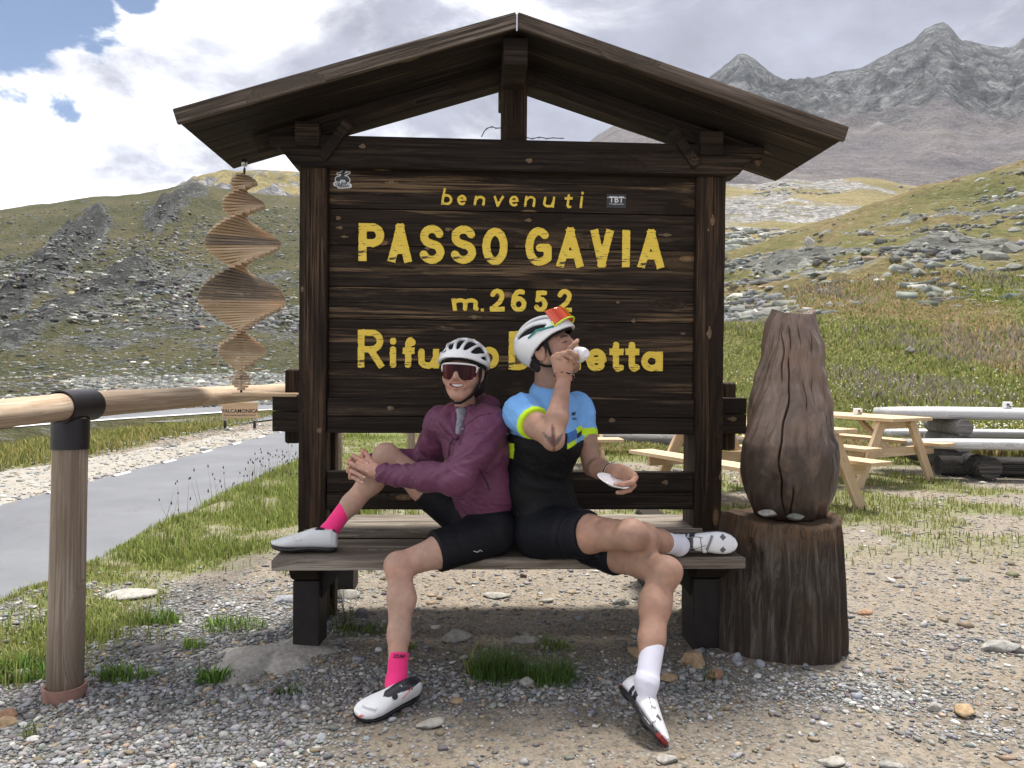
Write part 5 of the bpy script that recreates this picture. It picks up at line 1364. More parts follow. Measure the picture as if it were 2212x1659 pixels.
def place_shoe(pers, heel, toe, up, colf, scale=1.0, sole_col=(.012, .012, .014), solef=None, side=1):
    x = np3(toe)-np3(heel); x /= np.linalg.norm(x); heel = np3(toe)-x*.275*scale; z = np3(up); z = z-x*(z@x); z /= np.linalg.norm(z); y = np.cross(z, x)
    M = np.stack([x, y, z], 1)
    fl = np.array([1, side, 1])
    V, F = SHOE_UP; Vw = (V*fl*scale)@M.T+np3(heel); F2 = F if side == 1 else F[:, ::-1]
    sh = pers.add('shoe', Vw, F2, SHOE, colf(V*np.array([1, 1, 1])))
    V2, G2 = SHOE_SOLE; cs = np.tile(np.array(sole_col), (len(V2), 1)).astype(float)
    if solef is not None: cs = solef(V2, cs)
    pers.add('sole', (V2*fl*scale)@M.T+np3(heel), G2 if side == 1 else G2[:, ::-1], SHOE, cs, parent=sh)
    def loc(q): return ((np.array(q, float)*fl*scale)@M.T)+np3(heel)
    return sh, loc
from mathutils.bvhtree import BVHTree
def surf_hit(o, px, py):
    """where the pixel's ray meets the object's mesh (for laying print on it)"""
    me = o.data; mw = Matrix.Translation(Vector(o.parent.location)) if o.parent else Matrix.Identity(4)
    bv = BVHTree.FromPolygons([mw@v.co for v in me.vertices], [tuple(p.vertices) for p in me.polygons])
    h = bv.ray_cast(Vector((0, 0, CAM_H)), ray(px, py).normalized()); return h[0], h[1]
def decal_text(pers, o, px, py, body, size, mat, roll=0, bold=0, shear=0):
    p, nrm = surf_hit(o, px, py)
    if p is None: return
    z = nrm; x = Vector((0, 0, 1)).cross(z).normalized(); y = z.cross(x)
    q = Matrix((x, y, z)).transposed() @ Matrix.Rotation(roll, 3, 'Z')
    text_mesh('print', body, size, mat, o, p+nrm*.0025-Vector(tuple(pers.o)), q.to_euler(), bold=bold, ext=.0003, shear=shear)

# ------------------------------------------------------------------ woman
wm = Person((-.12, 3.28, ZS), 'seated woman in plum jacket, white helmet and pink socks hugging one knee')
WS = (.48, .300, .228)
hipL = np3(P(1066, 1150, 3.20)); knL = np3(P(862, 1222, 3.0)); anL = np3(P(856, 1468, 2.83))
hipR = np3(P(1012, 1128, 3.36)); knR = np3(P(836, 985, 3.33)); anR = np3(P(707, 1150, 3.26))
shL = np3(P(1058, 920, 3.13)); shR = np3(P(952, 915, 3.37)); elL = np3(P(985, 1034, 2.97)); wrL = np3(P(828, 1024, 3.13))
elR = np3(P(928, 990, 3.47)); wrR = np3(P(800, 1000, 3.34))
pel = (hipL+hipR)/2+np.array([.015, .02, .01]); nek = np3(P(1006, 890, 3.27)); che = np.array([-.145, 3.26, .90]); wai = np.array([-.125, 3.285, .72])
hd = np3(P(1001, 800, 3.19))
uW = (hipL-hipR); uW[2] = 0; uW /= np.linalg.norm(uW)
# bare body: legs, torso, arms
def body_of(S, pel, wai, che, nek, u, hips, knees, anks, shs, els, wrs, k=1.0):
    S.ell(pel, wai, u, (.155*k, .11*k), (.125*k, .09*k), .04); S.ell(wai, che, u, (.125*k, .09*k), (.145*k, .10*k), .04); S.cap(che, nek, .09*k, .055*k, .05)
    for h_, n_, a_ in zip(hips, knees, anks):
        m1 = h_*.45+n_*.55
        S.cap(h_, m1, .078*k, .068*k, .03); S.cap(m1, n_, .068*k, .050*k, .03)
        d = (a_-n_); back = np.cross(d, np.cross(d, (n_-h_))); back /= np.linalg.norm(back)+1e-9
        if back@(h_-n_) < 0: back = -back
        cf = n_+d*.30+back*.014*k
        S.ball(n_-back*.012*k, .045*k, .03)
        S.chain([n_, cf, n_+d*.62+back*.006*k, a_], [.046*k, .0535*k, .041*k, .031*k], .03)
    for s_, e_, w_ in zip(shs, els, wrs):
        S.chain([s_, s_*.5+e_*.5, e_], [.052*k, .044*k, .037*k], .03); S.chain([e_, e_*.65+w_*.35, w_], [.036*k, .038*k, .025*k], .02)
    return S
S = body_of(SDF(), pel, wai, che, nek, uW, (hipL, hipR), (knL, knR), (anL, anR), (shL, shR), (elL, elR), (wrL, wrR), .96)
Vb, Fb = S.mesh(.0072, .02); Vb = wrinkle(Vb, Fb, .0022, (.6, .4, .7), 13, (-.5, .7, .3), 13, 251)
# head
RW = rotm((-.20, -.975, .02), (.03, 0, 1)); 
S = head_sdf(True); Vh, Fh = finish_head(S, nek+np.array([0, .005, -.03]), .040, .048, RW, hd, 1.0)
ch_ = skin_cols(Vh, (.43, .245, .180), 3, .10)  # face base darker than the body skin, roof shade put into the colour
lip = np.exp(-(((Vh[:, 2]-MZ-4.5*Vh[:, 0]**2)/.0140)**4+(Vh[:, 0]/.032)**6))*(Vh[:, 1] < -.078)
ch_ = ch_*(1-lip[:, None]*.75)+np.array([.42, .14, .12])*lip[:, None]*.75
inm = (np.abs(Vh[:, 2]-MZ-4.5*Vh[:, 0]**2) < .0082)&(np.abs(Vh[:, 0]) < .030)&(Vh[:, 1] > -.0905)&(Vh[:, 1] < -.06)
ch_[inm] = (.05, .012, .012)
rose = np.exp(-(((np.abs(Vh[:, 0])-.042)/.02)**2+((Vh[:, 2]+.036)/.022)**2))*(Vh[:, 1] < -.03)
ch_ = ch_*(1-rose[:, None]*.25*np.array([0, .5, .5]))
# clasped hands
S = SDF(); YH = 3.19
S.chain([wrL, np3(P(806, 1014, 3.16)), np3(P(782, 1004, 3.175))], [.025, .027, .026], .012)
S.ell(np3(P(812, 1018, 3.155)), np3(P(776, 1006, 3.185)), (0, 0, 1), (.030, .015), (.036, .014), .012)
S.ell(np3(P(776, 1008, 3.225)), np3(P(764, 1008, 3.215)), (0, 0, 1), (.040, .016), (.042, .013), .012)
S.chain([wrR, np3(P(778, 1006, 3.25))], [.024, .026], .012)
for q in ([(763, 984, 3.19), (772, 990, 3.168), (783, 996, 3.155), (793, 1000, 3.15)], [(758, 1000, 3.188), (768, 1006, 3.162), (781, 1013, 3.15), (793, 1018, 3.146)],
          [(758, 1017, 3.188), (768, 1021, 3.164), (778, 1027, 3.152), (787, 1031, 3.148)], [(763, 1031, 3.19), (770, 1034, 3.17), (777, 1039, 3.16), (783, 1042, 3.156)]):
    S.chain([np3(P(*a)) for a in q], [.0095, .0092, .0086, .0074], .003)
for q in ([(757, 992, 3.205), (752, 1000, 3.21)], [(754, 1010, 3.205), (752, 1018, 3.21)], [(757, 1026, 3.205), (757, 1032, 3.21)]):
    S.chain([np3(P(*a)) for a in q], [.0092, .0090], .003)
S.chain([np3(P(*a)) for a in ((806, 1004, 3.165), (797, 990, 3.17), (790, 978, 3.18))], [.013, .0105, .0085], .006)
S.chain([np3(P(*a)) for a in ((778, 994, 3.20), (783, 984, 3.19), (786, 974, 3.185))], [.012, .0105, .0095], .005)
Vd, Fd = S.mesh(.0026, .012)
cd_ = skin_cols(Vd, (.50, .285, .215), 6, .12)
for q in ((793, 1000, 3.15), (793, 1018, 3.146), (787, 1031, 3.148), (783, 1042, 3.156)):
    tip = np3(P(q[0]-.5, q[1], q[2]-.006)); nl_ = np.linalg.norm((Vd-tip)*np.array([1, 1.0, 1.3]), axis=1) < .0055; cd_[nl_] = (.66, .45, .39)
red = np.exp(-(np.linalg.norm(Vd-np3(P(786, 974, 3.185)), axis=1)/.014)**2)[:, None]; cd_ = cd_*(1-red*np.array([.0, .45, .4]))
Vall = np.concatenate([Vb, to_world(Vh, RW, hd), Vd]); Fall = np.concatenate([Fb, Fh+len(Vb), Fd+len(Vb)+len(Vh)])
call = np.concatenate([skin_cols(Vb, WS, 8, .10), ch_, cd_])
kn_ = np.exp(-(np.linalg.norm(Vall-knL, axis=1)/.06)**2)[:, None]; call = call*(1-kn_*np.array([.0, .12, .12]))
wbody = wm.add('body', Vall, Fall, SKIN, call)
# teeth
V = []; F = []
for i in range(25):
    x = -.0250+.050*i/24; y = -.0905+14*x*x*.55
    for z in (.0068, -.0044): V.append((x, y, MZ+.0005+5.0*x*x+z*math.sqrt(max(.02, 1-(x/.0275)**2))))
for i in range(24): F.append([2*i, 2*i+1, 2*i+3, 2*i+2])
wm.add('teeth', to_world(V, RW, hd), np.array(F)[:, ::-1], plain('teeth', (.78, .75, .70), .3, .5, 0, .05, 300))
# hair showing at temples and nape
HAIR = plain('dark_hair', (.022, .015, .011), .5, .4, 0, .3, 60)
S = SDF(); S.ball((0, .036, .0), (.078, .078, .062), .01); S.ball((.01, .058, -.045), (.082, .052, .070), .03); S.cap((.066, -.012, .03), (.070, .0, -.03), .010, .006, .01); S.cap((-.066, -.012, .03), (-.070, .0, -.02), .010, .006, .01); S.cap((0, .075, -.03), (.01, .075, -.13), .035, .022, .03)
V, F = S.mesh(.004, .01); wm.add('hair', to_world(V, RW, hd), F, HAIR)
# helmet, straps, glasses
hw_ = helmet(wm, RW, hd, 1.0, [(0, 8.5, 24, 84), (25, 9.5, 24, 88), (-25, 9.5, 24, 88), (50, 10, 21, 95), (-50, 10, 21, 95), (73, 6, 15, 70), (-73, 6, 15, 70), (13, 6, 104, 150), (-13, 6, 104, 150), (40, 6, 108, 150), (-40, 6, 108, 150)],
             [(-.15, .052), (-.11, .048), (-.05, .030), (.02, .016), (.08, .004), (.15, -.012)], (.107, .136, .104), (0, .010, .032))
LENS = None
m, t, b = mat_new('tinted_lens'); lw = t.new('ShaderNodeLayerWeight'); lw.inputs[0].default_value = .35
t.set(b.inputs['Base Color'], t.mix(lw.outputs['Facing'], (.020, .004, .008), (.16, .012, .03))); b.inputs['Roughness'].default_value = .12; b.inputs['Specular IOR Level'].default_value = .25
WHITE_P = plain('white_plastic', (.76, .76, .75), .3, .5, 0, .03)
V, F = lens_mesh(.071, .024, -.040, .118, .054, .024)
gl = wm.add('glasses', to_world(V, RW, hd), F, m)
top_ = [V[i*11] for i in range(41)]
fr = [to_world(p+np.array([0, -.0005, .001]), RW, hd) for p in top_]
wm.tube('frame', fr, .0036, WHITE_P, gl)
for s in (-1, 1):
    e = V[(40 if s == 1 else 0)*11]
    wm.tube('frame_end', [to_world(e+np.array([0, 0, 0.001]), RW, hd), to_world(e+np.array([s*.003, .004, -.012]), RW, hd), to_world(e+np.array([0, 0, -.026]), RW, hd)], [.004, .0042, .0018], WHITE_P, gl)
    wm.tube('temple', [to_world(e+np.array([0, .002, -.004]), RW, hd), to_world(np.array([s*.078, -.03, .012]), RW, hd), to_world(np.array([s*.080, .012, .012]), RW, hd)], [.004, .003, .002], WHITE_P, gl)
def strap(pers, pts, R, c, par, w_=.0125):
    """flat webbing following the face"""
    pts = [to_world(np.array(p), R, c) for p in pts]; ce = np3(c); V = []; F = []
    n = 24; kt = np.linspace(0, 1, len(pts)); P_ = np.array(pts); ts = np.linspace(0, 1, n)
    Q = np.stack([np.interp(ts, kt, P_[:, d]) for d in range(3)], 1)
    for _ in range(3): Q[1:-1] = .5*Q[1:-1]+.25*(Q[:-2]+Q[2:])
    for i in range(n):
        t_ = Q[min(i+1, n-1)]-Q[max(i-1, 0)]; t_ /= np.linalg.norm(t_); o_ = Q[i]-(ce+np.array([0, 0, -.03])); o_ -= t_*(o_@t_); o_ /= np.linalg.norm(o_); sdv = np.cross(t_, o_)
        for a, bb in ((-1, 0), (1, 0), (1, 1), (-1, 1)): V.append(Q[i]+sdv*a*w_/2+o_*bb*.0022)
        if i:
            for k in range(4): F.append([(i-1)*4+k, (i-1)*4+(k+1) % 4, i*4+(k+1) % 4, i*4+k])
    return pers.add('strap', np.array(V), np.array(F), STRAP, parent=par, smooth=False)
for s in (-1, 1):
    strap(wm, [(s*.086, -.040, .03), (s*.083, -.036, -.02), (s*.078, -.040, -.055), (s*.052, -.060, -.108), (s*.010, -.066, -.133)], RW, hd, hw_)
    strap(wm, [(s*.090, .05, .01), (s*.086, .035, -.03), (s*.080, -.01, -.064), (s*.070, -.042, -.082)], RW, hd, hw_)
bk = SDF(); bk.cap((-.006, -.070, -.135), (.012, -.068, -.133), .006, .006); V, F = bk.mesh(.002, .008); wm.add('buckle', to_world(V, RW, hd), F, STRAP, parent=hw_)
# plum jacket
PLUM = (.125, .036, .082)
S = SDF()
hem = pel*.62+wai*.38
S.ell(hem+np.array([0, 0, .0]), wai, uW, (.150, .108), (.148, .108), .03); S.ell(wai, che+np.array([0, 0, -.02]), uW, (.148, .108), (.165, .118), .04)
S.ell(che, (shL+shR)/2+np.array([0, .0, -.005]), uW, (.160, .116), (.135, .085), .05)
S.cap(shL, shR, .062, .062, .04)
S.chain([shL, shL*.5+elL*.5, elL], [.068, .064, .058], .035); S.chain([elL, elL*.6+wrL*.4, wrL+(wrL-elL)*-.02], [.058, .052, .038], .03)
S.chain([shR, shR*.5+elR*.5, elR], [.068, .064, .056], .035); S.chain([elR, wrR], [.054, .040], .03)
# hood lying round the neck
hood = [np3(P(962, 908, 3.19)), np3(P(975, 893, 3.28)), np3(P(1000, 876, 3.37)), np3(P(1035, 872, 3.36)), np3(P(1056, 880, 3.27)), np3(P(1050, 900, 3.17)), np3(P(1018, 925, 3.12))]
S.chain(hood, [.020, .028, .036, .040, .036, .028, .014], .03)
S.cap(np3(P(962, 908, 3.19)), np3(P(985, 945, 3.14)), .018, .010, .02)
V_n = (np3(P(998, 880, 3.2)), np3(P(990, 945, 3.09)))
S.cap(np3(P(999, 864, 3.175)), np3(P(988, 944, 3.12)), .048, .012, .008, 's')
S.fn(lambda p: (p-(hem+np.array([0, 0, -.035])))@np.array([.10, -.05, 1.0]), hem-.5, hem+np.array([.5, .5, .10]), .004, 's')
V, F = S.mesh(.0055, .02)
msk = np.clip(np.minimum(np.linalg.norm(V-hd, axis=1)/.25, 1), 0, 1)
dL = (wrL-elL); dU = (elL-shL)
V = wrinkle(V, F, .016, dL/np.linalg.norm(dL)+np.array([0, 0, .35]), 16, (0, .3, 1), 5, 201)
V = wrinkle(V, F, .010, (.5, -.3, 1), 26, (1, .2, -.4), 9, 205)
cj = np.tile(np.array(PLUM), (len(V), 1))*(1+.12*(fbm(V[:, 0]*14, V[:, 2]*14, 3, 207)[:, None]-.5))
jk = wm.add('jacket', V, F, NYLON, cj)
ZIP = plain('jacket_trim', (.045, .012, .035), .5)
def surf_line(o, pxs, n=16, lift=.001):
    pxs = np.array(pxs, float); kt = np.linspace(0, 1, len(pxs)); out = []
    me = o.data; mw = Vector(o.parent.location); bv = BVHTree.FromPolygons([mw+v.co for v in me.vertices], [tuple(p.vertices) for p in me.polygons])
    for f in np.linspace(0, 1, n):
        h = bv.ray_cast(Vector((0, 0, CAM_H)), ray(np.interp(f, kt, pxs[:, 0]), np.interp(f, kt, pxs[:, 1])).normalized())
        if h[0] is not None: out.append(np3(h[0]+h[1]*lift))
    return out
def line_on(pers, o, pxs, r, mat, name, n=16):
    pts = surf_line(o, pxs, n)
    if len(pts) > 2: return pers.tube(name, pts, r, mat, o, 6)
line_on(wm, jk, [(981, 945), (972, 960), (969, 985)], .0022, ZIP, 'zip'); line_on(wm, jk, [(1034, 1012), (1048, 1035), (1058, 1058)], .0025, ZIP, 'pocket_zip'); line_on(wm, jk, [(1005, 918), (998, 945), (992, 962)], .0016, ZIP, 'seam')
line_on(wm, jk, [(1060, 893), (1035, 898), (1010, 915)], .0018, ZIP, 'seam')
LOGO_G = plain('logo_grey', (.55, .50, .54), .5)
decal_text(wm, jk, 1000, 927, 'vn', .016, LOGO_G)
# grey shirt in the neck opening, purple hem under the jacket
S = SDF(); S.cap(np3(P(997, 896, 3.212)), np3(P(989, 936, 3.150)), .034, .013, .02); V, F = S.mesh(.004, .01)
wm.add('undershirt', V, F, FAB, np.tile(np.array([.24, .24, .275]), (len(V), 1))*(.75+.5*vnoise(V[:, 0]*90, V[:, 2]*90, 4)[:, None]))
S = SDF(); S.ell(hem+np.array([.005, .0, -.045]), hem+np.array([0, 0, .02]), uW, (.145, .105), (.145, .105), .02)
V, F = S.mesh(.006, .02); wm.add('jersey_hem', V, F, LYCRA, np.tile(np.array([.16, .035, .16]), (len(V), 1))*(.7+.6*vnoise(V[:, 0]*60, V[:, 2]*60, 5)[:, None]))
# black shorts
S = SDF(); BLK = (.0085, .009, .012)
S.ell(pel+np.array([0, 0, -.0]), pel*.6+wai*.4, uW, (.158, .116), (.140, .104), .04)
S.ball(pel+np.array([.035, .01, -.02]), (.125, .125, .085), .05)
tL = np3(P(941, 1192, 3.075)); tR = hipR+(knR-hipR)*.52
capcut(S, hipL, tL, .096, .083, .04); capcut(S, hipR, tR, .092, .080, .04)
S.fn(lambda p: ZS+.003-p[..., 2], pel-np.array([.4, .4, .3]), pel+np.array([.4, .4, -.02]), .008, 's') if False else None
V, F = S.mesh(.0055, .02)
V[:, 2] = np.where((V[:, 2] < ZS+.004)&(V[:, 1] > 3.16), ZS+.004, V[:, 2])
V = wrinkle(V, F, .006, (1, .2, .6), 14, (-.3, 1, .5), 10, 211)
wsh = wm.add('shorts', V, F, LYCRA, np.tile(np.array(BLK), (len(V), 1)))
line_on(wm, wsh, [(1023, 1190), (1032, 1193), (1036, 1188), (1042, 1191)], .0018, LOGO_G, 'logo', 8)
# socks and shoes
PINK = (.90, .045, .23)
def sock(pers, a, b, ra, rb, colr, extra=None):
    S = SDF(); capcut(S, a, b, ra, rb, .006, True, False)
    if extra is not None: S.cap(b, extra, rb, .024, .02)
    V, F = S.mesh(.0035, .015); V = wrinkle(V, F, .005, tuple((b-a)/np.linalg.norm(b-a)), 40, (1, 0, 0), 6, 221, np.clip(np.linalg.norm(V-a, axis=1)/np.linalg.norm(b-a)-.45, 0, 1))
    return pers.add('sock', V, F, FAB, np.tile(np.array(colr), (len(V), 1)))
tpL = np3(P(862, 1409, 2.868)); tpR = np3(P(749, 1096, 3.28))
hlL, toL = np3(P(886, 1512, 2.83)), np3(P(763, 1570, 2.665))
hlL[2] = .022; toL[2] = .012
hlR, toR = np3(P(736, 1196, 3.23)), np3(P(586, 1189, 3.23)); hlR[2] = ZS+.006; toR[2] = ZS+.012
s1 = sock(wm, tpL, anL+np.array([0, 0, -.01]), .0375, .037, PINK, hlL*.68+toL*.32+np.array([0, 0, .045]))
s2 = sock(wm, tpR, anR+np.array([0, 0, -.005]), .0375, .037, PINK, hlR*.68+toR*.32+np.array([0, 0, .05]))
BLKP = plain('black_print', (.02, .012, .014), .6)
decal_text(wm, s1, 862, 1418, 'IZUMI', .017, BLKP, rad(-3), .0004, .2); decal_text(wm, s2, 745, 1091, 'IZUMI', .015, BLKP, rad(-28), .0004, .2)
def shoeW(V):
    c = np.tile(np.array([.70, .715, .725]), (len(V), 1)); x, y, z = V.T
    ton = (np.abs(y-.004) < np.interp(x, [.06, .10, .155, .170], [.028, .024, .016, .0]))&(z > .055)&(x > .06); c[ton] = (.015, .016, .022)
    rim = (z > np.interp(x, [0, .02, .06, .09], [.070, .088, .088, .088]))&(x < .085); c[rim] = (.02, .02, .026)
    dirt = (z < .03)*vnoise(x*70, y*70, 3); c *= (1-.35*dirt)[:, None]; return c
sh1, loc1 = place_shoe(wm, hlL, toL, (.22, -.42, .90), shoeW, .98, side=1)
sh2, loc2 = place_shoe(wm, hlR, toR, (0, -.05, 1), lambda V: np.where((V[:, 2] > np.interp(V[:, 0], [0, .02, .06, .09], [.074, .091, .091, .091]))[:, None]&(V[:, 0] < .085)[:, None], np.array([[.02, .02, .026]]), np.array([[.66, .68, .70]])), 1.0)
def dial(pers, par, p, n_, r, mat):
    p = np3(p); n_ = np3(n_)/np.linalg.norm(n_); pers.tube('dial', [p-n_*.004, p+n_*.006, p+n_*.007], [r, r, r*.8], mat, par, 14)
RUB = plain('rubber_black', (.018, .018, .02), .5)
nr_ = np.cross(toL-hlL, (0, 0, 1)); nr_ = nr_ if nr_[1] < 0 else -nr_
pq, nq = surf_hit(sh1, 853, 1505)
if pq is not None: dial(wm, sh1, pq, nq, .0105, RUB)
SHW = plain('shoe_strap_white', (.74, .75, .75), .4); CORAL = plain('coral_print', (.75, .12, .10), .5)
line_on(wm, sh1, [(784, 1524), (798, 1529), (813, 1532)], .006, SHW, 'strap'); line_on(wm, sh1, [(774, 1548), (781, 1544), (778, 1549), (786, 1545)], .0018, CORAL, 'logo', 10); line_on(wm, sh1, [(868, 1510), (878, 1500), (889, 1485)], .0014, CORAL, 'print', 10)
line_on(wm, sh2, [(629, 1160), (640, 1168), (652, 1165)], .003, SHW, 'strap', 8)

# ------------------------------------------------------------------ man
mn = Person((.19, 3.24, ZS), 'seated man in blue and black cycling jersey drinking from a small cup')
MS = (.38, .228, .165)
hR = np3(P(1168, 1150, 3.20)); kR = np3(P(1362, 1156, 2.87)); aR = np3(P(1466, 1178, 3.17))
hL = np3(P(1238, 1150, 3.27)); kL = np3(P(1433, 1236, 2.88)); aL = np3(P(1397, 1476, 2.665))
sR = np3(P(1128, 892, 3.09)); sL = np3(P(1246, 884, 3.37)); eR = np3(P(1195, 950, 2.87)); wR = np3(P(1219, 815, 2.98))
eL = np3(P(1281, 1008, 3.27)); wL = np3(P(1322, 1020, 3.03))
mpel = (hR+hL)/2+np.array([-.03, .04, .02]); mwai = np.array([.115, 3.29, .76]); mche = np.array([.148, 3.24, .95]); mnek = np3(P(1183, 838, 3.24))
mh = np3(P(1188, 752, 3.16))
uM = sL-sR; uM[2] = 0; uM /= np.linalg.norm(uM)
S = body_of(SDF(), mpel, mwai, mche, mnek, uM, (hR, hL), (kR, kL), (aR, aL), (sR, sL), (eR, eL), (wR, wL), 1.06)
S.ball(kR+np.array([-.006, -.02, .006]), (.048, .046, .046), .03); S.ball(kL+np.array([.012, -.03, .01]), (.050, .046, .050), .03)
Vb, Fb = S.mesh(.0072, .02); Vb = wrinkle(Vb, Fb, .0022, (.6, .4, .7), 13, (-.5, .7, .3), 13, 251)
RM = rotm((.86, -.46, .30), (-.06, 0, 1))
S = head_sdf(False, True); Vh, Fh = finish_head(S, mnek+np.array([0, .01, -.02]), .052, .058, RM, mh, 1.0)
ch_ = skin_cols(Vh, MS, 23, .12)
def blob(c, r): return np.exp(-(((Vh-np.array(c))/np.array(r))**2).sum(1))[:, None]
brow = sum(blob((s*x_, -.088, z_), (.011, .02, .0042)) for s in (-1, 1) for x_, z_ in ((.018, .0225), (.028, .025), (.038, .024), (.046, .020)))
ch_ = ch_*(1-np.clip(brow, 0, 1)*.9)+np.array([.02, .012, .008])*np.clip(brow, 0, 1)*.9
eye = sum(blob((s*x_, -.088, .0005-.002*abs(x_-.031)/.01), (.006, .02, .0016)) for s in (-1, 1) for x_ in (.022, .031, .040)); ch_ = ch_*(1-np.clip(eye*1.5, 0, 1)*.93)
stub = sstep(-.035, -.07, Vh[:, 2])*sstep(.02, -.03, Vh[:, 1])*sstep(-.135, -.115, Vh[:, 2]); ch_ = ch_*(1-stub[:, None]*np.array([.38, .30, .24]))
ch_ = ch_*(1-blob((0, -.092, MZ-.002), (.022, .03, .009))*np.array([.05, .35, .3]))
redn = blob((.045, -.06, -.03), (.03, .05, .03))+blob((-.045, -.06, -.03), (.03, .05, .03))+blob((0, -.11, -.02), (.015, .03, .02)); ch_ = ch_*(1-np.clip(redn, 0, 1)*np.array([-.04, .12, .12]))
# drinking hand and cup; saucer hand
cup_r = np3(P(1243, 768, 3.015)); cup_b = np3(P(1266.5, 763, 2.955))
S = SDF()
S.chain([wR, np3(P(1217, 795, 2.975))], [.031, .034], .012)
S.ell(np3(P(1216, 800, 2.975)), np3(P(1211, 770, 2.985)), (1, -.2, 0), (.036, .020), (.042, .018), .012)
for q, r in (([(1224, 766, 2.965), (1233, 752, 2.955), (1240, 744, 2.955), (1247, 736, 2.96)], (.0115, .0105, .0098, .0085)),
             ([(1216, 764, 2.970), (1232, 761, 2.940), (1244, 767, 2.935), (1248, 775, 2.950)], (.0112, .0105, .0100, .0085)),
             ([(1204, 766, 2.98), (1221, 765, 2.950), (1235, 773, 2.942), (1240, 781, 2.955)], (.0108, .0100, .0095, .0085)),
             ([(1196, 773, 2.99), (1210, 772, 2.962), (1223, 780, 2.955), (1230, 787, 2.962)], (.0100, .0092, .0088, .0078)),
             ([(1228, 798, 2.985), (1240, 788, 3.0), (1252, 779, 2.995)], (.014, .012, .0095))):
    S.chain([np3(P(*a)) for a in q], r, .004)
V1, F1 = S.mesh(.0026, .012); c1_ = skin_cols(V1, (.41, .235, .165), 26, .16)
nl_ = np.linalg.norm(V1-np3(P(1247, 736, 2.952)), axis=1) < .005; c1_[nl_] = (.6, .38, .30)
S = SDF()
S.chain([wL, np3(P(1336, 1020, 2.99))], [.030, .032], .012)
S.ell(np3(P(1332, 1020, 3.0)), np3(P(1356, 1026, 2.965)), (0, -.3, 1), (.030, .021), (.034, .018), .012)
for q, r in (([(1352, 1016, 2.965), (1364, 1020, 2.95), (1371, 1026, 2.94), (1375, 1031, 2.94)], (.0112, .0105, .0095, .0080)),
             ([(1360, 1024, 2.955), (1371, 1034, 2.935), (1366, 1042, 2.915), (1346, 1046, 2.905), (1330, 1046, 2.905)], (.0115, .0112, .0110, .0105, .0090)),
             ([(1362, 1036, 2.955), (1369, 1048, 2.945), (1360, 1058, 2.93), (1344, 1063, 2.925), (1334, 1064, 2.925)], (.0110, .0105, .0100, .0095, .0080)),
             ([(1356, 1040, 2.975), (1362, 1052, 2.975), (1352, 1060, 2.965), (1342, 1062, 2.96)], (.0105, .0100, .0092, .0080)),
             ([(1340, 1028, 2.985), (1352, 1040, 2.965), (1348, 1048, 2.955)], (.014, .012, .010))):
    S.chain([np3(P(*a)) for a in q], r, .004)
V2, F2 = S.mesh(.0026, .012); c2_ = skin_cols(V2, (.39, .220, .155), 27, .16)
for tq in ((1330, 1044, 2.898), (1333, 1062, 2.918)):
    nl_ = np.linalg.norm(V2-np3(P(*tq)), axis=1) < .0055; c2_[nl_] = (.58, .36, .30)
cb = skin_cols(Vb, MS, 28, .12)
# inked shape near the elbow and on the other arm
tat_px = lambda p: np.array([(p[:, 0]/p[:, 1])*FPX+CX, CY-((p[:, 2]-CAM_H)/p[:, 1]*FPX)-29])
ev = Vb-eR; ax1 = (wR-eR)/np.linalg.norm(wR-eR); along = ev@ax1; lat = ev[:, 0]
pet = np.maximum.reduce([(np.abs(lat-l0-(along+.03)*sl) < .0085*np.clip((along+.045)/.02, 0, 1)*np.clip((tp_-along)/.03, 0, 1)) for l0, sl, tp_ in ((0, -.05, .05), (-.006, -.75, .022), (.004, .6, .028))])
tm = pet&(ev[:, 1] < .005)&(np.abs(along) < .055); cb[tm] = cb[tm]*.30+np.array([.028, .030, .036])
mid = (np.abs(lat+.001-(along+.03)*-.05) < .0045)&tm; cb[mid] = (.13, .045, .04)
ul = (np.linalg.norm(Vb-(sL*.35+eL*.65), axis=1) < .05)&(vnoise(Vb[:, 0]*60, Vb[:, 2]*50, 9) > .52)&(Vb[:, 0] < (sL*.35+eL*.65)[0]); cb[ul] *= .45
kd = np.exp(-(np.linalg.norm(Vb-(kR+np.array([.03, -.04, -.01])), axis=1)/.035)**2)[:, None]; cb *= (1-kd*np.array([.25, .28, .28]))
Vall = np.concatenate([Vb, to_world(Vh, RM, mh), V1, V2]); o1 = len(Vb); o2 = o1+len(Vh); o3 = o2+len(V1)
mbody = mn.add('body', Vall, np.concatenate([Fb, Fh+o1, F1+o2, F2+o3]), SKIN, np.concatenate([cb, ch_, c1_, c2_]))
S = SDF(); S.ball((0, .030, .008), (.0775, .082, .066), .01); S.ball((0, .058, -.038), (.060, .046, .052), .03)
for s in (-1, 1): S.cap((s*.070, -.012, .03), (s*.072, -.010, -.018), .008, .004, .01)
V, F = S.mesh(.004, .01); mn.add('hair', to_world(V, RM, mh), F, HAIR)
hm_ = helmet(mn, RM, mh, 1.0, [(0, 7, 40, 100), (24, 8, 48, 148), (-24, 8, 48, 148), (52, 10, 42, 158), (-52, 10, 42, 158)],
             [(-.15, .060), (-.11, .052), (-.06, .040), (-.01, .018), (.03, -.004), (.07, -.036), (.105, -.058), (.15, -.05)], (.104, .142, .110), (0, .012, .030))
for s in (-1, 1):
    strap(mn, [(s*.086, -.030, .026), (s*.078, -.028, -.02), (s*.070, -.028, -.06), (s*.046, -.030, -.100), (s*.008, -.030, -.118)], RM, mh, hm_, .011)
    strap(mn, [(s*.082, .060, .0), (s*.080, .046, -.04), (s*.074, .012, -.072), (s*.066, -.026, -.082)], RM, mh, hm_, .011)
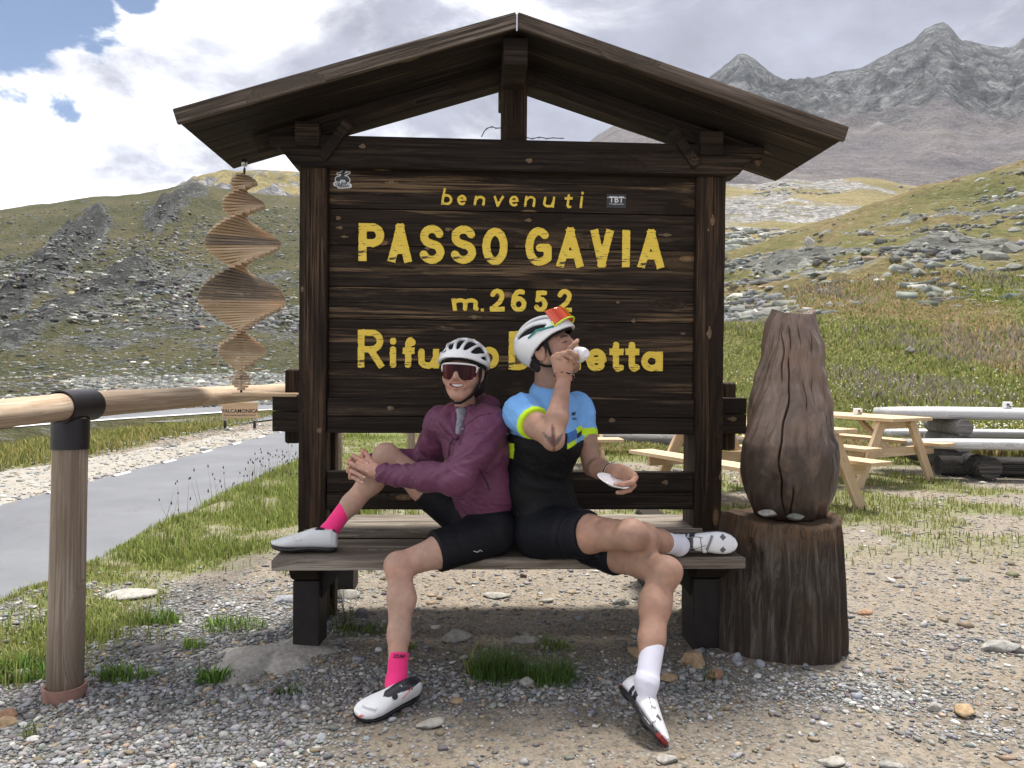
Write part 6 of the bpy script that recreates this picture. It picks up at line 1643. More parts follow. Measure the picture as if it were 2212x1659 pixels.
# sunglasses pushed up on the helmet
m, t, b = mat_new('mirror_lens'); oc = t.new('ShaderNodeTexCoord').outputs['Object']; lw = t.new('ShaderNodeLayerWeight'); lw.inputs[0].default_value = .5
t.set(b.inputs['Base Color'], t.ramp(lw.outputs['Facing'], [(.1, (.55, .05, .01)), (.45, (.85, .10, .02)), (.75, (.75, .30, .02))])); b.inputs['Roughness'].default_value = .12; b.inputs['Coat Weight'].default_value = .7; b.inputs['Metallic'].default_value = .3
NEON = plain('neon_frame', (.62, .85, .03), .35, .5, 0, .05); TEAL = plain('teal_arm', (.03, .27, .23), .4)
V, F = lens_mesh(.072, -.005, .054, .104, .054, -.014)
tiltm = np.array([[1, 0, 0], [0, math.cos(.30), math.sin(.30)], [0, -math.sin(.30), math.cos(.30)]])
def gpos(p): return to_world((np.asarray(p)@tiltm.T)+np.array([0, -.030, .066]), RM, mh)
gm_ = mn.add('glasses', gpos(V), F[:, ::-1], m)
mn.tube('frame', [gpos(V[i*11]+np.array([0, -.001, -.001])) for i in range(41)], .0034, NEON, gm_)
for s in (-1, 1):
    e = V[(40 if s == 1 else 0)*11]
    mn.tube('frame_end', [gpos(e), gpos(e+np.array([s*.004, .006, .004])), gpos(e+np.array([s*.002, .001, .02]))], [.0042, .004, .002], NEON, gm_)
    mn.tube('temple', [gpos(e+np.array([s*.004, .006, .0])), to_world(np.array([s*.106, -.010, .070]), RM, mh), to_world(np.array([s*.104, .035, .052]), RM, mh)], [.0045, .0045, .003], TEAL, gm_)
# jersey
SKY_B = np.array([.19, .42, .79]); NEO = np.array([.55, .83, .03]); NAVY = np.array([.012, .016, .028]); BK = np.array([.0085, .009, .011])
S = SDF()
mhem = mpel*.55+mwai*.45
S.ell(mpel*.8+mwai*.2, mwai, uM, (.160, .122), (.158, .112), .03); S.ell(mwai, mche, uM, (.156, .110), (.178, .120), .04); S.ell(mche, (sR+sL)/2+np.array([0, .01, -.01]), uM, (.172, .118), (.155, .088), .05)
S.cap(sR, sL, .064, .064, .04); S.cap((sR+sL)/2, mnek+np.array([0, .012, -.016]), .085, .058, .04); S.cap(sR*.7+sL*.3, mnek+np.array([0, .012, -.022]), .062, .052, .04); S.cap(sL*.7+sR*.3, mnek+np.array([0, .012, -.022]), .062, .052, .04)
capcut(S, sR, sR+(eR-sR)*.43, .072, .066, .030); capcut(S, sL, sL+(eL-sL)*.52, .068, .058, .035)
V, F = S.mesh(.0042, .02)
zb_ = .978+.026*sstep(.45, .6, (V-mche)@uM+.5)
dR = np.linalg.norm(V-(sR*.7+eR*.3), axis=1); sRv = (V-sR)@((eR-sR)/np.linalg.norm(eR-sR)); sLv = (V-sL)@((eL-sL)/np.linalg.norm(eL-sL))
armR = (np.linalg.norm(V-sR-np.clip(sRv, 0, .3)[:, None]*((eR-sR)/np.linalg.norm(eR-sR)), axis=1) < .085)&(sRv > .02); armL = (np.linalg.norm(V-sL-np.clip(sLv, 0, .3)[:, None]*((eL-sL)/np.linalg.norm(eL-sL)), axis=1) < .085)&(sLv > .03)
cj = np.where((V[:, 2] > zb_)[:, None], SKY_B, BK)
uc = ((V-mche)@uM+.5); zz_ = V[:, 2]
rowi = np.floor((zb_-zz_)/.0205).astype(int); coli = np.floor(uc*16+rowi*.37).astype(int)
hsh = ((coli*7+rowi*13) % 5)
pat = (zz_ <= zb_)&(rowi < 4)&(uc > .47)&(V[:, 1] < 3.36)|(zz_ <= zb_)&(rowi < 5)&(rowi > 1)&(V[:, 0] < .012)
ci = np.floor(uc*13).astype(int); DB = np.array([.06, .17, .45])
pc = np.where((rowi == 0)[:, None], np.where((ci % 5 == 1)[:, None], DB, NEO), np.where((rowi == 1)[:, None], np.where((ci % 3 == 0)[:, None], DB, NAVY), np.where((ci % 2 == 0)[:, None], NEO, SKY_B)))
cj = np.where((pat&((rowi < 3)|(V[:, 0] < .012)))[:, None], pc, cj)
LR = np.linalg.norm(eR-sR)*.43; LL = np.linalg.norm(eL-sL)*.52
armR = armR&(sRv < LR+.004); armL = armL&(sLv < LL+.004)
cj = np.where(armR[:, None], np.where((sRv > LR-.020)[:, None], NEO, SKY_B), cj); cj = np.where(armL[:, None], np.where((sLv > LL-.026)[:, None], NEO, SKY_B), cj)
# black lower panel keeps a slightly different black
hmk = 1-np.clip(np.exp(-((sRv-LR)/.022)**2)*armR+np.exp(-((sLv-LL)/.022)**2)*armL, 0, 1)
Vw_ = wrinkle(V, F, .011, (.4, -.2, 1), 15, (1, .4, -.2), 5, 231, hmk); Vw_ = wrinkle(Vw_, F, .006, (1, .2, .7), 30, (.2, 1, -.6), 9, 233, hmk)
jr = mn.add('jersey', Vw_, F, LYCRA, cj)
decal_text(mn, jr, 1238, 894, 'TREK', .018, BLKP, 0, .0006, .15); decal_text(mn, jr, 1240, 905, 'TRSTL', .014, BLKP, 0, 0)
line_on(mn, jr, [(1099, 1062), (1101, 1090), (1106, 1120), (1117, 1132)], .0028, WHITE_P, 'piping', 20)
# shorts
S = SDF(); S.ell(mpel, mpel*.55+mwai*.45, uM, (.165, .125), (.152, .112), .04); S.ball(mpel+np.array([-.01, .0, -.03]), (.145, .13, .09), .05)
tR_ = hR+(kR-hR)*.565; tL_ = hL+(kL-hL)*.56
capcut(S, hR, tR_, .112, .0925, .03); capcut(S, hL, tL_, .108, .092, .03)
V, F = S.mesh(.0055, .02); V[:, 2] = np.where((V[:, 2] < ZS+.004)&(V[:, 1] > 3.17), ZS+.004, V[:, 2])
V = wrinkle(V, F, .006, (1, -.3, .6), 14, (-.3, 1, .5), 10, 241)
mn.add('shorts', V, F, LYCRA, np.tile(np.array([.008, .009, .013]), (len(V), 1)))
# socks, shoes
WSK = (.70, .70, .80)
hlL, toL = np3(P(1352, 1508, 2.71)), np3(P(1428, 1622, 2.50)); toL[2] = .006
tpL = kL+(aL-kL)*.665
sock(mn, tpL, aL, .043, .039, WSK, hlL*.70+toL*.30+np.array([.8, -.15, .45])*.045)
hlR, toR = np3(P(1441, 1169, 3.275)), np3(P(1590, 1175, 3.245))
tpR = kR+(aR-kR)*.70
sock(mn, tpR, aR, .043, .040, WSK, np3(P(1482, 1176, 3.22)))
def shoeM(V):
    c = np.tile(np.array([.76, .765, .79]), (len(V), 1)); x, y, z = V.T
    pan = (x > .055-.25*(z-.05)*0)&(x+z*.25 > .060)&(x+z*.25 < .112)&(z < .088); c[pan] = (.022, .024, .04)
    stripe = pan&((np.abs(x+z*.25-.085) < .0035)); c[stripe] = (.6, .6, .62)
    rim = (z > np.interp(x, [0, .02, .06, .09], [.074, .091, .090, .089]))&(x < .085); c[rim] = (.02, .02, .03)
    d1 = (np.abs(x-.212)+np.abs(np.abs(y-.004)-.026)*1.0 < .014)&(z > .03); c[d1] = (.10, .10, .105); return c
def soleM(V, c):
    c[(V[:, 0] > .255)] = (.25, .015, .02); c[(V[:, 0] < .012)] = (.25, .02, .02); return c
upL = np.array([.42, -.55, .55])
sh3, _ = place_shoe(mn, hlL, toL, (.80, -.15, .45), shoeM, 1.03, solef=soleM, side=-1)
sh4, _ = place_shoe(mn, hlR, toR, (.0, -.97, .12), shoeM, 1.0, solef=soleM, side=1)
STG = plain('strap_grey', (.22, .22, .23), .5); LINE = plain('line_grey', (.16, .16, .17), .5)
for px in (1494, 1513): line_on(mn, sh4, [(px, 1160), (px+1, 1172), (px+3, 1188)], .0016, LINE, 'lace', 8)
line_on(mn, sh4, [(1538, 1158), (1533, 1172), (1526, 1190)], .006, STG, 'strap', 10); line_on(mn, sh4, [(1490, 1161), (1503, 1160), (1518, 1162)], .0014, LINE, 'lace', 8); line_on(mn, sh4, [(1496, 1188), (1510, 1183), (1524, 1178)], .0014, LINE, 'lace', 8)
for px, py in ((1500, 1196), (1522, 1194)):
    pq, nq = surf_hit(sh4, px, py-4)
    if pq is not None: dial(mn, sh4, pq, nq, .009, WHITE_P)
for px, py in ((1411, 1525), (1412, 1555)):
    pq, nq = surf_hit(sh3, px, py)
    if pq is not None: dial(mn, sh3, pq, nq, .009, WHITE_P)
line_on(mn, sh3, [(1402, 1506), (1408, 1530), (1410, 1560), (1412, 1580)], .0014, LINE, 'lace', 12); line_on(mn, sh3, [(1396, 1588), (1408, 1580), (1416, 1574)], .0045, STG, 'strap', 8)
# bracelets
def bracelet(pers, c, ax_, r, rt_, mat, par, twist=0):
    ax_ = np3(ax_)/np.linalg.norm(ax_); a = np.cross(ax_, (0, 0, 1)) if abs(ax_[2]) < .9 else np.cross(ax_, (1, 0, 0)); a /= np.linalg.norm(a); b_ = np.cross(ax_, a)
    pts = [np3(c)+a*r*math.cos(2*PI*i/36)+b_*r*math.sin(2*PI*i/36)+ax_*.0025*math.sin(twist*2*PI*i/36) for i in range(37)]
    return pers.tube('bracelet', pts, rt_, mat, par, 6)
BRW = plain('bracelet_pale', (.45, .38, .30), .6)
bracelet(mn, np3(P(1219.5, 813, 2.98)), wR-eR, .0395, .0024, STRAP, mbody, 9); bracelet(mn, np3(P(1219.5, 812, 2.98)), wR-eR, .0395, .0018, BRW, mbody, -9)
bracelet(mn, wL+(wL-eL)*-.02, wL-eL, .033, .003, STRAP, mbody); bracelet(mn, wL+(wL-eL)*.03, wL-eL, .0335, .0022, BRW, mbody)
# cup and saucer
CHINA = plain('white_china', (.80, .80, .82), .15, .5, 0, .02, coat=.3)
cup = lathe('coffee_cup', [(.0135, 0), (.0155, .0), (.0155, .003), (.019, .005), (.026, .018), (.0315, .040), (.0335, .056), (.0325, .056), (.030, .040), (.024, .019), (.012, .008), (.001, .0075)], CHINA, None, 32)
cup.location = Vector(cup_b); cup.rotation_euler = Vector(cup_r-cup_b).to_track_quat('Z', 'Y').to_euler()
tag(cup, 'small white espresso cup tipped up at the man\'s mouth', 'cup')
sc_ = lathe('saucer', [(.020, -.004), (.024, -.004), (.026, 0), (.045, .004), (.0635, .0125), (.065, .014), (.0635, .0155), (.045, .0075), (.026, .0035), (.001, .003)], CHINA, None, 40)
sc_.location = P(1322, 1045, 2.925); sc_.rotation_euler = Vector((.31, -.20, .92)).to_track_quat('Z', 'Y').to_euler()
tag(sc_, 'small white saucer held tilted in the man\'s lowered hand', 'saucer')

# ================================================================== LOOSE STONES, GRASS, BOULDERS
def ico(sub):
    bm = bmesh.new(); bmesh.ops.create_icosphere(bm, subdivisions=sub, radius=1)
    bm.verts.ensure_lookup_table(); V = np.array([v.co[:] for v in bm.verts]); F = np.array([[v.index for v in f.verts] for f in bm.faces]); bm.free(); return V, F
def lumpy(V, seed, amt):
    r = np.random.default_rng(seed); Vn = V.copy()
    for _ in range(7):
        n_ = r.normal(size=3); n_ /= np.linalg.norm(n_); d = r.uniform(.5, .85); k = Vn@n_-d; Vn -= np.where(k > 0, k, 0)[:, None]*n_*.85
    return Vn*(1+amt*(r.random((len(V), 1))-.5))
def scatter(name, temps, pos, scl, rot, tilt, colr, mat, smooth=True, parent=None):
    """join many small stones into one mesh: pos (n,3), scl (n,3), rot and tilt (n,)"""
    Vs = []; Fs = []; Cs = []; off = 0; n = len(pos); which = RNG.integers(0, len(temps), n)
    for k, (TV, TF) in enumerate(temps):
        i = np.where(which == k)[0]
        if not len(i): continue
        v = TV[None]*scl[i][:, None, :]
        ct, st_ = np.cos(tilt[i])[:, None], np.sin(tilt[i])[:, None]
        y = v[..., 1]*ct-v[..., 2]*st_; z = v[..., 1]*st_+v[..., 2]*ct
        c, s = np.cos(rot[i])[:, None], np.sin(rot[i])[:, None]
        v = np.stack([v[..., 0]*c-y*s, v[..., 0]*s+y*c, z], -1)+pos[i][:, None, :]
        m_ = len(TV); Vs.append(v.reshape(-1, 3)); Fs.append((TF[None]+(off+m_*np.arange(len(i)))[:, None, None]).reshape(-1, 3)); off += m_*len(i)
        Cs.append(np.repeat(colr[i], m_, axis=0))
    return mesh_np(name, np.concatenate(Vs), np.concatenate(Fs), mat, parent, smooth, {'col': np.concatenate(Cs)})
def stone_cols(n, greys=(.13, .42), ochre=.10, white=.06):
    g = RNG.uniform(0, 1, n)**1.3*(greys[1]-greys[0])+greys[0]
    c = np.stack([g*1.0, g*.99, g*.965], 1)+RNG.normal(0, .008, (n, 3))
    u = RNG.random(n); o = u < ochre; c[o] = c[o]*np.array([1.25, .98, .70]); b_ = (u > .5)&(u < .68); c[b_] *= np.array([.92, .97, 1.06]); w_ = u > 1-white; c[w_] = np.array([.52, .51, .48])
    return np.clip(c, .02, .8)
m, t, b = mat_new('pebble_mat'); oc = t.new('ShaderNodeTexCoord').outputs['Object']
c = t.mix(1, t.attr('col', 'Color'), t.ramp(t.noise(oc, 160, 4, .7), [(.3, .75), (.7, 1.25)]), 'MULTIPLY'); t.set(b.inputs['Base Color'], c); b.inputs['Roughness'].default_value = .8; b.inputs['Specular IOR Level'].default_value = .25
PEB = m
I1 = ico(1); I2 = ico(2)
OCV = np.array([(1, 0, 0), (-1, 0, 0), (0, 1, 0), (0, -1, 0), (0, 0, 1), (0, 0, -1)], float); OCF = np.array([(0, 2, 4), (2, 1, 4), (1, 3, 4), (3, 0, 4), (2, 0, 5), (1, 2, 5), (3, 1, 5), (0, 3, 5)])
CBV = np.array([(x, y, z) for x in (-.8, .8) for y in (-.8, .8) for z in (-.8, .8)], float); CBF = np.array([(0, 1, 3), (0, 3, 2), (4, 6, 7), (4, 7, 5), (0, 4, 5), (0, 5, 1), (2, 3, 7), (2, 7, 6), (0, 2, 6), (0, 6, 4), (1, 5, 7), (1, 7, 3)])
TANG = [(CBV*(1+.7*(np.random.default_rng(s).random((8, 3))-.5)), CBF) for s in range(6)]+[(OCV*(1+.5*(np.random.default_rng(s).random((6, 3))-.5)), OCF) for s in range(3)]
T20 = [(lumpy(I1[0], s, .12), I1[1]) for s in range(6)]; T80 = [(lumpy(I2[0], s+20, .06), I2[1]) for s in range(6)]
def pts_in(n, x0, x1, y0, y1, near=1.6):
    u = RNG.random(n); y = (y0**(1-near)+u*(y1**(1-near)-y0**(1-near)))**(1/(1-near)) if near != 1 else y0*(y1/y0)**u
    return RNG.uniform(x0, x1, n), y
def in_view(x, y, z=0, mx=80):
    u = CX+x/np.maximum(y, .1)*FPX; return (y > 1.7)&(u > -mx)&(u < 2212+mx)
# gravel
x, y = pts_in(260000, -2.9, 3.6, 2.15, 5.2); k = in_view(x, y); x, y = x[k], y[k]
p = gravel_mask(x, y)**1.4; k = RNG.random(len(x)) < p*.64; x, y = x[k], y[k]
n = len(x)
sz = np.exp(RNG.normal(math.log(.0056), .45, n)); sz = np.clip(sz, .0030, .018)
big = sz > .0108
sc3 = np.stack([sz*RNG.uniform(.9, 1.35, n), sz*RNG.uniform(.7, 1.05, n), sz*RNG.uniform(.38, .7, n)], 1)
pos = np.stack([x, y, ground_z(x, y)+sc3[:, 2]*.45], 1)
cc = stone_cols(n, (.14, .38), .05, .03)
for sel, T in ((big, T80), (~big, T20)):
    o = scatter('gravel', T, pos[sel], sc3[sel], RNG.uniform(0, 2*PI, sel.sum()), RNG.normal(0, .25, sel.sum()), cc[sel], PEB)
    tag(o, 'loose grey rounded gravel in front of the bench', None, None, 'stuff')
# scattered chips on the bare dirt
x, y = pts_in(60000, -1.6, 6.5, 2.1, 11, 1.5); k = in_view(x, y)&(RNG.random(len(x)) < .75*(1-grass_mask(x, y)))&(RNG.random(len(x)) > .55*(y < 2.75)); x, y = x[k], y[k]; n = len(x)
sz = np.clip(np.exp(RNG.normal(math.log(.0042), .55, n))*(1+.10*(y-2)), .0025, .035)
sc3 = np.stack([sz*RNG.uniform(.9, 1.6, n), sz*RNG.uniform(.7, 1.1, n), sz*RNG.uniform(.25, .6, n)], 1)
o = scatter('stone_chips', TANG, np.stack([x, y, ground_z(x, y)+sc3[:, 2]*.3], 1), sc3, RNG.uniform(0, 2*PI, n), RNG.normal(0, .3, n), stone_cols(n, (.12, .31), .22, .03), PEB)
tag(o, 'small angular stone chips strewn over the bare dirt', None, None, 'stuff')
# stones of the lay-by and verge
x = RNG.uniform(-10.5, -7.0, 5000); y = RNG.uniform(4, 27, 5000); sz = np.clip(np.exp(RNG.normal(math.log(.014), .6, 5000)), .006, .09); sc3 = np.stack([sz*1.3, sz, sz*.45], 1)
o = scatter('lay_by_stones', TANG, np.stack([x, y, np.full(5000, ROAD_Z+.01)], 1), sc3, RNG.uniform(0, 6, 5000), RNG.normal(0, .2, 5000), stone_cols(5000, (.2, .5), .2, .08), PEB)
tag(o, 'stones strewn over the gravel lay-by across the road', None, None, 'stuff')

# ---- grass
def blades(name, base, h, w_, colr, mat, label, lean=.35, broad=None):
    n = len(base); a = RNG.uniform(0, 2*PI, n); fx, fy = np.cos(a), np.sin(a); sx, sy = -fy, fx
    ln = RNG.normal(0, lean, n)*h; bend = RNG.uniform(.1, .5, n)*h
    B = base; V = np.zeros((n, 5, 3)); hw = w_/2
    V[:, 0] = B+np.stack([sx*hw, sy*hw, -.01+0*h], 1); V[:, 1] = B-np.stack([sx*hw, sy*hw, .01+0*h], 1)
    mid = B+np.stack([fx*ln*.35, fy*ln*.35, h*.58], 1); V[:, 2] = mid+np.stack([sx*hw*.75, sy*hw*.75, 0*h], 1); V[:, 3] = mid-np.stack([sx*hw*.75, sy*hw*.75, 0*h], 1)
    V[:, 4] = B+np.stack([fx*(ln+bend*.5), fy*(ln+bend*.5), h*.97], 1)
    F = np.array([[0, 1, 3], [0, 3, 2], [2, 3, 4]])[None]+(5*np.arange(n))[:, None, None]
    sh = np.array([.75, .75, 1, 1, 1.12])[None, :, None]
    C = np.clip(colr[:, None, :]*(.9+.1*sh/sh), 0, 1).repeat(1, 0); C = np.broadcast_to(C, (n, 5, 3))
    o = mesh_np(name, V.reshape(-1, 3), F.reshape(-1, 3), mat, None, False, {'col': C.reshape(-1, 3)})
    tag(o, label, None, None, 'stuff'); return o
m, t, b = mat_new('grass_blade'); c = t.attr('col', 'Color'); t.set(b.inputs['Base Color'], c); b.inputs['Roughness'].default_value = .6; b.inputs['Specular IOR Level'].default_value = .2
tr = t.new('ShaderNodeBsdfTranslucent'); t.l.new(c, tr.inputs[0]); ms = t.new('ShaderNodeMixShader'); ms.inputs[0].default_value = .3
t.l.new(b.outputs[0], ms.inputs[1]); t.l.new(tr.outputs[0], ms.inputs[2]); t.l.new(ms.outputs[0], t.n['Material Output'].inputs[0])
GRASS = m
def gcol(n, base, alt, pa=.3, var=.25):
    c = np.where((RNG.random(n) < pa)[:, None], np.array(alt), np.array(base)); return c*(1+RNG.normal(0, var, (n, 1)))
def onground(x, y): return np.stack([x, y, ground_z(x, y)], 1)
G1, G2, G3 = (.18, .235, .055), (.29, .31, .095), (.38, .33, .16)
x, y = pts_in(230000, -3.4, .6, 1.9, 14, 1.7); k = in_view(x, y)&(RNG.random(len(x)) < grass_mask(x, y)**1.5*.85)&(x < np.interp(y, [2, 5, 14], [-.9, -.5, .6])); x, y = x[k], y[k]; n = len(x)
pt = fbm(x*1.4, y*1.4, 3, 301)
h = (.016+.042*sstep(.35, .7, pt))*RNG.uniform(.5, 1.4, n)*(1+.05*y)
cg = gcol(n, G1, G2, .4); dry = RNG.random(n) < .06+sstep(.55, .4, pt)*.25; cg[dry] = np.array(G3)*RNG.uniform(.7, 1.2, (dry.sum(), 1))
blades('grass', onground(x, y), h, np.full(n, .0042)*(1+.12*y), cg, GRASS, 'green grass on the bank between terrace and road', .45)
# short turf among the tables
x, y = pts_in(90000, .2, 9, 4.6, 13, 1.4); k = in_view(x, y)&(RNG.random(len(x)) < grass_mask(x, y)**1.5*.9); x, y = x[k], y[k]; n = len(x)
blades('grass', onground(x, y), .03*RNG.uniform(.5, 1.7, n)*(1+.06*y), np.full(n, .006)*(1+.08*y), gcol(n, (.20, .24, .06), (.32, .30, .12), .45), GRASS, 'short trodden turf in patches round the picnic tables', .5)
# verge beyond the lay-by
x = RNG.uniform(-20, -9.0, 60000); y = RNG.uniform(6, 34, 60000); k = (RNG.random(60000) < grass_mask(x, y))&(x/y > -.75); x, y = x[k], y[k]; n = len(x)
blades('grass', onground(x, y), .16*RNG.uniform(.5, 1.6, n), np.full(n, .03), gcol(n, (.18, .20, .055), (.34, .29, .11), .4), GRASS, 'rough grass on the verge across the road', .4)
# tufts
TUFT = [  # px, py, radius, blades, height, colour, width, label
 (1075, 1462, .13, 700, .12, (.075, .13, .03), .0034, 'dark green grass tuft growing in the gravel under the bench, larger clump'), (1190, 1470, .12, 560, .10, (.08, .14, .033), .0034, 'dark green grass tuft growing in the gravel under the bench, right of the larger clump'),
 (1020, 1455, .03, 60, .14, (.20, .24, .06), .004, 'thin yellow-green stems at the edge of the grass tuft'), (1195, 1400, .08, 130, .06, (.11, .17, .035), .004, 'small bright grass patch behind the grass tuft'),
 (740, 1362, .05, 50, .24, (.09, .11, .035), .003, 'tall thin grass stems beside the left bench leg'), (775, 1370, .12, 240, .05, (.10, .15, .035), .004, 'low grass at the foot of the tall thin stems'),
 (465, 1472, .075, 170, .055, (.10, .18, .035), .009, 'leafy weed in the gravel left of the concrete footing'), (262, 1468, .10, 280, .06, (.11, .18, .04), .006, 'grassy clump in the gravel right of the handrail post'),
 (500, 1352, .13, 300, .06, (.13, .20, .045), .006, 'grass clump in the gravel behind the left bench leg'), (415, 1400, .05, 120, .05, (.15, .23, .05), .005, 'tiny grass clump in the gravel between post and bench'),
 (352, 1345, .10, 220, .06, (.12, .19, .04), .007, 'grass clump at the edge of the gravel behind the post'), (60, 1455, .14, 300, .07, (.10, .19, .035), .010, 'leafy weeds left of the handrail post'), (70, 1590, .03, 16, .07, (.16, .2, .06), .006, 'few grass blades in the gravel beside the reddish stone'),
 (628, 1500, .05, 70, .04, (.07, .11, .03), .005, 'tiny weed in the gravel before the concrete footing'), (1540, 1478, .03, 36, .06, (.09, .14, .04), .004, 'few grass blades between the stones by the right bench leg'),
 (690, 1235, .22, 350, .05, (.12, .18, .04), .006, 'grass patch behind the left bench leg'), (880, 1405, .04, 70, .03, (.16, .22, .05), .004, 'bright moss-like grass beside the bare shin')]
for px, py, r, nb, hh, cb_, wd, lab in TUFT:
    g = G(px, py); a = RNG.uniform(0, 2*PI, nb); q = r*np.sqrt(RNG.random(nb)); q = q*(.55+.9*vnoise(a*2.5, a*0+px, 5)); x = g.x+q*np.cos(a)*1.15; y = g.y+q*np.sin(a)*.7
    o = blades('grass_tuft', onground(x, y), hh*(.25+1.1*RNG.random(nb)*(1-.55*(q/r)**2)), np.full(nb, wd), gcol(nb, cb_, tuple(min(1, v*1.7) for v in cb_), .28), GRASS, lab, .75)
    del o['kind']; tag(o, lab, 'grass tuft', 'grass tufts in the gravel')
# seed-headed stems along the lip of the bank
n = 170; y = 4.8+6.7*RNG.random(n)**.6; x = CREST(y)+RNG.normal(.05, .22, n); k = in_view(x, y); x, y = x[k], y[k]; n = len(x); hh = RNG.uniform(.12, .36, n)
V = []; F = []; C = []
for i in range(n):
    b0 = Vector((x[i], y[i], float(ground_z(x[i], y[i])))); tip = b0+Vector((RNG.normal(0, .05), RNG.normal(0, .05), hh[i])); w_ = .0016*(1+.1*y[i]); r = .0045*(1+.06*y[i]); k0 = len(V)
    V += [b0+Vector((w_, 0, 0)), b0-Vector((w_, 0, 0)), tip]; F.append([k0, k0+1, k0+2]); C += [(.16, .15, .06)]*3
    L = RNG.uniform(.018, .035); c_ = [tip-Vector((0, 0, L*.3)), tip+Vector((r, 0, L*.2)), tip+Vector((-r, 0, L*.2)), tip+Vector((0, r, L*.2)), tip+Vector((0, 0, L))]; V += c_; C += [(.045, .035, .03)]*5
    F += [[k0+3, k0+4, k0+6], [k0+3, k0+6, k0+5], [k0+3, k0+5, k0+4], [k0+7, k0+6, k0+4], [k0+7, k0+5, k0+6], [k0+7, k0+4, k0+5]]
o = mesh_np('grass', np.array([v[:] for v in V]), np.array(F), GRASS, None, False, {'col': np.array(C)}); tag(o, 'tall grass stems with dark seed heads on the bank lip', None, None, 'stuff')
# ---- meadow grass and hillside stones, laid on the hill surfaces
def on_sheet(name, i, j):
    us, V, nt = SHEETS[name]; i0 = np.clip(i.astype(int), 0, V.shape[0]-2); j0 = np.clip(j.astype(int), 0, nt-2); fi = (i-i0)[:, None]; fj = (j-j0)[:, None]
    return (V[i0, j0]*(1-fi)+V[i0+1, j0]*fi)*(1-fj)+(V[i0, j0+1]*(1-fi)+V[i0+1, j0+1]*fi)*fj
def sheet_px(name, px, py):
    us, V, nt = SHEETS[name]; i = float(np.interp(px, us, np.arange(len(us)))); i0 = min(int(i), len(us)-2); f = i-i0
    colv = V[i0, :nt]*(1-f)+V[i0+1, :nt]*f; M = np.array(cam.matrix_world.inverted()); q = np.c_[colv, np.ones(nt)]@M.T
    pyy = CY-q[:, 1]/-q[:, 2]*FPX; best = None
    for j in range(nt-1):
        if (pyy[j]-py)*(pyy[j+1]-py) <= 0: g = (pyy[j]-py)/(pyy[j]-pyy[j+1]+1e-9); return colv[j]+(colv[j+1]-colv[j])*g
    return colv[int(np.argmin(abs(pyy-py)))]
us, VR, ntR = SHEETS['meadow#R']
n = 125000; u = RNG.uniform(1180, 2290, n); i = np.interp(u, us, np.arange(len(us))); j = RNG.random(n)**1.35*ntR*.60
pos = on_sheet('meadow#R', i, j); X_, Y_ = pos[:, 0], pos[:, 1]
pt = fbm(X_*.30, Y_*.16, 4, 311); p2 = fbm(X_*.12+5, Y_*.10, 3, 313)
far_ = sstep(14, 30, Y_)
h = (.06+.11*sstep(.42, .62, pt))*RNG.uniform(.5, 1.4, n)*(1+.3*far_)
cg = gcol(n, (.20, .235, .065), (.30, .295, .11), .4)
tan_ = RNG.random(n) < sstep(.52, .60, p2+.16*sstep(24, 36, Y_)-.06)*.6; cg[tan_] = np.array((.40, .30, .17))*RNG.uniform(.7, 1.25, (tan_.sum(), 1))
pur = RNG.random(n) < sstep(.54, .62, pt)*.5*sstep(13.5, 18, Y_); cg[pur] = np.array((.29, .255, .21))*RNG.uniform(.7, 1.2, (pur.sum(), 1))
blades('grass', pos, h, (.011+.0020*Y_), cg, GRASS, 'long meadow grass in green, tan and purple-brown drifts', .4)
# white and yellow meadow flowers
n = 1500; u = RNG.uniform(1560, 2260, n); i = np.interp(u, us, np.arange(len(us))); j = RNG.random(n)*ntR*.30; pos = on_sheet('meadow#R', i, j); k = fbm(pos[:, 0]*.5, pos[:, 1]*.5, 3, 317) > .5; pos = pos[k]; n = len(pos)
pos[:, 2] += RNG.uniform(.08, .2, n); s_ = np.full((n, 3), .016)*RNG.uniform(.6, 1.3, (n, 1)); cf = np.where((RNG.random(n) < .75)[:, None], np.array([.72, .70, .62]), np.array([.72, .58, .10]))
o = scatter('meadow_flowers', [ico(1)], pos, s_, np.zeros(n), np.zeros(n), cf, PEB); tag(o, 'tiny pale flowers dotted through the meadow grass', None, None, 'stuff')
# boulders on the right slope: one thing each
BL = 'pale grey lichened boulder on the rocky slope above the meadow'
spots = [(1748, 528, 34, 30, 1), (1566, 560, 26, 30, 0), (1580, 590, 22, 12, 0), (1960, 578, 44, 26, 0), (1985, 592, 52, 22, 0), (1915, 598, 38, 20, 0), (1890, 605, 26, 16, 0), (1840, 612, 30, 14, 0), (1935, 560, 40, 22, 0),
         (2150, 560, 70, 34, 0), (2190, 580, 60, 30, 0), (2110, 592, 46, 30, 0), (2070, 598, 30, 18, 0), (2180, 540, 56, 24, 0), (2090, 575, 40, 18, 0), (2205, 600, 50, 18, 0), (1800, 615, 22, 12, 0), (1760, 612, 28, 12, 0), (1700, 622, 20, 10, 1), (1660, 625, 30, 12, 1), (1620, 632, 26, 10, 0),
         (2040, 488, 34, 12, 0), (1990, 500, 26, 10, 0), (1930, 520, 24, 9, 0), (2110, 470, 30, 10, 0), (2160, 480, 26, 10, 0), (2060, 520, 30, 12, 0), (1880, 530, 22, 8, 0), (2000, 540, 24, 10, 0), (2130, 510, 34, 12, 0), (1820, 545, 20, 8, 0), (1850, 570, 20, 8, 0), (2190, 500, 40, 16, 0), (1640, 575, 24, 9, 1), (1680, 590, 20, 8, 0), (2060, 560, 30, 14, 0), (2020, 605, 28, 10, 0), (1600, 612, 24, 10, 0)]
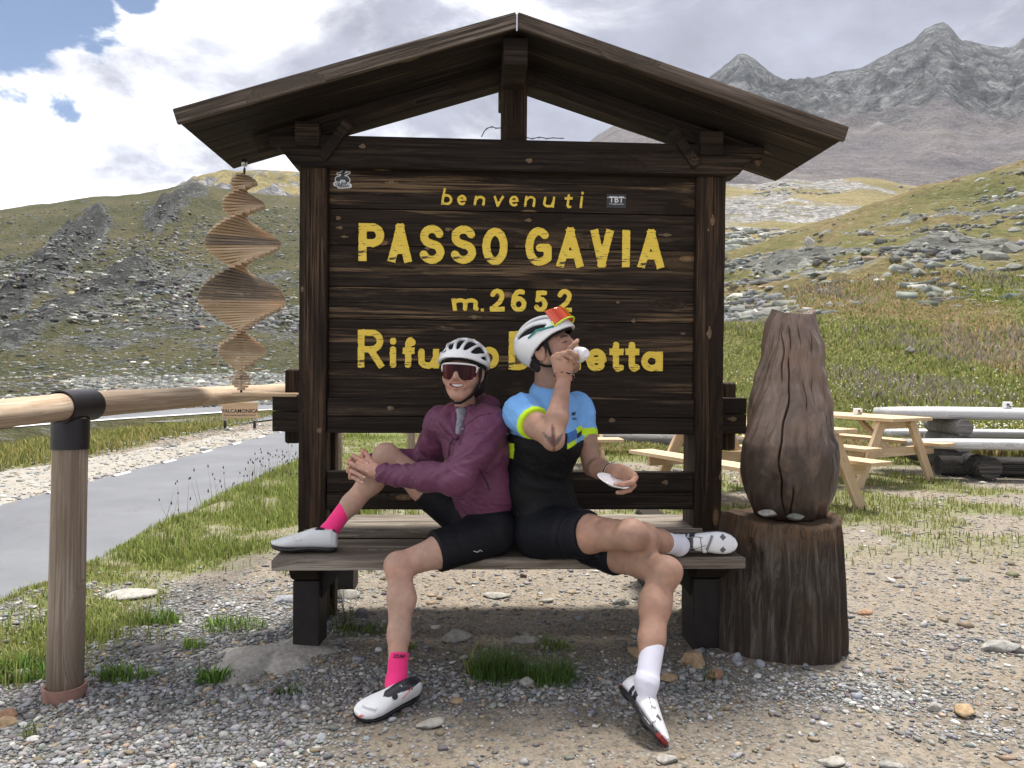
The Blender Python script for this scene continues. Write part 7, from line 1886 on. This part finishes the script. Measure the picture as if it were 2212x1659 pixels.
for k, (px, py, wpx, hpx, dk) in enumerate(spots):
    p = Vector(sheet_px('meadow#R', px, py)); s_ = p.y/FPX
    rock('boulder', p, (wpx*s_, wpx*s_*.8, hpx*s_*1.5), RK_GREY if dk else RK_LICH, 400+k, ('large dark upright boulder standing above the rocky band on the slope' if k == 0 else 'dark grey boulder low on the rocky slope above the meadow' if dk else BL), RNG.uniform(0, 3), 'boulders on the right slope', .45, 'boulder', .48, 2)
p = Vector(sheet_px('meadow#R', 1968, 768)); rock('boulder', p+Vector((0, 0, .1)), (.35, .28, .26), RK_GREY, 470, 'small grey boulder alone in the green meadow', .3, None, .3, 'boulder', .25)
def stones_on(name, ns, u0, u1, j0, j1, smin_, smax_, maskf, label, flat=.35, cols=(.15, .42)):
    us, V, nt = SHEETS[name]; u = RNG.uniform(u0, u1, ns); i = np.interp(u, us, np.arange(len(us))); j = RNG.uniform(j0, j1, ns)*nt; pos = on_sheet(name, i, j); k = RNG.random(ns) < maskf(pos); pos = pos[k]; n = len(pos)
    s_ = np.exp(RNG.uniform(math.log(smin_), math.log(smax_), n))*RNG.uniform(.6, 1.2, n); sc3 = np.stack([s_*RNG.uniform(.9, 1.5, n), s_, s_*RNG.uniform(flat*.7, flat*1.5, n)], 1)
    g = stone_cols(n, cols, .05, .05)*np.array([.97, 1.0, .94]); o = scatter(name.split('#')[0]+'_stones' if 0 else 'scree', TANG, pos+np.array([0, 0, .0]), sc3, RNG.uniform(0, 6, n), RNG.normal(0, .3, n), g, PEB, False)
    tag(o, label, None, None, 'stuff')
stones_on('hillside#L', 80000, -120, 760, .01, .55, .06, .26, lambda p: np.clip(sstep(.42, .58, fbm(p[:, 0]*.06+p[:, 2]*.09, p[:, 1]*.06, 4, 331)), .05, .9), 'grey scree strewn over the lower left hillside', .4, (.10, .27))
stones_on('hillside#L', 14000, -120, 760, .50, .96, .14, .48, lambda p: np.clip(sstep(.46, .60, fbm(p[:, 0]*.03, p[:, 1]*.03+p[:, 2]*.03, 4, 333)), .18, 1), 'loose rocks on the upper left hillside', .45, (.09, .24))
stones_on('meadow#R', 14000, 1480, 2290, .42, .97, .07, .42, lambda p: np.clip(sstep(.46, .60, fbm(p[:, 0]*.12, p[:, 1]*.1, 4, 335)), .05, .9), 'small rocks littering the slope above the meadow', .45, (.13, .28))
stones_on('hillside#V', 2500, 1500, 2100, .1, .95, .5, 1.6, lambda p: sstep(.48, .60, fbm(p[:, 0]*.03, p[:, 1]*.012, 4, 337)), 'pale rocks on the golden valley floor', .4, (.2, .34))

# ---- mountain air
m = bpy.data.materials.new('haze_mat'); m.use_nodes = True; t = NT(m.node_tree); t.n.clear()
pv = t.new('ShaderNodeVolumePrincipled'); pv.inputs['Color'].default_value = (.80, .86, .96, 1); pv.inputs['Density'].default_value = .00006; pv.inputs['Anisotropy'].default_value = .2
om = t.new('ShaderNodeOutputMaterial'); t.l.new(pv.outputs[0], om.inputs['Volume'])
bm = bmesh.new(); bmesh.ops.create_cube(bm, size=1); bmesh.ops.scale(bm, vec=(4400, 2600, 700), verts=bm.verts)
hz_ = bm_obj('haze', bm, m); hz_.location = (300, 1190, 700/2-8); tag(hz_, 'thin mountain haze', None, None, 'stuff')
